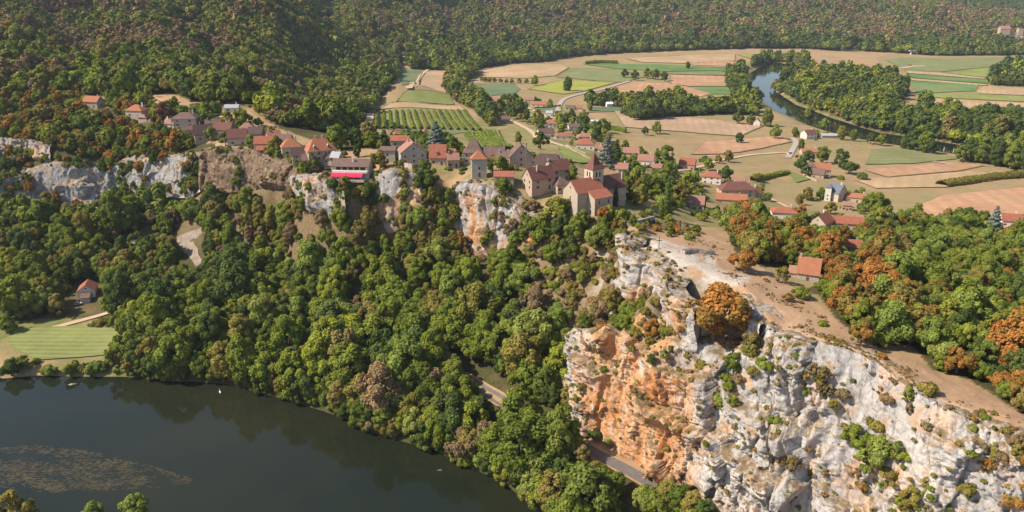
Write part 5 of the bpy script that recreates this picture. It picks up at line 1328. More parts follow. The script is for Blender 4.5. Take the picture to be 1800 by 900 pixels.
ZONES = [  # polygon, spacing, (rmin, rmax), kind weights, colour weights, Y range, share kept
 ('bank_wood', 7.2, (3.6, 6.8), {'round': 7, 'broad': 2, 'tall': 2}, {'green': 9, 'bright': 2, 'dark': 3, 'olive': 1.3, 'brown': .4}, (230, 575), .9),
 ('scrub', 3.3, (1.1, 3.1), {'shrub': 5, 'round': 2}, {'olive': 5, 'green': 3.2, 'bright': 1.2, 'brown': 3.6, 'golden': 1.0}, (255, 440), .80),
 ('scrub_left', 2.9, (1.5, 3.7), {'shrub': 4, 'round': 3}, {'olive': 4, 'green': 4, 'bright': 1.6, 'brown': 2.4}, (375, 490), 1.0),
 ('village_core', 5.0, (1.4, 3.0), {'round': 3, 'shrub': 2}, {'green': 5, 'bright': 1.5, 'olive': 2, 'dark': 1.5}, (400, 540), .5),
 ('meadow_edge', 4.6, (1.8, 3.4), {'round': 2, 'shrub': 2}, {'green': 4, 'bright': 3, 'olive': 1}, (300, 420), 1.0),
 ('meadow_top', 4.4, (1.4, 2.8), {'round': 1, 'shrub': 3}, {'green': 3, 'bright': 1, 'olive': 3}, (350, 480), .8),
 ('left_hill', 10.0, (4.8, 8.8), {'round': 5, 'broad': 3}, {'hill': 10, 'dark': 2, 'olive': 1}, (590, 2600), 1.0),
 ('far_hill', 14.0, (6.2, 11.5), {'round': 5, 'broad': 3}, {'hill': 10, 'dark': 3, 'brown': .6}, (1500, 5000), 1.0),
 ('cliff_top_left', 6.6, (2.4, 5.2), {'round': 5, 'broad': 2, 'shrub': 2}, {'green': 3, 'golden': 3, 'olive': 2, 'autumn': 2.2, 'dark': 1.5}, (555, 720), .86),
 ('right_wood', 6.2, (2.8, 5.2), {'round': 6, 'broad': 3}, {'green': 7, 'bright': 2.4, 'golden': .9, 'dark': 1.6, 'autumn': .3, 'olive': 1}, (180, 560), 1.0),
 ('village_left', 8.4, (2.6, 5.2), {'round': 4, 'broad': 2, 'shrub': 1}, {'green': 6, 'bright': 2, 'olive': 2, 'dark': 1}, (540, 760), .62),
 ('lip_scrub', 4.2, (1.2, 2.8), {'shrub': 4, 'round': 1}, {'green': 3, 'olive': 2, 'golden': 1}, (330, 400), .7),
 ('river_wood', 8.6, (5, 8.4), {'round': 8, 'tall': 1.4, 'broad': 2}, {'green': 5, 'dark': 5, 'olive': .8}, (700, 1900), 1.0),
 ('near_river_wood', 8, (4.5, 7.5), {'round': 5, 'tall': 2}, {'green': 3, 'dark': 5, 'bright': .8}, (640, 900), .9),
 ('river_left_wood', 9, (4.5, 7), {'round': 5, 'tall': 1}, {'green': 3, 'dark': 5}, (1100, 1900), 1.0),
 ('river_top_wood', 10, (5, 8), {'round': 3, 'tall': 3}, {'green': 3, 'dark': 4, 'bright': .5}, (1500, 2400), 1.0),
 ('mid_wood', 8.4, (5, 7.6), {'round': 4, 'broad': 2}, {'green': 4, 'dark': 6}, (900, 1300), 1.0),
 ('mid_hedge', 8, (3.5, 6), {'round': 4, 'tall': 1}, {'green': 5, 'dark': 2, 'olive': 1}, (1000, 1500), .9),
 ('stream_wood', 8.6, (5, 7.6), {'round': 4, 'tall': 2}, {'green': 6, 'dark': 2, 'bright': 1, 'olive': 1}, (800, 1800), 1.0),
 ('hamlet_wood', 13, (3.5, 6.5), {'round': 4, 'broad': 2, 'tall': 1}, {'green': 6, 'dark': 4, 'olive': 1, 'bright': 1}, (640, 1400), .72),
 ('village_back', 8, (3.5, 6), {'round': 4, 'broad': 1, 'tall': 1}, {'green': 6, 'bright': 1.5, 'dark': 2, 'olive': 1}, (440, 900), .95),
 ('east_gardens', 9.5, (2.5, 5), {'round': 4, 'broad': 2, 'shrub': 2}, {'green': 5, 'bright': 1.5, 'dark': 3, 'olive': 1.5}, (380, 800), .68),
 ('copse_right', 11, (6, 9), {'round': 3, 'tall': 2}, {'green': 2, 'dark': 6}, (1300, 1900), 1.0),
]
HGT = {'round': 2.35, 'broad': 1.75, 'tall': 3.0, 'poplar': 5.6, 'cypress': 7.9, 'conifer': 3.5, 'umbrella': 1.8, 'shrub': 1.0}
CAND = []       # (zone, kind, colour, x, y, z, R)
for zn, sp, (ra, rb_), kw, cw, (ya, yb), share in ZONES:
    poly = POLY[zn]
    msk = in_poly(PXG, PYG, poly) & (YY > ya) & (YY < yb)
    if not msk.any(): print('no ground for', zn); continue
    x0, x1, y0, y1 = XX[msk].min(), XX[msk].max(), YY[msk].min(), YY[msk].max()
    gx, gy = np.meshgrid(np.arange(x0, x1, sp), np.arange(y0, y1, sp * .9))
    gx = gx + (np.arange(gx.shape[0]) % 2)[:, None] * sp * .5
    x = (gx + rng.uniform(-.36, .36, gx.shape) * sp).ravel(); y = (gy + rng.uniform(-.36, .36, gy.shape) * sp).ravel()
    m = (y > ya) & (y < yb) & (np.abs(x / y) < 1.1) & (rng.random(len(x)) < share)
    x, y = x[m], y[m]; z = zat(x, y)
    px, py = project(x, y, z)
    m = in_poly(px, py, poly) & (z > .6)
    x, y, z, px, py = x[m], y[m], z[m], px[m], py[m]
    rad = rng.uniform(ra, rb_, len(x)) * np.exp(rng.normal(size=len(x)) * .2)
    m = free_of_roads(x, y, rad); x, y, z, rad, px, py = (a[m] for a in (x, y, z, rad, px, py))
    kn = list(kw); kp = np.array([kw[k] for k in kn], float); kp /= kp.sum()
    kinds = np.array(kn)[rng.choice(len(kn), len(x), p=kp)]
    cn = list(cw); cp_ = np.array([cw[k] for k in cn], float); cp_ /= cp_.sum()
    cols = np.array(cn, dtype='U8')[rng.choice(len(cn), len(x), p=cp_)]
    n = fbm(np.stack([x / 130, y / 160, np.zeros(len(x))], 1), 3)
    if zn == 'left_hill':
        dry = (rng.random(len(x)) < np.clip(n * 4.5 + .35, 0, .9)) & (py < 115) & (px < 430)
        dry |= rng.random(len(x)) < np.clip(n * 3.2 - .3, 0, .7)
        cols[dry] = 'brown'
        cols[(rng.random(len(x)) < .05) & (px < 120)] = 'autumn'
        cols[(py > 110) & (rng.random(len(x)) < .35)] = 'green'
    if zn == 'far_hill':
        cols[rng.random(len(x)) < np.clip(n * 4.0 + .0, 0, .8) * (py < 80)] = 'brown'
        cols[(px > 1450) & (y < 3200) & (py < 85) & (rng.random(len(x)) < .3)] = 'brown'
        cols[(y > 3250) & (px > 1600)] = 'dark'
        cols[(py > 78) & (rng.random(len(x)) < .8)] = 'dark'; cols[(py > 88) & (rng.random(len(x)) < .4)] = 'green'
        keep_ = ~((px > 1480) & (px < 1700) & (n > .22) & (rng.random(len(x)) < .6))
        x, y, z, rad, px, py, kinds, cols = (a[keep_] for a in (x, y, z, rad, px, py, kinds, cols))
    if zn == 'right_wood':
        aut = (in_poly(px, py, [(1445, 500), (1500, 500), (1560, 520), (1650, 560), (1640, 640), (1720, 690), (1660, 650), (1590, 610), (1500, 580)]) & (rng.random(len(x)) < .55)) | (in_poly(px, py, [(1290, 400), (1420, 400), (1440, 470), (1310, 460)]) & (rng.random(len(x)) < .5)) | (in_poly(px, py, [(1440, 460), (1560, 470), (1560, 520), (1450, 500)]) & (rng.random(len(x)) < .5))
        cols[aut & (rng.random(len(x)) < .55)] = 'golden'; cols[aut & (cols != 'golden')] = 'autumn'
    if zn == 'bank_wood':
        up = (py < 470) & (px > 360) & (px < 760)
        cols[up & (rng.random(len(x)) < .28)] = 'olive'; cols[up & (rng.random(len(x)) < .1)] = 'brown'
        rad = np.where(up, rad * .84, np.where(py > 540, rad * 1.26, rad))
    hh = np.array([HGT[k] for k in kinds])
    m = not_hiding(x, y, z, rad, hh)
    for i in np.where(m)[0]:
        CAND.append((zn, str(kinds[i]), str(cols[i]), float(x[i]), float(y[i]), float(z[i]), float(rad[i])))
# tall trees screening the cliff road from the river side
for i in range(2, len(r1) - 2):
    if i % 2: continue
    a = r1[i]; d = (r1[i + 1] - r1[i - 1]); d.z = 0; d.normalize(); nr = Vector((d.y, -d.x, 0))
    if nr.y > 0: nr = -nr
    px, py = project(a.x, a.y, a.z)
    if 822 < px < 915 or 1040 < px: continue
    for off in ((6.0, 11.0) if rng.random() < .6 else (7.0,)):
        q = a + nr * (off + rng.uniform(-1, 1.5)); z = float(zat(q.x, q.y)); R = rng.uniform(3.6, 5.0); kd = str(rng.choice(['tall', 'round'])); co = str(rng.choice(['green', 'green', 'bright', 'dark']))
        if not_hiding(np.array([q.x]), np.array([q.y]), np.array([z]), np.array([R]), np.array([HGT[kd]]))[0]: CAND.append(('bank_wood', kd, co, q.x, q.y, z, R))
# gardens round the houses of the plain and the village
for hx, hy, hr, hz in HOUSES:
    if hy < 430 or hy > 1500: continue
    for j in range(int(rng.integers(3, 8))):
        a = rng.uniform(0, 6.28); R = float(rng.uniform(1.6, 4.4) * (1 if hy > 560 else .75)); d = hr + R * .7 + rng.uniform(0, 9)
        x, y = hx + math.cos(a) * d, hy + math.sin(a) * d; z = float(zat(x, y)); kd = str(rng.choice(['round', 'round', 'broad', 'tall', 'shrub'])); co = str(rng.choice(['green', 'green', 'dark', 'olive', 'bright']))
        X_, Y_, Z_, R_a = np.array([x]), np.array([y]), np.array([z]), np.array([R])
        if free_of_roads(X_, Y_, R_a)[0] and not_hiding(X_, Y_, Z_, R_a, np.array([HGT[kd]]))[0]: CAND.append(('gardens', kd, co, x, y, z, R))
# trees and bushes leaning over the water's edge
for i in range(len(WBW) - 1):
    a, b = Vector(WBW[i]), Vector(WBW[i + 1]); L = (b - a).length; n = max(1, int(L / 4.2)); d = (b - a).normalized(); nr = Vector((-d.y, d.x))
    for j in range(n):
        q = a + (b - a) * ((j + rng.random()) / n) + nr * rng.uniform(1.0, 4.5)
        z = max(.5, float(zat(q.x, q.y))); px, py = project(q.x, q.y, z)
        if px < 222 or px > 1400: continue
        R = rng.uniform(2.6, 6.2); kd = rng.choice(['round', 'round', 'tall', 'broad']); co = rng.choice(['green', 'green', 'bright', 'dark', 'olive'])
        ok = not_hiding(np.array([q.x]), np.array([q.y]), np.array([z]), np.array([R]), np.array([HGT[str(kd)]]))
        if ok[0]: CAND.append(('bank_wood', str(kd), str(co), q.x, q.y, z - 1.0, R))
print('tree candidates', len(CAND))

# ---- single trees ----------------------------------------------------------
INDIV = {}
def make_tree(name, kind, colour, loc, R, rz, label, cat, group=None, hs=1.0, k=None, parts=True, lod=0):
    k = rng.integers(NSH) if k is None else k
    k = int(k)
    sc = (R, R, R * hs)
    if not parts:
        o = link(name, proto(kind, colour, lod, k)); o.location = loc; o.rotation_euler = (0, 0, rz); o.scale = sc
        return tag(o, label, cat, group)
    e = tag(empty(name, loc, rz, sc), label, cat, group)
    link('trunk', trunk(kind, k), e); link('crown', proto(kind, colour, lod, k), e)
    return e
CNAME = {'green': 'green', 'bright': 'light green', 'dark': 'dark green', 'olive': 'olive', 'brown': 'dry brown', 'autumn': 'orange autumn', 'golden': 'golden orange', 'hill': 'green', 'red': 'russet'}
KNAME = {'round': 'rounded', 'broad': 'spreading', 'tall': 'tall'}
ZNAME = {
 'bank_wood': 'in the steep wood between the village cliff and the river', 'right_wood': 'in the oak wood right of the rocky plateau', 'cliff_top_left': 'on the ledges above the white cliff at the left',
 'scrub': 'on the scrubby cliff slope below the church', 'scrub_left': 'on the scrubby slope below the restaurant', 'village_core': 'between the houses of the cliff village', 'meadow_edge': 'along the water edge below the mown meadow', 'meadow_top': 'on the bank above the mown meadow', 'lip_scrub': 'behind the bare rock plateau', 'village_back': 'behind the cliff village', 'village_left': 'among the upper village houses', 'east_gardens': 'in the gardens right of the church', 'near_river_wood': 'on the near bank of the far river bend'}
def frame_px(c):
    px, py = project(c[3], c[4], c[5] + c[6] * HGT[c[1]] * .6)
    return px, py
trees = []; shrubs = []; rest_ = []
for c in CAND:
    zn, kind, colour, x, y, z, R = c
    px, py = frame_px(c)
    if zn in ZNAME and -10 < px < 1810 and -10 < py < 915:
        (shrubs if kind == 'shrub' else trees).append((R / math.sqrt(x * x + y * y + (H - z) ** 2), c))
    else: rest_.append(c)
trees.sort(key=lambda q: -q[0]); shrubs.sort(key=lambda q: -q[0])
N_TREE, N_SHRUB = 288, 250
rest_ += [c for _, c in trees[N_TREE:]] + [c for _, c in shrubs[N_SHRUB:]]
for _, (zn, kind, colour, x, y, z, R) in trees[:N_TREE]:
    where = ZNAME[zn]
    if zn == 'bank_wood':
        px, py = project(x, y, z)
        dw = min(math.hypot(x - a, y - b) for a, b in WBW)
        where = 'leaning over the river edge' if dw < 16 else ('between the river and the cliff road' if (px > 800 and y < 345) else ('around the riverside meadow' if px < 330 and y > 400 else where))
    make_tree('broadleaf_tree' if colour not in ('autumn', 'golden', 'brown') else 'autumn_tree', kind, colour, (x, y, z - .2), R, rng.uniform(0, 6.28), f'{CNAME[colour]} {KNAME[kind]} tree {where}', 'tree', f'{CNAME[colour]} {KNAME[kind]} trees {where}', rng.uniform(.88, 1.15))
for _, (zn, kind, colour, x, y, z, R) in shrubs[:N_SHRUB]:
    where = ZNAME[zn]
    make_tree('shrub', kind, colour, (x, y, z - .15), R, rng.uniform(0, 6.28), f'{CNAME[colour]} shrub {where}', 'shrub', f'{CNAME[colour]} shrubs {where}', rng.uniform(.8, 1.3), parts=False)

# ---- landmark trees, placed by hand ----------------------------------------
def lm(name, kind, colour, px, py, R, label, cat='tree', hs=1.0, Y=None, k=None, group=None, parts=True):
    p = Vector(at_y(px, py, Y)) if Y else hit(px, py)
    return make_tree(name, kind, colour, (p.x, p.y, p.z - .25), R, rng.uniform(0, 6.28), label, cat, group, hs, k, parts)
lm('oak_tree', 'round', 'golden', 1252, 596, 11.2, 'large golden-orange oak standing in front of the bare rock plateau', hs=.86, k=4)
lm('oak_tree', 'round', 'autumn', 1256, 530, 3.2, 'small bright orange oak rising behind the large golden oak')
lm('oak_tree', 'round', 'autumn', 1206, 585, 4.6, 'orange oak pressed against the left side of the large golden oak')
lm('oak_tree', 'broad', 'golden', 1310, 540, 2.8, 'orange-topped bush oak right of the large golden oak')
lm('oak_tree', 'round', 'golden', 1305, 478, 5.6, 'round olive and gold oak alone on the bare plateau', hs=.78)
lm('oak_tree', 'round', 'olive', 1375, 497, 3.0, 'small grey-green tree beside the plateau house with the white chimney', hs=1.0)
lm('oak_tree', 'broad', 'autumn', 1500, 566, 7.2, 'broad orange oak at the edge of the dry clearing')
lm('oak_tree', 'round', 'golden', 1512, 606, 3.8, 'small golden oak in front of the broad orange oak')
lm('oak_tree', 'broad', 'autumn', 1595, 596, 7.4, 'broad orange oak right of the clearing', hs=1.05)
lm('oak_tree', 'broad', 'golden', 1680, 655, 5.2, 'golden-brown oak overhanging the cliff-top grass')
lm('oak_tree', 'broad', 'green', 1408, 524, 3.4, 'low green oak below the plateau house', hs=.8)
lm('oak_tree', 'broad', 'golden', 1385, 528, 2.2, 'low golden bush left of the green oak below the plateau house', hs=.8)
lm('shrub', 'shrub', 'green', 1446, 572, 1.9, 'single green bush on the bare cliff-top grass', 'shrub', parts=False)
lm('shrub', 'shrub', 'olive', 1632, 690, 3.2, 'grey-green bush at the rim of the white cliff', 'shrub', parts=False)
lm('shrub', 'shrub', 'green', 1728, 738, 2.0, 'dark bush on the cliff rim near the right edge', 'shrub', parts=False)
for nm, boxes in (('terrace_cliff', ((655, 745, 305, 390, 9),)), ('village_cliff', ((862, 955, 330, 425, 20), (815, 860, 400, 445, 3))), ('grey_bluff', ((520, 560, 306, 350, 5), (585, 618, 312, 362, 6))), ('earth_cliff', ((365, 420, 262, 330, 7), (470, 535, 275, 318, 7)))):
    WC = CLIFF_SURF[nm][0].reshape(-1, 3); wpx, wpy = project(WC[:, 0], WC[:, 1], WC[:, 2])
    for (xa, xb, ya, yb, n_) in boxes:
        sel = np.where((wpx > xa) & (wpx < xb) & (wpy > ya) & (wpy < yb))[0]
        for i in rng.choice(sel, n_) if len(sel) else ():
            R = float(rng.uniform(1.5, 3.4)); co = str(rng.choice(['green', 'dark', 'olive', 'brown', 'bright'])); q_ = WC[i]
            make_tree('cliff_shrub', 'round', co, (q_[0], q_[1] - R * .1, q_[2] - R * .8), R, rng.uniform(0, 6.28), CNAME[co] + ' bush clinging to the broken cliffs under the village', 'shrub', CNAME[co] + ' bushes on the cliffs under the village')
lm('cypress', 'cypress', 'dark', 1082, 362, 1.55, 'slim dark cypress standing against the church wall')
lm('cypress', 'cypress', 'dark', 1172, 382, 2.4, 'tallest dark cypress, standing right of the church', hs=1.02)
lm('cypress', 'cypress', 'green', 1162, 384, 1.6, 'shorter green cypress beside the tall dark one', hs=.95)
lm('conifer', 'conifer', 'dark', 1083, 292, 6.2, 'dark pointed fir behind the church tower', hs=1.05)
lm('conifer', 'conifer', 'blue', 1066, 293, 7.4, 'broad grey-green cedar left of the pointed fir behind the church', hs=.95)
lm('cedar', 'conifer', 'blue', 767, 268, 8.2, 'wide grey-blue cedar between the village houses', hs=.72, k=2)
lm('conifer', 'conifer', 'blue', 1742, 420, 6.0, 'grey-blue spruce in front of the dry soil field', hs=1.15)
lm('umbrella_pine', 'umbrella', 'green', 1692, 418, 8.0, 'flat-topped umbrella pine at the edge of the soil field', hs=1.25)
lm('plum_tree', 'round', 'purple', 1650, 401, 2.6, 'small dark purple tree at the edge of the soil field')
lm('walnut_tree', 'round', 'green', 1170, 292, 9.2, 'big round walnut between the white villa and the grey-walled house', hs=.85)
lm('walnut_tree', 'round', 'green', 1538, 384, 9.5, 'large bright walnut shading the long red-roofed farm', hs=.95, k=3)
lm('walnut_tree', 'round', 'bright', 1530, 396, 5.4, 'light green tree in front of the large bright walnut', hs=.8)
lm('lime_tree', 'round', 'dark', 1416, 303, 9.6, 'round dark tree left of the rambling manor', hs=.86, k=2)
lm('lime_tree', 'round', 'green', 1446, 287, 7.0, 'round green tree behind the rambling manor')
lm('lime_tree', 'round', 'dark', 1475, 294, 7.6, 'dark round tree behind the right end of the manor')
lm('lime_tree', 'broad', 'dark', 1492, 306, 7.2, 'spreading dark tree right of the rambling manor')
lm('lime_tree', 'broad', 'dark', 1514, 316, 5.8, 'low wide bush in the meadow right of the manor', hs=.7)
lm('chestnut_tree', 'round', 'golden', 1407, 387, 4.6, 'rust-coloured round tree beside the white bungalow')
lm('russet_tree', 'round', 'red', 292, 218, 7.0, 'russet-leaved tree among the upper village houses', k=1)
lm('russet_tree', 'broad', 'red', 270, 213, 5.0, 'smaller russet tree left of the big russet one')
lm('garden_tree', 'round', 'bright', 372, 247, 4.2, 'bright green garden tree in front of the dark steep-roofed house')
lm('garden_tree', 'round', 'green', 397, 256, 4.2, 'dense round tree on the terrace left of the veranda house')
lm('garden_tree', 'round', 'bright', 442, 262, 4.0, 'light green tree right of the veranda house')
lm('garden_tree', 'round', 'green', 425, 220, 5.2, 'green tree beside the sunny track above the village')
lm('garden_tree', 'round', 'green', 455, 224, 3.4, 'small round tree in the dry field above the village')
lm('garden_tree', 'round', 'green', 360, 205, 5.0, 'leafy tree above the wide brown hipped house')
lm('garden_tree', 'tall', 'bright', 378, 203, 3.8, 'light green tree right of the leafy one above the village')
lm('garden_tree', 'round', 'dark', 335, 175, 8.5, 'large dark oak above the upper village houses', hs=.85)
lm('garden_tree', 'round', 'green', 550, 300, 4.6, 'round tree casting shade on the village square')
lm('garden_tree', 'round', 'green', 480, 278, 4.8, 'round dark green tree below the red barn on the cliff rim')
lm('garden_tree', 'round', 'olive', 486, 268, 4.6, 'olive tree beside the lower red barn')
lm('garden_tree', 'round', 'dark', 747, 334, 7.2, 'dense dark tree clinging below the cedar terrace', hs=.9)
lm('garden_tree', 'round', 'olive', 668, 300, 5.0, 'olive green tree at the right end of the restaurant')
lm('garden_tree', 'broad', 'olive', 655, 340, 6.4, 'grey-green bush hanging below the restaurant')
lm('garden_tree', 'round', 'bright', 735, 405, 6.0, 'bright green ivy-clad tree at the foot of the terrace cliff')
lm('garden_tree', 'round', 'green', 886, 345, 4.6, 'green bush tree growing on the tower cliff under the shed', hs=.9)
lm('garden_tree', 'broad', 'olive', 886, 372, 5.2, 'olive bush spilling down the tower cliff', hs=1.1)
lm('garden_tree', 'broad', 'brown', 935, 372, 4.2, 'brown dry bush under the maroon-roofed house', hs=.9)
for px, py, R, kd, co, lb in [(868, 392, 3.4, 'round', 'green', 'green bush half way up the tower cliff'), (905, 396, 4.4, 'round', 'olive', 'olive bush right of the pink tower cliff'), (925, 412, 4.6, 'round', 'green', 'dense green bush at the right foot of the tower cliff'), (905, 425, 3.6, 'round', 'bright', 'light green bush at the foot of the tower cliff'),
        (948, 395, 3.6, 'round', 'brown', 'rusty bush below the maroon-roofed house gable'), (985, 405, 5.0, 'round', 'dark', 'dark bush tree below the church gable'), (1010, 412, 5.4, 'round', 'green', 'broad bush tree in front of the church'), (1025, 392, 3.8, 'round', 'green', 'bush at the corner of the church chapel'), (1060, 405, 4.0, 'round', 'green', 'round bush right below the church chapel'), (1000, 448, 5.2, 'round', 'dark', 'dark leafy tree low under the church'), (970, 455, 5.6, 'round', 'green', 'broad green tree low under the tower cliff'),
        (800, 375, 3.0, 'round', 'green', 'green bush in the gully left of the tower cliff'), (775, 350, 3.4, 'round', 'bright', 'light bush in the gully left of the tower cliff'), (812, 372, 2.6, 'shrub', 'olive', 'low olive bush against the tower cliff'), (606, 345, 4.6, 'round', 'green', 'green bush tree under the restaurant terrace'), (632, 338, 5.0, 'broad', 'olive', 'olive bush tree under the pink awning'), (580, 350, 3.6, 'round', 'olive', 'bush on the grey rock left of the restaurant'),
        (18, 345, 5.2, 'round', 'dark', 'dark tree in front of the white cliff at the left edge'), (28, 308, 4.0, 'round', 'green', 'green tree on the white cliff rim at the left edge'), (205, 345, 5.2, 'round', 'dark', 'dark tree between the two white cliff faces'), (222, 318, 5.4, 'round', 'green', 'green tree between the two white cliff faces'), (240, 335, 5.0, 'round', 'dark', 'dark tree left of the shaded white face'), (200, 300, 4.6, 'round', 'golden', 'golden tree hanging over the white cliff'), (235, 298, 4.4, 'round', 'dark', 'dark tree on the rim between the white faces'), (272, 300, 3.4, 'shrub', 'brown', 'brown scrub on the shaded white face'), (352, 300, 5.0, 'round', 'dark', 'dark tree at the right end of the white cliff'), (345, 325, 4.4, 'round', 'green', 'green tree under the right end of the white cliff'), (152, 325, 2.2, 'shrub', 'dark', 'lone dark bush on the bright white face')]:
    lm('cliff_tree', kd, co, px, py + R * 2.2, R, lb, 'shrub' if kd == 'shrub' else 'tree', parts=kd != 'shrub')
lm('garden_tree', 'shrub', 'bright', 845, 432, 2.4, 'bright green bush at the foot of the tower cliff', 'shrub', parts=False)
lm('garden_tree', 'round', 'green', 975, 388, 6.6, 'green tree below the church gable', hs=.82)
lm('garden_tree', 'round', 'green', 950, 432, 7.2, 'large green tree on the slope under the church')
lm('garden_tree', 'round', 'bright', 1048, 440, 5.2, 'light green tree below the church apse')
lm('garden_tree', 'round', 'green', 1092, 400, 4.0, 'green tree right of the church apse')
lm('garden_tree', 'tall', 'bright', 1006, 318, 3.2, 'light green tree between the dark barn and the church')
lm('garden_tree', 'tall', 'green', 911, 252, 3.6, 'slim green tree behind the steep-gabled house', hs=1.0)
lm('garden_tree', 'round', 'dark', 950, 262, 6.8, 'round dark tree in the meadow behind the village', hs=.9)
lm('garden_tree', 'round', 'green', 880, 300, 3.8, 'round green tree right of the manor wing')
for i, (px, py, R, kd, co, lb) in enumerate([
    (1133, 237, 4.4, 'round', 'dark', 'small dark tree alone in the dry meadow'), (1153, 235, 6.2, 'round', 'green', 'round green tree alone in the dry meadow'),
    (1300, 252, 5.0, 'round', 'dark', 'dark bush alone in the pink dry meadow'), (1297, 218, 7.0, 'round', 'dark', 'dark round tree left of the riverside cottage'), (1320, 219, 5.8, 'round', 'dark', 'smaller dark tree touching the riverside cottage'),
    (1348, 222, 7.5, 'tall', 'green', 'tall green tree right of the riverside cottage'), (1362, 244, 7.0, 'round', 'bright', 'bright round tree by the lane'), (1397, 237, 4.5, 'broad', 'olive', 'olive tree beside the white lane house'),
    (1280, 285, 4.8, 'round', 'olive', 'bushy tree along the pale farm track'), (1262, 287, 3.4, 'round', 'olive', 'small bushy tree along the pale farm track'), (1238, 290, 5.2, 'broad', 'dark', 'wide dark bush near the track'),
    (1275, 318, 5.6, 'round', 'dark', 'dark round tree right of the red-hipped villa'), (1460, 376, 4.2, 'round', 'olive', 'grey-green orchard tree before the slate-roofed house'), (1442, 350, 4.2, 'round', 'green', 'orchard tree left of the slate-roofed house'), (1418, 352, 4.4, 'round', 'olive', 'olive orchard tree in the dry grass'), (1404, 360, 3.6, 'round', 'olive', 'low orchard tree by the track'),
    (1330, 318, 4.4, 'broad', 'olive', 'grey bush in the dry grass behind the farm'), (940, 150, 7.0, 'round', 'green', 'round tree at the end of the orchard row'), (998, 160, 8.0, 'tall', 'dark', 'tall dark tree in the yellow field'), (995, 160, 6.0, 'tall', 'green', 'green tree beside the tall dark one in the yellow field'),
    (1098, 137, 7.2, 'round', 'dark', 'leftmost dark tree of the row in the fields'), (1116, 141, 8.0, 'round', 'dark', 'second dark tree of the row in the fields'), (1138, 138, 8.4, 'round', 'green', 'middle tree of the row in the fields'), (1152, 140, 8.4, 'round', 'green', 'fourth tree of the row in the fields'), (1168, 143, 7.4, 'round', 'dark', 'rightmost dark tree of the row in the fields'),
    (1209, 121, 5.0, 'tall', 'dark', 'little dark tree in the far green strip'), (1420, 210, 7.4, 'round', 'green', 'round green tree at the near river bank'), (1448, 228, 6.6, 'round', 'bright', 'light green willow at the near river bank'), (1478, 246, 5.6, 'tall', 'green', 'slim tree leaning over the far river'),
    (1368, 165, 9, 'round', 'bright', 'bright yellow-green willow on the far river bank'), (1362, 160, 9, 'round', 'olive', 'grey willow left of the bright one on the far bank')]):
    lm('field_tree', kd, co, px, py, R, lb)
for i, (px, py) in enumerate([(847, 143), (853, 144), (861, 145), (869, 145), (880, 146), (890, 147), (900, 147), (912, 147), (925, 147)]):
    lm('orchard_tree', 'round', 'olive', px, py, 4.3, 'small tree of the orchard row across the tan field', group='orchard row across the tan field', hs=.9)
for i, (px, py, R) in enumerate([(1640, 243, 8.5), (1655, 243, 7), (1668, 240, 9.5), (1682, 243, 7.5), (1697, 246, 9), (1712, 248, 8)]):
    lm('poplar', 'poplar', 'dark', px, py, R * .62, 'tall dark poplar on the far bank of the river bend', group='poplars on the far bank of the river bend', hs=1.05)
for i, (px, py, R) in enumerate([(1548, 256, 6.0), (1600, 264, 7.6), (1612, 266, 8.0), (1624, 269, 8.2), (1636, 271, 7.4), (1588, 262, 5.0), (1690, 284, 7.0), (1704, 284, 8.0), (1530, 253, 5.6), (1500, 248, 4.6), (1725, 287, 8.5), (1750, 292, 9.0), (1775, 297, 9.2), (1800, 300, 9.0), (1740, 280, 9.0), (1790, 285, 10)]):
    lm('riverside_tree', 'tall' if i % 2 else 'round', 'dark' if i % 3 else 'green', px, py, R, 'large dark tree on the near bank of the river bend', group='large dark trees on the near bank of the river bend')
# tips of the trees on the bank under the camera
for px, py, R, co, lb in [(35, 928, 6.4, 'olive', 'grey-green treetop at the bottom left corner'), (168, 930, 4.4, 'bright', 'bright treetop at the bottom edge beside the weed bed'), (240, 930, 5.6, 'bright', 'taller bright treetop at the bottom edge'), (385, 948, 4.0, 'bright', 'tiny bright treetop just showing at the bottom edge')]:
    lm('bank_tree', 'round', co, px, py, R, lb)
for px, py, R in [(925, 772, 4.6), (946, 786, 4.4), (966, 794, 4.8), (986, 804, 4.4), (1006, 816, 4.4), (1022, 828, 4.0), (752, 668, 4.8), (770, 674, 4.6), (786, 682, 4.6), (802, 692, 4.2), (816, 706, 3.6), (785, 664, 4.6), (798, 672, 4.6), (1172, 902, 4.6), (1192, 914, 4.8), (1214, 926, 4.8), (1236, 940, 4.6), (936, 752, 4.0), (960, 768, 4.0), (984, 784, 4.0), (1004, 798, 3.8)]:
    lm('broadleaf_tree', 'tall', rng.choice(['green', 'green', 'bright', 'dark', 'olive']).item(), px, py, R, 'tall tree screening the cliff road from the river', group='tall trees screening the cliff road from the river')
# trees of the riverside meadow
for px, py, R, co, hs, lb in [(55, 556, 7.2, 'green', .95, 'spreading green tree left of the garden path'), (105, 552, 5.6, 'olive', .95, 'yellowish tree in front of the riverside cottage'), (195, 552, 5.4, 'green', 1.0, 'leaning green tree right of the riverside cottage'), (15, 585, 5, 'green', .9, 'dark green tree at the left end of the mown meadow'), (215, 640, 6.6, 'green', 1.0, 'green tree at the right corner of the mown meadow'),
                          (90, 660, 3.4, 'bright', .8, 'low ivy-covered bush at the water edge below the meadow'), (125, 659, 3.6, 'green', .8, 'second ivy-covered bush at the water edge below the meadow'), (160, 660, 3.4, 'bright', .8, 'third ivy-covered bush at the water edge below the meadow'), (20, 660, 4.5, 'dark', .9, 'dark bush at the water edge in the left corner')]:
    lm('bank_tree', 'round', co, px, py, R, lb, hs=hs)
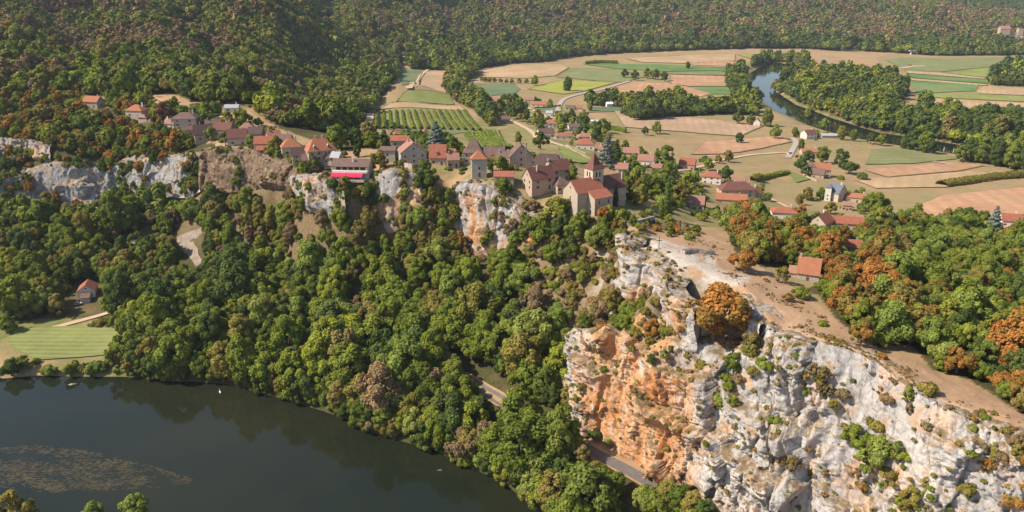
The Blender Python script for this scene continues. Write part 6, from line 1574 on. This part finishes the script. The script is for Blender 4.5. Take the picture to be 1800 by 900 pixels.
# bushes on the near cliff
cs_ = CLIFF_SURF['river_cliff']
def on_cliff(px, py, nm='river_cliff'):
    V = CLIFF_SURF[nm][0].reshape(-1, 3); qx, qy = project(V[:, 0], V[:, 1], V[:, 2])
    return Vector(V[np.argmin((qx - px) ** 2 + (qy - py) ** 2)])
for px, py, R, kd, co, lb in [
    (1535, 800, 5.2, 'round', 'bright', 'bright green tree growing from the middle of the white cliff'), (1505, 770, 4.0, 'round', 'green', 'dark green tree left of the bright one on the white cliff'), (1560, 830, 3.0, 'shrub', 'olive', 'bush under the bright tree on the white cliff'), (1590, 800, 2.6, 'shrub', 'green', 'bush right of the bright tree on the white cliff'),
    (1362, 738, 2.6, 'shrub', 'green', 'lone dark bush on the white face'), (1255, 695, 3.4, 'shrub', 'bright', 'bright bush in the crack beside the orange wall'), (1300, 665, 3.0, 'shrub', 'brown', 'rusty bush on the ledge above the white face'), (1275, 660, 2.8, 'shrub', 'green', 'green bush on the ledge above the orange wall'), (1325, 650, 2.8, 'shrub', 'olive', 'olive bush beside the rusty one'),
    (1440, 668, 2.4, 'shrub', 'olive', 'dry bush on the upper rock ledge'), (1480, 690, 2.6, 'shrub', 'brown', 'brown dry bush on the upper rock ledge'), (1420, 790, 1.6, 'shrub', 'brown', 'small brown tuft on the lower white face'), (1450, 832, 1.2, 'shrub', 'bright', 'tiny bright bush low on the white face'), (1600, 875, 3.2, 'round', 'olive', 'olive tree at the cliff foot near the bottom edge'),
    (1640, 870, 3.4, 'shrub', 'green', 'green bush at the cliff foot near the bottom edge'), (1780, 880, 3.0, 'shrub', 'golden', 'golden bush in the bottom right corner'), (1760, 800, 2.2, 'shrub', 'brown', 'brown dry bush on the right-hand white face'), (1060, 650, 2.0, 'shrub', 'green', 'green bush hanging on the left edge of the orange wall'), (1085, 640, 1.6, 'shrub', 'olive', 'olive tuft high on the orange wall'), (1195, 745, 1.3, 'shrub', 'green', 'green tuft in the middle of the orange wall'),
    (1150, 585, 4.0, 'round', 'golden', 'golden bush tree above the orange wall'), (1115, 585, 2.8, 'shrub', 'olive', 'olive bush at the top of the orange wall'), (1710, 752, 1.4, 'shrub', 'bright', 'tiny green bush on the right-hand white face'), (1046, 762, 3.0, 'shrub', 'dark', 'dark bush at the foot of the orange wall by the road'), (1072, 776, 2.2, 'shrub', 'bright', 'light green bush at the foot of the orange wall by the road'), (1345, 640, 3.2, 'shrub', 'green', 'green bush spilling from the notch right of the big oak'), (1320, 610, 3.6, 'round', 'olive', 'olive bush tree in the notch right of the big oak'), (1290, 640, 3.2, 'round', 'green', 'green bush tree under the big golden oak'), (1235, 640, 3.0, 'shrub', 'olive', 'olive bush above the crack of the orange wall'), (1540, 745, 3.2, 'shrub', 'olive', 'olive bush above the bright tree on the white cliff'), (1560, 700, 2.6, 'shrub', 'brown', 'brown bush high on the white cliff right of centre'), (1515, 850, 2.4, 'shrub', 'golden', 'golden bush low on the white cliff'), (1700, 860, 2.6, 'shrub', 'olive', 'olive bush low on the right-hand white face')]:
    p = on_cliff(px, py)
    make_tree('cliff_shrub' if kd == 'shrub' else 'cliff_tree', kd, co, (p.x, p.y - R * .15, p.z - R * (.45 if kd == 'shrub' else .9)), R, rng.uniform(0, 6.28), lb, 'shrub' if kd == 'shrub' else 'tree', None, 1.0, None, kd != 'shrub')

for (xa, xb, ya, yb, n_, cl) in ((1285, 1350, 585, 690, 10, ['green', 'olive', 'bright']), (1400, 1600, 655, 735, 20, ['brown', 'olive', 'brown', 'green']), (1475, 1600, 735, 860, 14, ['green', 'olive', 'bright', 'dark']), (1370, 1520, 810, 900, 12, ['brown', 'olive', 'brown']), (1570, 1720, 835, 900, 14, ['green', 'olive', 'golden']), (1110, 1250, 580, 635, 10, ['golden', 'olive', 'green']), (1012, 1060, 590, 720, 7, ['green', 'olive']), (1680, 1800, 770, 880, 12, ['brown', 'olive', 'golden']), (1240, 1290, 640, 720, 8, ['bright', 'green', 'brown'])):
    WC = CLIFF_SURF['river_cliff'][0].reshape(-1, 3); wpx, wpy = project(WC[:, 0], WC[:, 1], WC[:, 2])
    sel = np.where((wpx > xa) & (wpx < xb) & (wpy > ya) & (wpy < yb))[0]
    cx_ = rng.choice(sel, 3)
    for i in range(n_ if len(sel) else 0):
        c0 = WC[rng.choice(cx_)]; near_ = sel[np.argsort(((WC[sel] - c0 - rng.normal(size=3) * 3.2) ** 2).sum(1))[:1]]
        q_ = WC[near_[0]]; R = float(rng.uniform(.9, 2.3)); co = str(rng.choice(cl))
        make_tree('cliff_shrub', 'round' if R > 1.3 else 'shrub', co, (q_[0], q_[1] - R * .1, q_[2] - R * (.8 if R > 1.3 else .3)), R, rng.uniform(0, 6.28), CNAME[co] + ' bush in a clump on the ledges of the big near cliff', 'shrub', CNAME[co] + ' bushes in clumps on the ledges of the big near cliff', parts=False)
# trees rooted on the shelves of the long left-hand cliff
WC = CLIFF_SURF['white_cliff'][0].reshape(-1, 3); wpx, wpy = project(WC[:, 0], WC[:, 1], WC[:, 2])
for (xa, xb, ya, yb, n_) in ((-10, 55, 300, 368, 13), (188, 268, 285, 350, 17), (325, 366, 272, 345, 9), (60, 190, 282, 296, 8), (270, 330, 268, 284, 5), (90, 150, 352, 368, 4), (270, 330, 325, 345, 5)):
    sel = np.where((wpx > xa) & (wpx < xb) & (wpy > ya) & (wpy < yb))[0]
    if not len(sel): continue
    for i in rng.choice(sel, n_):
        R = float(rng.uniform(2.4, 4.6)); co = str(rng.choice(['green', 'dark', 'dark', 'olive', 'golden'])); q_ = WC[i]
        make_tree('cliff_tree', str(rng.choice(['round', 'broad'])), co, (q_[0], q_[1] - R * .1, q_[2] - R * .8), R, rng.uniform(0, 6.28), CNAME[co] + ' tree rooted on the long grey-white cliff at the left', 'tree', CNAME[co] + ' trees rooted on the long left-hand cliff')
# dry tufts and little bushes on every ledge of the rock faces: nobody could count them
TUFT = []
for nm, share in (('river_cliff', .9), ('rock_bluff', .8), ('village_cliff', 1.0), ('terrace_cliff', 1.0), ('white_cliff', .8), ('grey_bluff', 1.0), ('earth_cliff', 1.0), ('ledge_cliff', 1.0)):
    V, nr_, ti = CLIFF_SURF[nm]
    du = V[2:, 1:-1] - V[:-2, 1:-1]; dv = V[1:-1, 2:] - V[1:-1, :-2]
    nn = np.cross(du, dv); nn /= np.linalg.norm(nn, axis=2)[:, :, None] + 1e-9
    up = np.abs(nn[:, :, 2]); pt = V[1:-1, 1:-1].reshape(-1, 3); up = up.ravel()
    ns_ = fbm(pt / 9.0, 3)
    pr_ = np.clip((up - .42) * 2.4, 0, 1) * np.clip(.35 + ns_ * 1.4, 0, 1) * .075 * share + .0016 * share
    sel = np.where(rng.random(len(pt)) < pr_)[0]
    for i in sel:
        R = float(rng.uniform(.35, 1.15) * (1.5 if rng.random() < .08 else 1)); TUFT.append((nm, 'shrub', str(rng.choice(['brown', 'brown', 'olive', 'olive', 'green', 'golden'])), pt[i, 0], pt[i, 1], pt[i, 2] - R * .25 + .3, R))
bare = [(1200, 420), (1290, 425), (1330, 480), (1400, 520), (1470, 570), (1560, 620), (1640, 665), (1800, 735), (1900, 780), (1900, 810), (1800, 765), (1680, 712), (1590, 680), (1480, 604), (1360, 582), (1320, 520), (1220, 450)]
msk = in_poly(PXG, PYG, bare) & (YY < 380); x0, x1, y0, y1 = XX[msk].min(), XX[msk].max(), YY[msk].min(), YY[msk].max()
bx, by = rng.uniform(x0, x1, 9000), rng.uniform(y0, y1, 9000); bz = zat(bx, by); qx, qy = project(bx, by, bz)
bm_ = in_poly(qx, qy, bare) & (fbm(np.stack([bx / 14, by / 14, bx * 0], 1), 3) + rng.normal(size=9000) * .16 > .26)
for x, y, z in zip(bx[bm_], by[bm_], bz[bm_]):
    TUFT.append(('bare', 'shrub', str(rng.choice(['brown', 'brown', 'olive', 'golden'])), x, y, z + .25, float(rng.uniform(.18, .5) * (2.2 if rng.random() < .05 else 1))))
print('tufts', len(TUFT))

# ---- vine rows and hedges --------------------------------------------------
def row_mesh(name, pts, w, h, mat, seed, dens=2.0, leaf=.5):
    r = np.random.default_rng(seed); P_ = np.array(pts); seg = np.linalg.norm(np.diff(P_, axis=0), axis=1); L = seg.sum()
    n = int(L * dens * max(1, w)); s = r.uniform(0, L, n); cs2 = np.concatenate([[0], np.cumsum(seg)])
    base = np.stack([np.interp(s, cs2, P_[:, k]) for k in range(3)], 1)
    tn = (P_[-1] - P_[0]); tn /= np.linalg.norm(tn); sd = np.array([-tn[1], tn[0], 0])
    a = r.uniform(0, math.pi, n); wob = 1 + .35 * fbm(np.stack([s / 6, s * 0, s * 0 + seed], 1), 2)
    pos = base + sd * (np.cos(a) * w / 2 * wob)[:, None]; pos[:, 2] += h * (.25 + .72 * np.sin(a) * wob)
    nn = sd * np.cos(a)[:, None] + np.array([0, 0, 1]) * np.sin(a)[:, None] + r.normal(size=(n, 3)) * .45; nn /= np.linalg.norm(nn, axis=1)[:, None]
    u = np.cross(nn, r.normal(size=(n, 3))); u /= np.linalg.norm(u, axis=1)[:, None]; v = np.cross(nn, u); sz = leaf * r.uniform(.6, 1.4, n)
    V = np.stack([pos + u * (ka * sz)[:, None] + v * (kb * sz)[:, None] for ka, kb in ((-1, -.6), (.4, -.8), (1, .6), (-.4, .8))], 1).reshape(-1, 3)
    F4 = np.arange(n * 4).reshape(-1, 4); tint = np.repeat(r.uniform(.2, .8, n), 4)
    m = max(2, int(L / 6)); ss = np.linspace(0, L, m); cb = np.stack([np.interp(ss, cs2, P_[:, k]) for k in range(3)], 1)
    prof = [(-.42, .0), (-.40, .55), (0, .82), (.40, .55), (.42, .0)]
    cv = np.stack([cb + sd * (x * w) + np.array([0, 0, z * h]) for x, z in prof], 1).reshape(-1, 3)
    ix = np.arange(m * 5).reshape(m, 5) + len(V)
    cf = np.stack([ix[:-1, :-1], ix[1:, :-1], ix[1:, 1:], ix[:-1, 1:]], -1).reshape(-1, 4)
    return mesh_np(name, np.concatenate([V, cv]), np.concatenate([F4, cf]), mat, False, {'tint': np.concatenate([tint, np.full(len(cv), .35)])})
for i in range(15):
    f = i / 14
    a = hit(664 + f * 152, 197 - f * 1.5); b = hit(662 + f * 182, 226 + f * 4)
    pts = [(a.x + (b.x - a.x) * u, a.y + (b.y - a.y) * u, 0) for u in np.linspace(0, 1, 16)]
    pts = [(x, y, float(zat(x, y))) for x, y, _ in pts]
    o = link('vine_row', row_mesh('vine_row', pts, 3.6, 3.4, LM['green'], i, 3.0, .55))
    tag(o, 'long green vine row running up the field behind the village', 'vine row', 'vine rows in the field behind the village')
for i in range(9):
    f = i / 8
    a = hit(818 + f * 50, 237 - f * 6); b = hit(852 + f * 48, 263 - f * .5)
    pts = [(a.x + (b.x - a.x) * u, a.y + (b.y - a.y) * u, 0) for u in np.linspace(0, 1, 14)]
    pts = [(x, y, float(zat(x, y))) for x, y, _ in pts]
    o = link('vine_row', row_mesh('vine_row', pts, 4.0, 3.0, LM['bright'], 40 + i, 3.0, .55))
    tag(o, 'bright bushy vine row in the small plot right of the manor roof', 'vine row', 'vine rows in the small plot behind the manor')
def hedge(px, w, h, mat, label, seed):
    pts = [tuple(p) for p in path_pts(px, 4.0)]
    tag(link('hedge', row_mesh('hedge', pts, w, h, LM[mat], seed, 5.0, .6)), label, 'hedge')
hedge([(1322, 318), (1350, 313), (1385, 306)], 6, 4, 'green', 'green hedge across the dry grass left of the manor', 3)
hedge([(1655, 327), (1690, 322), (1740, 315), (1810, 307), (1900, 298)], 12, 5, 'olive', 'long yellow-green hedge between the dry fields at the right', 4)
hedge([(1410, 392), (1425, 386), (1438, 378)], 3, 2.6, 'dark', 'dark clipped hedge beside the rust-coloured tree', 5)
hedge([(1504, 408), (1530, 405), (1560, 399)], 2.5, 2.0, 'dark', 'clipped hedge in front of the long farm range', 6)
hedge([(1000, 146), (1040, 144), (1095, 146)], 4, 3, 'dark', 'dark hedge along the yellow field', 7) if False else None
hedge([(940, 191), (965, 190), (985, 187)], 3, 2.4, 'dark', 'dark hedge below the long orange farmhouse', 8)
hedge([(1040, 225), (1075, 228), (1100, 233)], 9, 5, 'green', 'bushy hedge at the edge of the dry meadow', 9)
hedge([(1030, 113), (1055, 111), (1085, 112)], 14, 7, 'green', 'bushy hedge at the foot of the far hill', 10)
hedge([(1255, 180), (1290, 178), (1330, 190)], 12, 8, 'green', 'green thicket along the river fields', 11)

# ---- everything that reads as one mass -------------------------------------
def scatter(name, cands, lodf, label=None):
    if not cands: return
    keys = {}
    arr = []
    for (zn, kind, colour, x, y, z, R) in cands:
        lod = lodf(y); k = int(rng.integers(NSH if lod < 2 else 4))
        key = (kind, colour, lod, k)
        keys.setdefault(key, len(keys)); arr.append((x, y, z - .3, R, keys[key]))
    col = bpy.data.collections.new(name + '_kinds')
    for i, key in enumerate(keys):
        o = bpy.data.objects.new('%s_%03d' % (name, i), proto(*key)); col.objects.link(o)
    A = np.array(arr); n = len(A)
    me = bpy.data.meshes.new(name); me.vertices.add(n); me.vertices.foreach_set('co', A[:, :3].astype(np.float32).ravel())
    a = me.attributes.new('size', 'FLOAT_VECTOR', 'POINT'); hs = rng.uniform(.85, 1.18, n)
    a.data.foreach_set('vector', np.stack([A[:, 3], A[:, 3], A[:, 3] * hs], 1).astype(np.float32).ravel())
    a = me.attributes.new('turn', 'FLOAT_VECTOR', 'POINT'); a.data.foreach_set('vector', np.stack([rng.uniform(-.06, .06, n), rng.uniform(-.06, .06, n), rng.uniform(0, 6.28, n)], 1).astype(np.float32).ravel())
    a = me.attributes.new('which', 'INT', 'POINT'); a.data.foreach_set('value', A[:, 4].astype(np.int32))
    o = link(name, me)
    ng = bpy.data.node_groups.new(name, 'GeometryNodeTree')
    ng.interface.new_socket('Geometry', in_out='INPUT', socket_type='NodeSocketGeometry'); ng.interface.new_socket('Geometry', in_out='OUTPUT', socket_type='NodeSocketGeometry')
    N = ng.nodes.new; gi = N('NodeGroupInput'); go = N('NodeGroupOutput'); ip = N('GeometryNodeInstanceOnPoints'); ci = N('GeometryNodeCollectionInfo')
    ci.inputs['Collection'].default_value = col; ci.inputs['Separate Children'].default_value = True; ci.inputs['Reset Children'].default_value = True
    def nat(nm, ty):
        q = N('GeometryNodeInputNamedAttribute'); q.data_type = ty; q.inputs['Name'].default_value = nm; return q.outputs[0]
    L = ng.links.new
    L(gi.outputs[0], ip.inputs['Points']); L(ci.outputs[0], ip.inputs['Instance']); ip.inputs['Pick Instance'].default_value = True
    L(nat('which', 'INT'), ip.inputs['Instance Index']); L(nat('size', 'FLOAT_VECTOR'), ip.inputs['Scale'])
    e2r = N('FunctionNodeEulerToRotation'); L(nat('turn', 'FLOAT_VECTOR'), e2r.inputs[0]); L(e2r.outputs[0], ip.inputs['Rotation'])
    L(ip.outputs[0], go.inputs[0])
    md = o.modifiers.new('spread', 'NODES'); md.node_group = ng
    return tag(o, label, None, None, 'stuff')
hill_l = [c for c in rest_ if c[0] == 'left_hill']; hill_f = [c for c in rest_ if c[0] == 'far_hill']
others = [c for c in rest_ if c[0] not in ('left_hill', 'far_hill')]
scatter('hillside_forest', hill_l, lambda y: 1 if y < 1150 else 2, 'forested hill behind the village')
scatter('valley_forest', hill_f, lambda y: 2, 'forested hills across the valley')
scatter('cliff_tufts', TUFT, lambda y: 1, 'dry tufts and small bushes on the rock ledges')
scatter('woodland', others, lambda y: 0 if y < 520 else (1 if y < 1100 else 2), 'woods and thickets of the valley')
# ------------------------------------------------------------------ small things
def metal(name, col, rough=.5, metal_=.0):
    m, nt, out = new_mat(name); t = NT(nt); t.bsdf(out, t.mix(t.noise(t.obj(), 3, 3), [c * .85 for c in col], col), rough, .4, None, metal_); return m
M_IRON = metal('dark_iron', (.05, .045, .042)); M_POLE = metal('weathered_wood', (.32, .28, .23), .9); M_CONC = metal('pale_concrete', (.55, .52, .47), .9)
M_PLUM = metal('white_plumage', (.82, .80, .76), .8); M_BEAK = metal('orange_beak', (.6, .22, .03), .6)
M_TYRE = metal('tyre_rubber', (.02, .02, .02), .9); M_CHROME = metal('wheel_metal', (.5, .5, .5), .35, .8)
# cross on the plateau
p = hit(1158, 438)
q = MB(); q.box(-.13, .13, -.13, .13, 0, 5.4); q.box(-1.25, 1.25, -.10, .10, 3.85, 4.1)
c = q.build('cross', M_IRON); c.location = (p.x, p.y, p.z - .05); tag(c, 'tall dark iron cross standing on the bare rock plateau', 'cross')
q = MB(); q.box(-.6, .6, -.6, .6, -.3, .45); q.box(-.4, .4, -.4, .4, .45, .8); q.build('plinth', WM['grey'], c)
# railing at the tip of the plateau
q = MB()
pr_ = [hit(*a) for a in ((1116, 420), (1119, 414), (1125, 410), (1133, 408))]
o = empty('railing', pr_[0]); tag(o, 'thin iron railing at the left tip of the bare rock plateau', 'railing')
for a in pr_:
    q = MB(); d = a - pr_[0]; q.box(d.x - .05, d.x + .05, d.y - .05, d.y + .05, d.z - .3, d.z + 1.1); q.build('post', M_IRON, o)
q = MB()
for hh_ in (.55, 1.05): q.tube([tuple(a - pr_[0] + Vector((0, 0, hh_))) for a in pr_], [.035] * 4, 5)
q.build('rail', M_IRON, o)
# utility poles
for px, py, h, lb in [(1538, 268, 9, 'wooden utility pole in the green strip of the far meadow'), (1682, 283, 9, 'wooden utility pole at the edge of the riverside field'), (1640, 312, 8, 'utility pole in the bare soil field at the right'), (1792, 412, 13, 'pale utility pole among trees at the right edge'), (1452, 232, 8, 'thin pole behind the white lane house'), (982, 262, 7, 'thin pole beside the lane behind the barn')]:
    p = hit(px, py); e = tag(empty('utility_pole', p), lb, 'pole')
    q = MB(); q.tube([(0, 0, -.5), (0, 0, h)], [.17, .11], 8); q.build('pole', M_POLE, e)
    q = MB(); q.box(-.8, .8, -.06, .06, h - .9, h - .75); q.build('crossarm', M_POLE, e)
    for k in (-.65, .65):
        q = MB(); q.tube([(k, 0, h - .75), (k, 0, h - .5)], [.06, .045], 6); q.build('insulator', M_CONC, e)
# old bridge piers / mooring posts in the river
for px, py, lb in [(1659, 266, 'white concrete post standing in the river bend, left of its twin'), (1676, 268, 'white concrete post in the river bend, right of its twin')]:
    x, y, _ = at(px, py, 0); q = MB(); q.loft([[(-.5, -.5, -4), (.5, -.5, -4), (.5, .5, -4), (-.5, .5, -4)], [(-.4, -.4, 4.4), (.4, -.4, 4.4), (.4, .4, 4.4), (-.4, .4, 4.4)], [(-.15, -.15, 4.9), (.15, -.15, 4.9), (.15, .15, 4.9), (-.15, .15, 4.9)]])
    o = q.build('river_post', M_CONC); o.location = (x, y, 0); tag(o, lb, 'post', 'white posts in the river bend')
# vehicles
def car(name, label, px, py, yaw, col, L=4.3, Wd=1.8, Hh=1.5, van=False):
    p = hit(px, py); e = tag(empty(name, (p.x, p.y, p.z + .42), R_(yaw)), label, 'van' if van else 'car')
    M = metal(name + '_paint', col, .3)
    a, b = L / 2, Wd / 2
    q = MB()
    hood = .85 if not van else 1.1
    q.loft([[(-a, -b * .9, .3), (-a, b * .9, .3), (-a, b * .9, hood - .1), (-a, -b * .9, hood - .1)], [(-a * .9, -b, .22), (-a * .9, b, .22), (-a * .9, b, hood), (-a * .9, -b, hood)], [(a * .85, -b, .22), (a * .85, b, .22), (a * .85, b, hood * .95), (a * .85, -b, hood * .95)], [(a, -b * .88, .32), (a, b * .88, .32), (a, b * .88, hood * .75), (a, -b * .88, hood * .75)]])
    body = q.build('body', M, e)
    q = MB(); x0, x1 = (-a * .88, a * .35); t0, t1 = (-a * .78 if van else -a * .62, a * .1 if not van else a * .2)
    q.loft([[(x0, -b * .94, hood), (x1, -b * .94, hood), (x1, b * .94, hood), (x0, b * .94, hood)], [(t0, -b * .8, Hh - .06), (t1, -b * .8, Hh - .06), (t1, b * .8, Hh - .06), (t0, b * .8, Hh - .06)]])
    q.build('windows', M_GLASS, body)
    q = MB(); q.box(t0 - .05, t1 + .05, -b * .82, b * .82, Hh - .06, Hh); q.build('roof', M, body)
    for sx in (-1, 1):
        for sy in (-1, 1):
            q = MB(); q.tube([(sx * a * .62, sy * b - .11, .32), (sx * a * .62, sy * b + .11, .32)], [.32, .32], 14); w = q.build('wheel', M_TYRE, e)
            q = MB(); q.tube([(sx * a * .62, sy * (b + .12), .32), (sx * a * .62, sy * (b + .125), .32)], [.19, .17], 10); q.build('rim', M_CHROME, w)
    for sy in (-1, 1):
        q = MB(); q.box(a - .1, a + .02, sy * b * .62 - .16, sy * b * .62 + .16, .5, .64); q.build('headlight', M_CONC, e)
    return e
car('parked_van', 'white van parked where the pale track meets the lane', 1390, 272, 10, (.78, .77, .75), 6.0, 2.1, 2.5, True)
car('parked_car', 'silver car parked in the yard of the riverside cottage', 138, 536, 25, (.5, .52, .55))
car('parked_car', 'dark car parked beside the grey shed at the lane end', 1434, 247, -5, (.10, .09, .09))
car('parked_car', 'white car parked on the village square left of the restaurant', 578, 297, 40, (.75, .74, .72))
car('parked_car', 'pale car in front of the long orange farmhouse', 928, 190, 8, (.7, .68, .65))
# swan, driftwood, floating branch
x, y, _ = at(387, 690, 0)
q = MB(); q.tube([(-.75, 0, .05), (-.45, 0, .2), (0, 0, .28), (.4, 0, .18), (.55, 0, .08)], [.05, .27, .34, .24, .06], 10)
sw = q.build('swan', M_PLUM, smooth=True); sw.location = (x, y, 0); sw.rotation_euler = (0, 0, 2.2); sw.scale = (1.5, 1.5, 1.5); tag(sw, 'single white swan floating near the wooded bank', 'swan')
q = MB(); q.tube([(.42, 0, .25), (.62, 0, .5), (.60, 0, .82), (.72, 0, .95), (.84, 0, .9)], [.09, .06, .055, .07, .05], 8); nk = q.build('neck', M_PLUM, sw, True)
q = MB(); q.tube([(.83, 0, .9), (.98, 0, .84)], [.04, .012], 6); q.build('beak', M_BEAK, nk)
x, y, _ = at(129, 676, 0)
q = MB()
for a0, l, w in ((.1, 6.0, .32), (.5, 5.0, .26), (-.4, 4.2, .28), (1.0, 3.4, .22), (-.1, 4.6, .3)):
    q.tube([(-l / 2 * math.cos(a0), -l / 2 * math.sin(a0), .1), (0, .2, .32), (l / 2 * math.cos(a0), l / 2 * math.sin(a0), .5)], [w, w * .8, w * .3], 6)
o = q.build('driftwood', M_DEAD, smooth=True); o.location = (x, y, 0); o.scale = (.75, .75, .75); tag(o, 'bleached driftwood heap floating by the bank below the mown meadow', 'driftwood')
x, y, _ = at(773, 827, 0)
q = MB(); q.tube([(-1.0, 0, .04), (-.2, .1, .16), (.6, 0, .18), (1.0, -.1, .1)], [.06, .17, .17, .07], 6); q.tube([(.3, 0, .15), (.7, .3, .4)], [.06, .03], 5)
o = q.build('floating_log', M_DEAD, smooth=True); o.location = (x, y, 0); tag(o, 'short pale log floating near the shaded bank', 'log')
# dead standing trees
for px, py, h, lb in [(690, 612, 11, 'bare white dead tree standing in the middle of the wood'), (1198, 412, 7, 'bare grey leafless tree behind the rock plateau'), (1563, 500, 9, 'bare pale leafless tree inside the oak wood')]:
    p = hit(px, py); q = MB(); r = random.Random(px)
    q.tube([(0, 0, -.5), (.2, 0, h * .5), (0, .2, h)], [.32, .2, .04], 7)
    for i in range(16):
        z = h * (.3 + .6 * i / 16); a = i * 2.4; l = h * .3 * (1 - i / 26)
        q.tube([(.1, 0, z), (l * .6 * math.cos(a), l * .6 * math.sin(a), z + l * .5), (l * math.cos(a + .2), l * math.sin(a + .2), z + l * 1.1)], [.09, .05, .015], 5)
    o = q.build('dead_tree', M_DEAD); o.location = p; tag(o, lb, 'tree')
# small bridge at the far edge of the plain
p = Vector(at(1612, 93, 14)); e = tag(empty('road_bridge', p, .1), 'tiny white road bridge at the foot of the far hill', 'bridge')
q = MB(); q.box(-22, 22, -4, 4, 5, 6.2); q.build('deck', M_CONC, e)
for k in (-16, 0, 16):
    q = MB(); q.box(k - 1, k + 1, -3, 3, -6, 4.997); q.build('pier', M_CONC, e)
q = MB(); q.box(-22, 22, -4, -3.7, 6.203, 7.3); q.build('parapet', M_CONC, e)
# field implements
p = hit(1599, 116); e = tag(empty('farm_trailer', (p.x, p.y, p.z + .3)), 'small red farm trailer on the far olive meadow', 'trailer')
q = MB(); q.box(-4, 4, -1.6, 1.6, .9, 2.8); q.build('bed', RM['red'], e)
for sx in (-2.4, 2.4):
    for sy in (-1.7, 1.7):
        q = MB(); q.tube([(sx, sy - .2, .7), (sx, sy + .2, .7)], [.7, .7], 12); q.build('wheel', M_TYRE, e)
# water weed bed
m, nt, out = new_mat('water_weed'); t = NT(nt)
t.bsdf(out, t.mix(t.noise(t.pos(), .12, 5), (.030, .030, .016), (.115, .082, .036)), .55, .3); M_WEED = m
wp = [(-60, 792), (60, 782), (130, 788), (200, 802), (265, 818), (330, 838), (345, 848), (280, 856), (200, 862), (110, 866), (0, 862), (-60, 868)]
n = 9000
wx = rng.uniform(-60, 345, n); wy = rng.uniform(782, 868, n); keep_ = in_poly(wx, wy, wp)
dens = fbm(np.stack([wx / 60, wy / 22, wx * 0], 1), 3) + .30 - np.clip((wx - 180) / 300, 0, 1) * .35
keep_ &= dens + rng.normal(size=n) * .30 > .30
wx, wy = wx[keep_], wy[keep_]
W = np.array([at(a, b, .03) for a, b in zip(wx, wy)]); n = len(W)
ang = .25 + rng.normal(size=n) * .35; L = rng.uniform(.3, 1.2, n); wd = L * rng.uniform(.08, .22, n)
ca, sa = np.cos(ang), np.sin(ang); V = []; hz = rng.uniform(.01, .10, n)
for k in range(7):
    f = k / 7 * 2 * math.pi; u = np.cos(f) * L * rng.uniform(.7, 1.2, n); v = np.sin(f) * wd * rng.uniform(.6, 1.3, n)
    V.append(np.stack([W[:, 0] + u * ca - v * sa, W[:, 1] + u * sa + v * ca, W[:, 2] * 0 + .012], 1))
V.append(np.stack([W[:, 0], W[:, 1], hz], 1))
V = np.stack(V, 1).reshape(-1, 3)
Fc = np.concatenate([np.stack([np.arange(n) * 8 + k, np.arange(n) * 8 + (k + 1) % 7, np.arange(n) * 8 + 7], 1) for k in range(7)])
tag(link('water_weed', mesh_np('water_weed', V, Fc, M_WEED)), 'brown weed bed floating on the dark river', kind='stuff')

# ------------------------------------------------------------------ air
m, nt, out = new_mat('haze'); 
pv = nt.nodes.new('ShaderNodeVolumePrincipled'); pv.inputs['Color'].default_value = (.72, .82, 1.0, 1); pv.inputs['Density'].default_value = .00004; pv.inputs['Anisotropy'].default_value = .15
nt.links.new(pv.outputs[0], out.inputs['Volume'])
q = MB(); q.box(-6600, 6600, -450, 5700, -7, 345)
hz_ = q.build('haze', m); tag(hz_, kind='stuff')
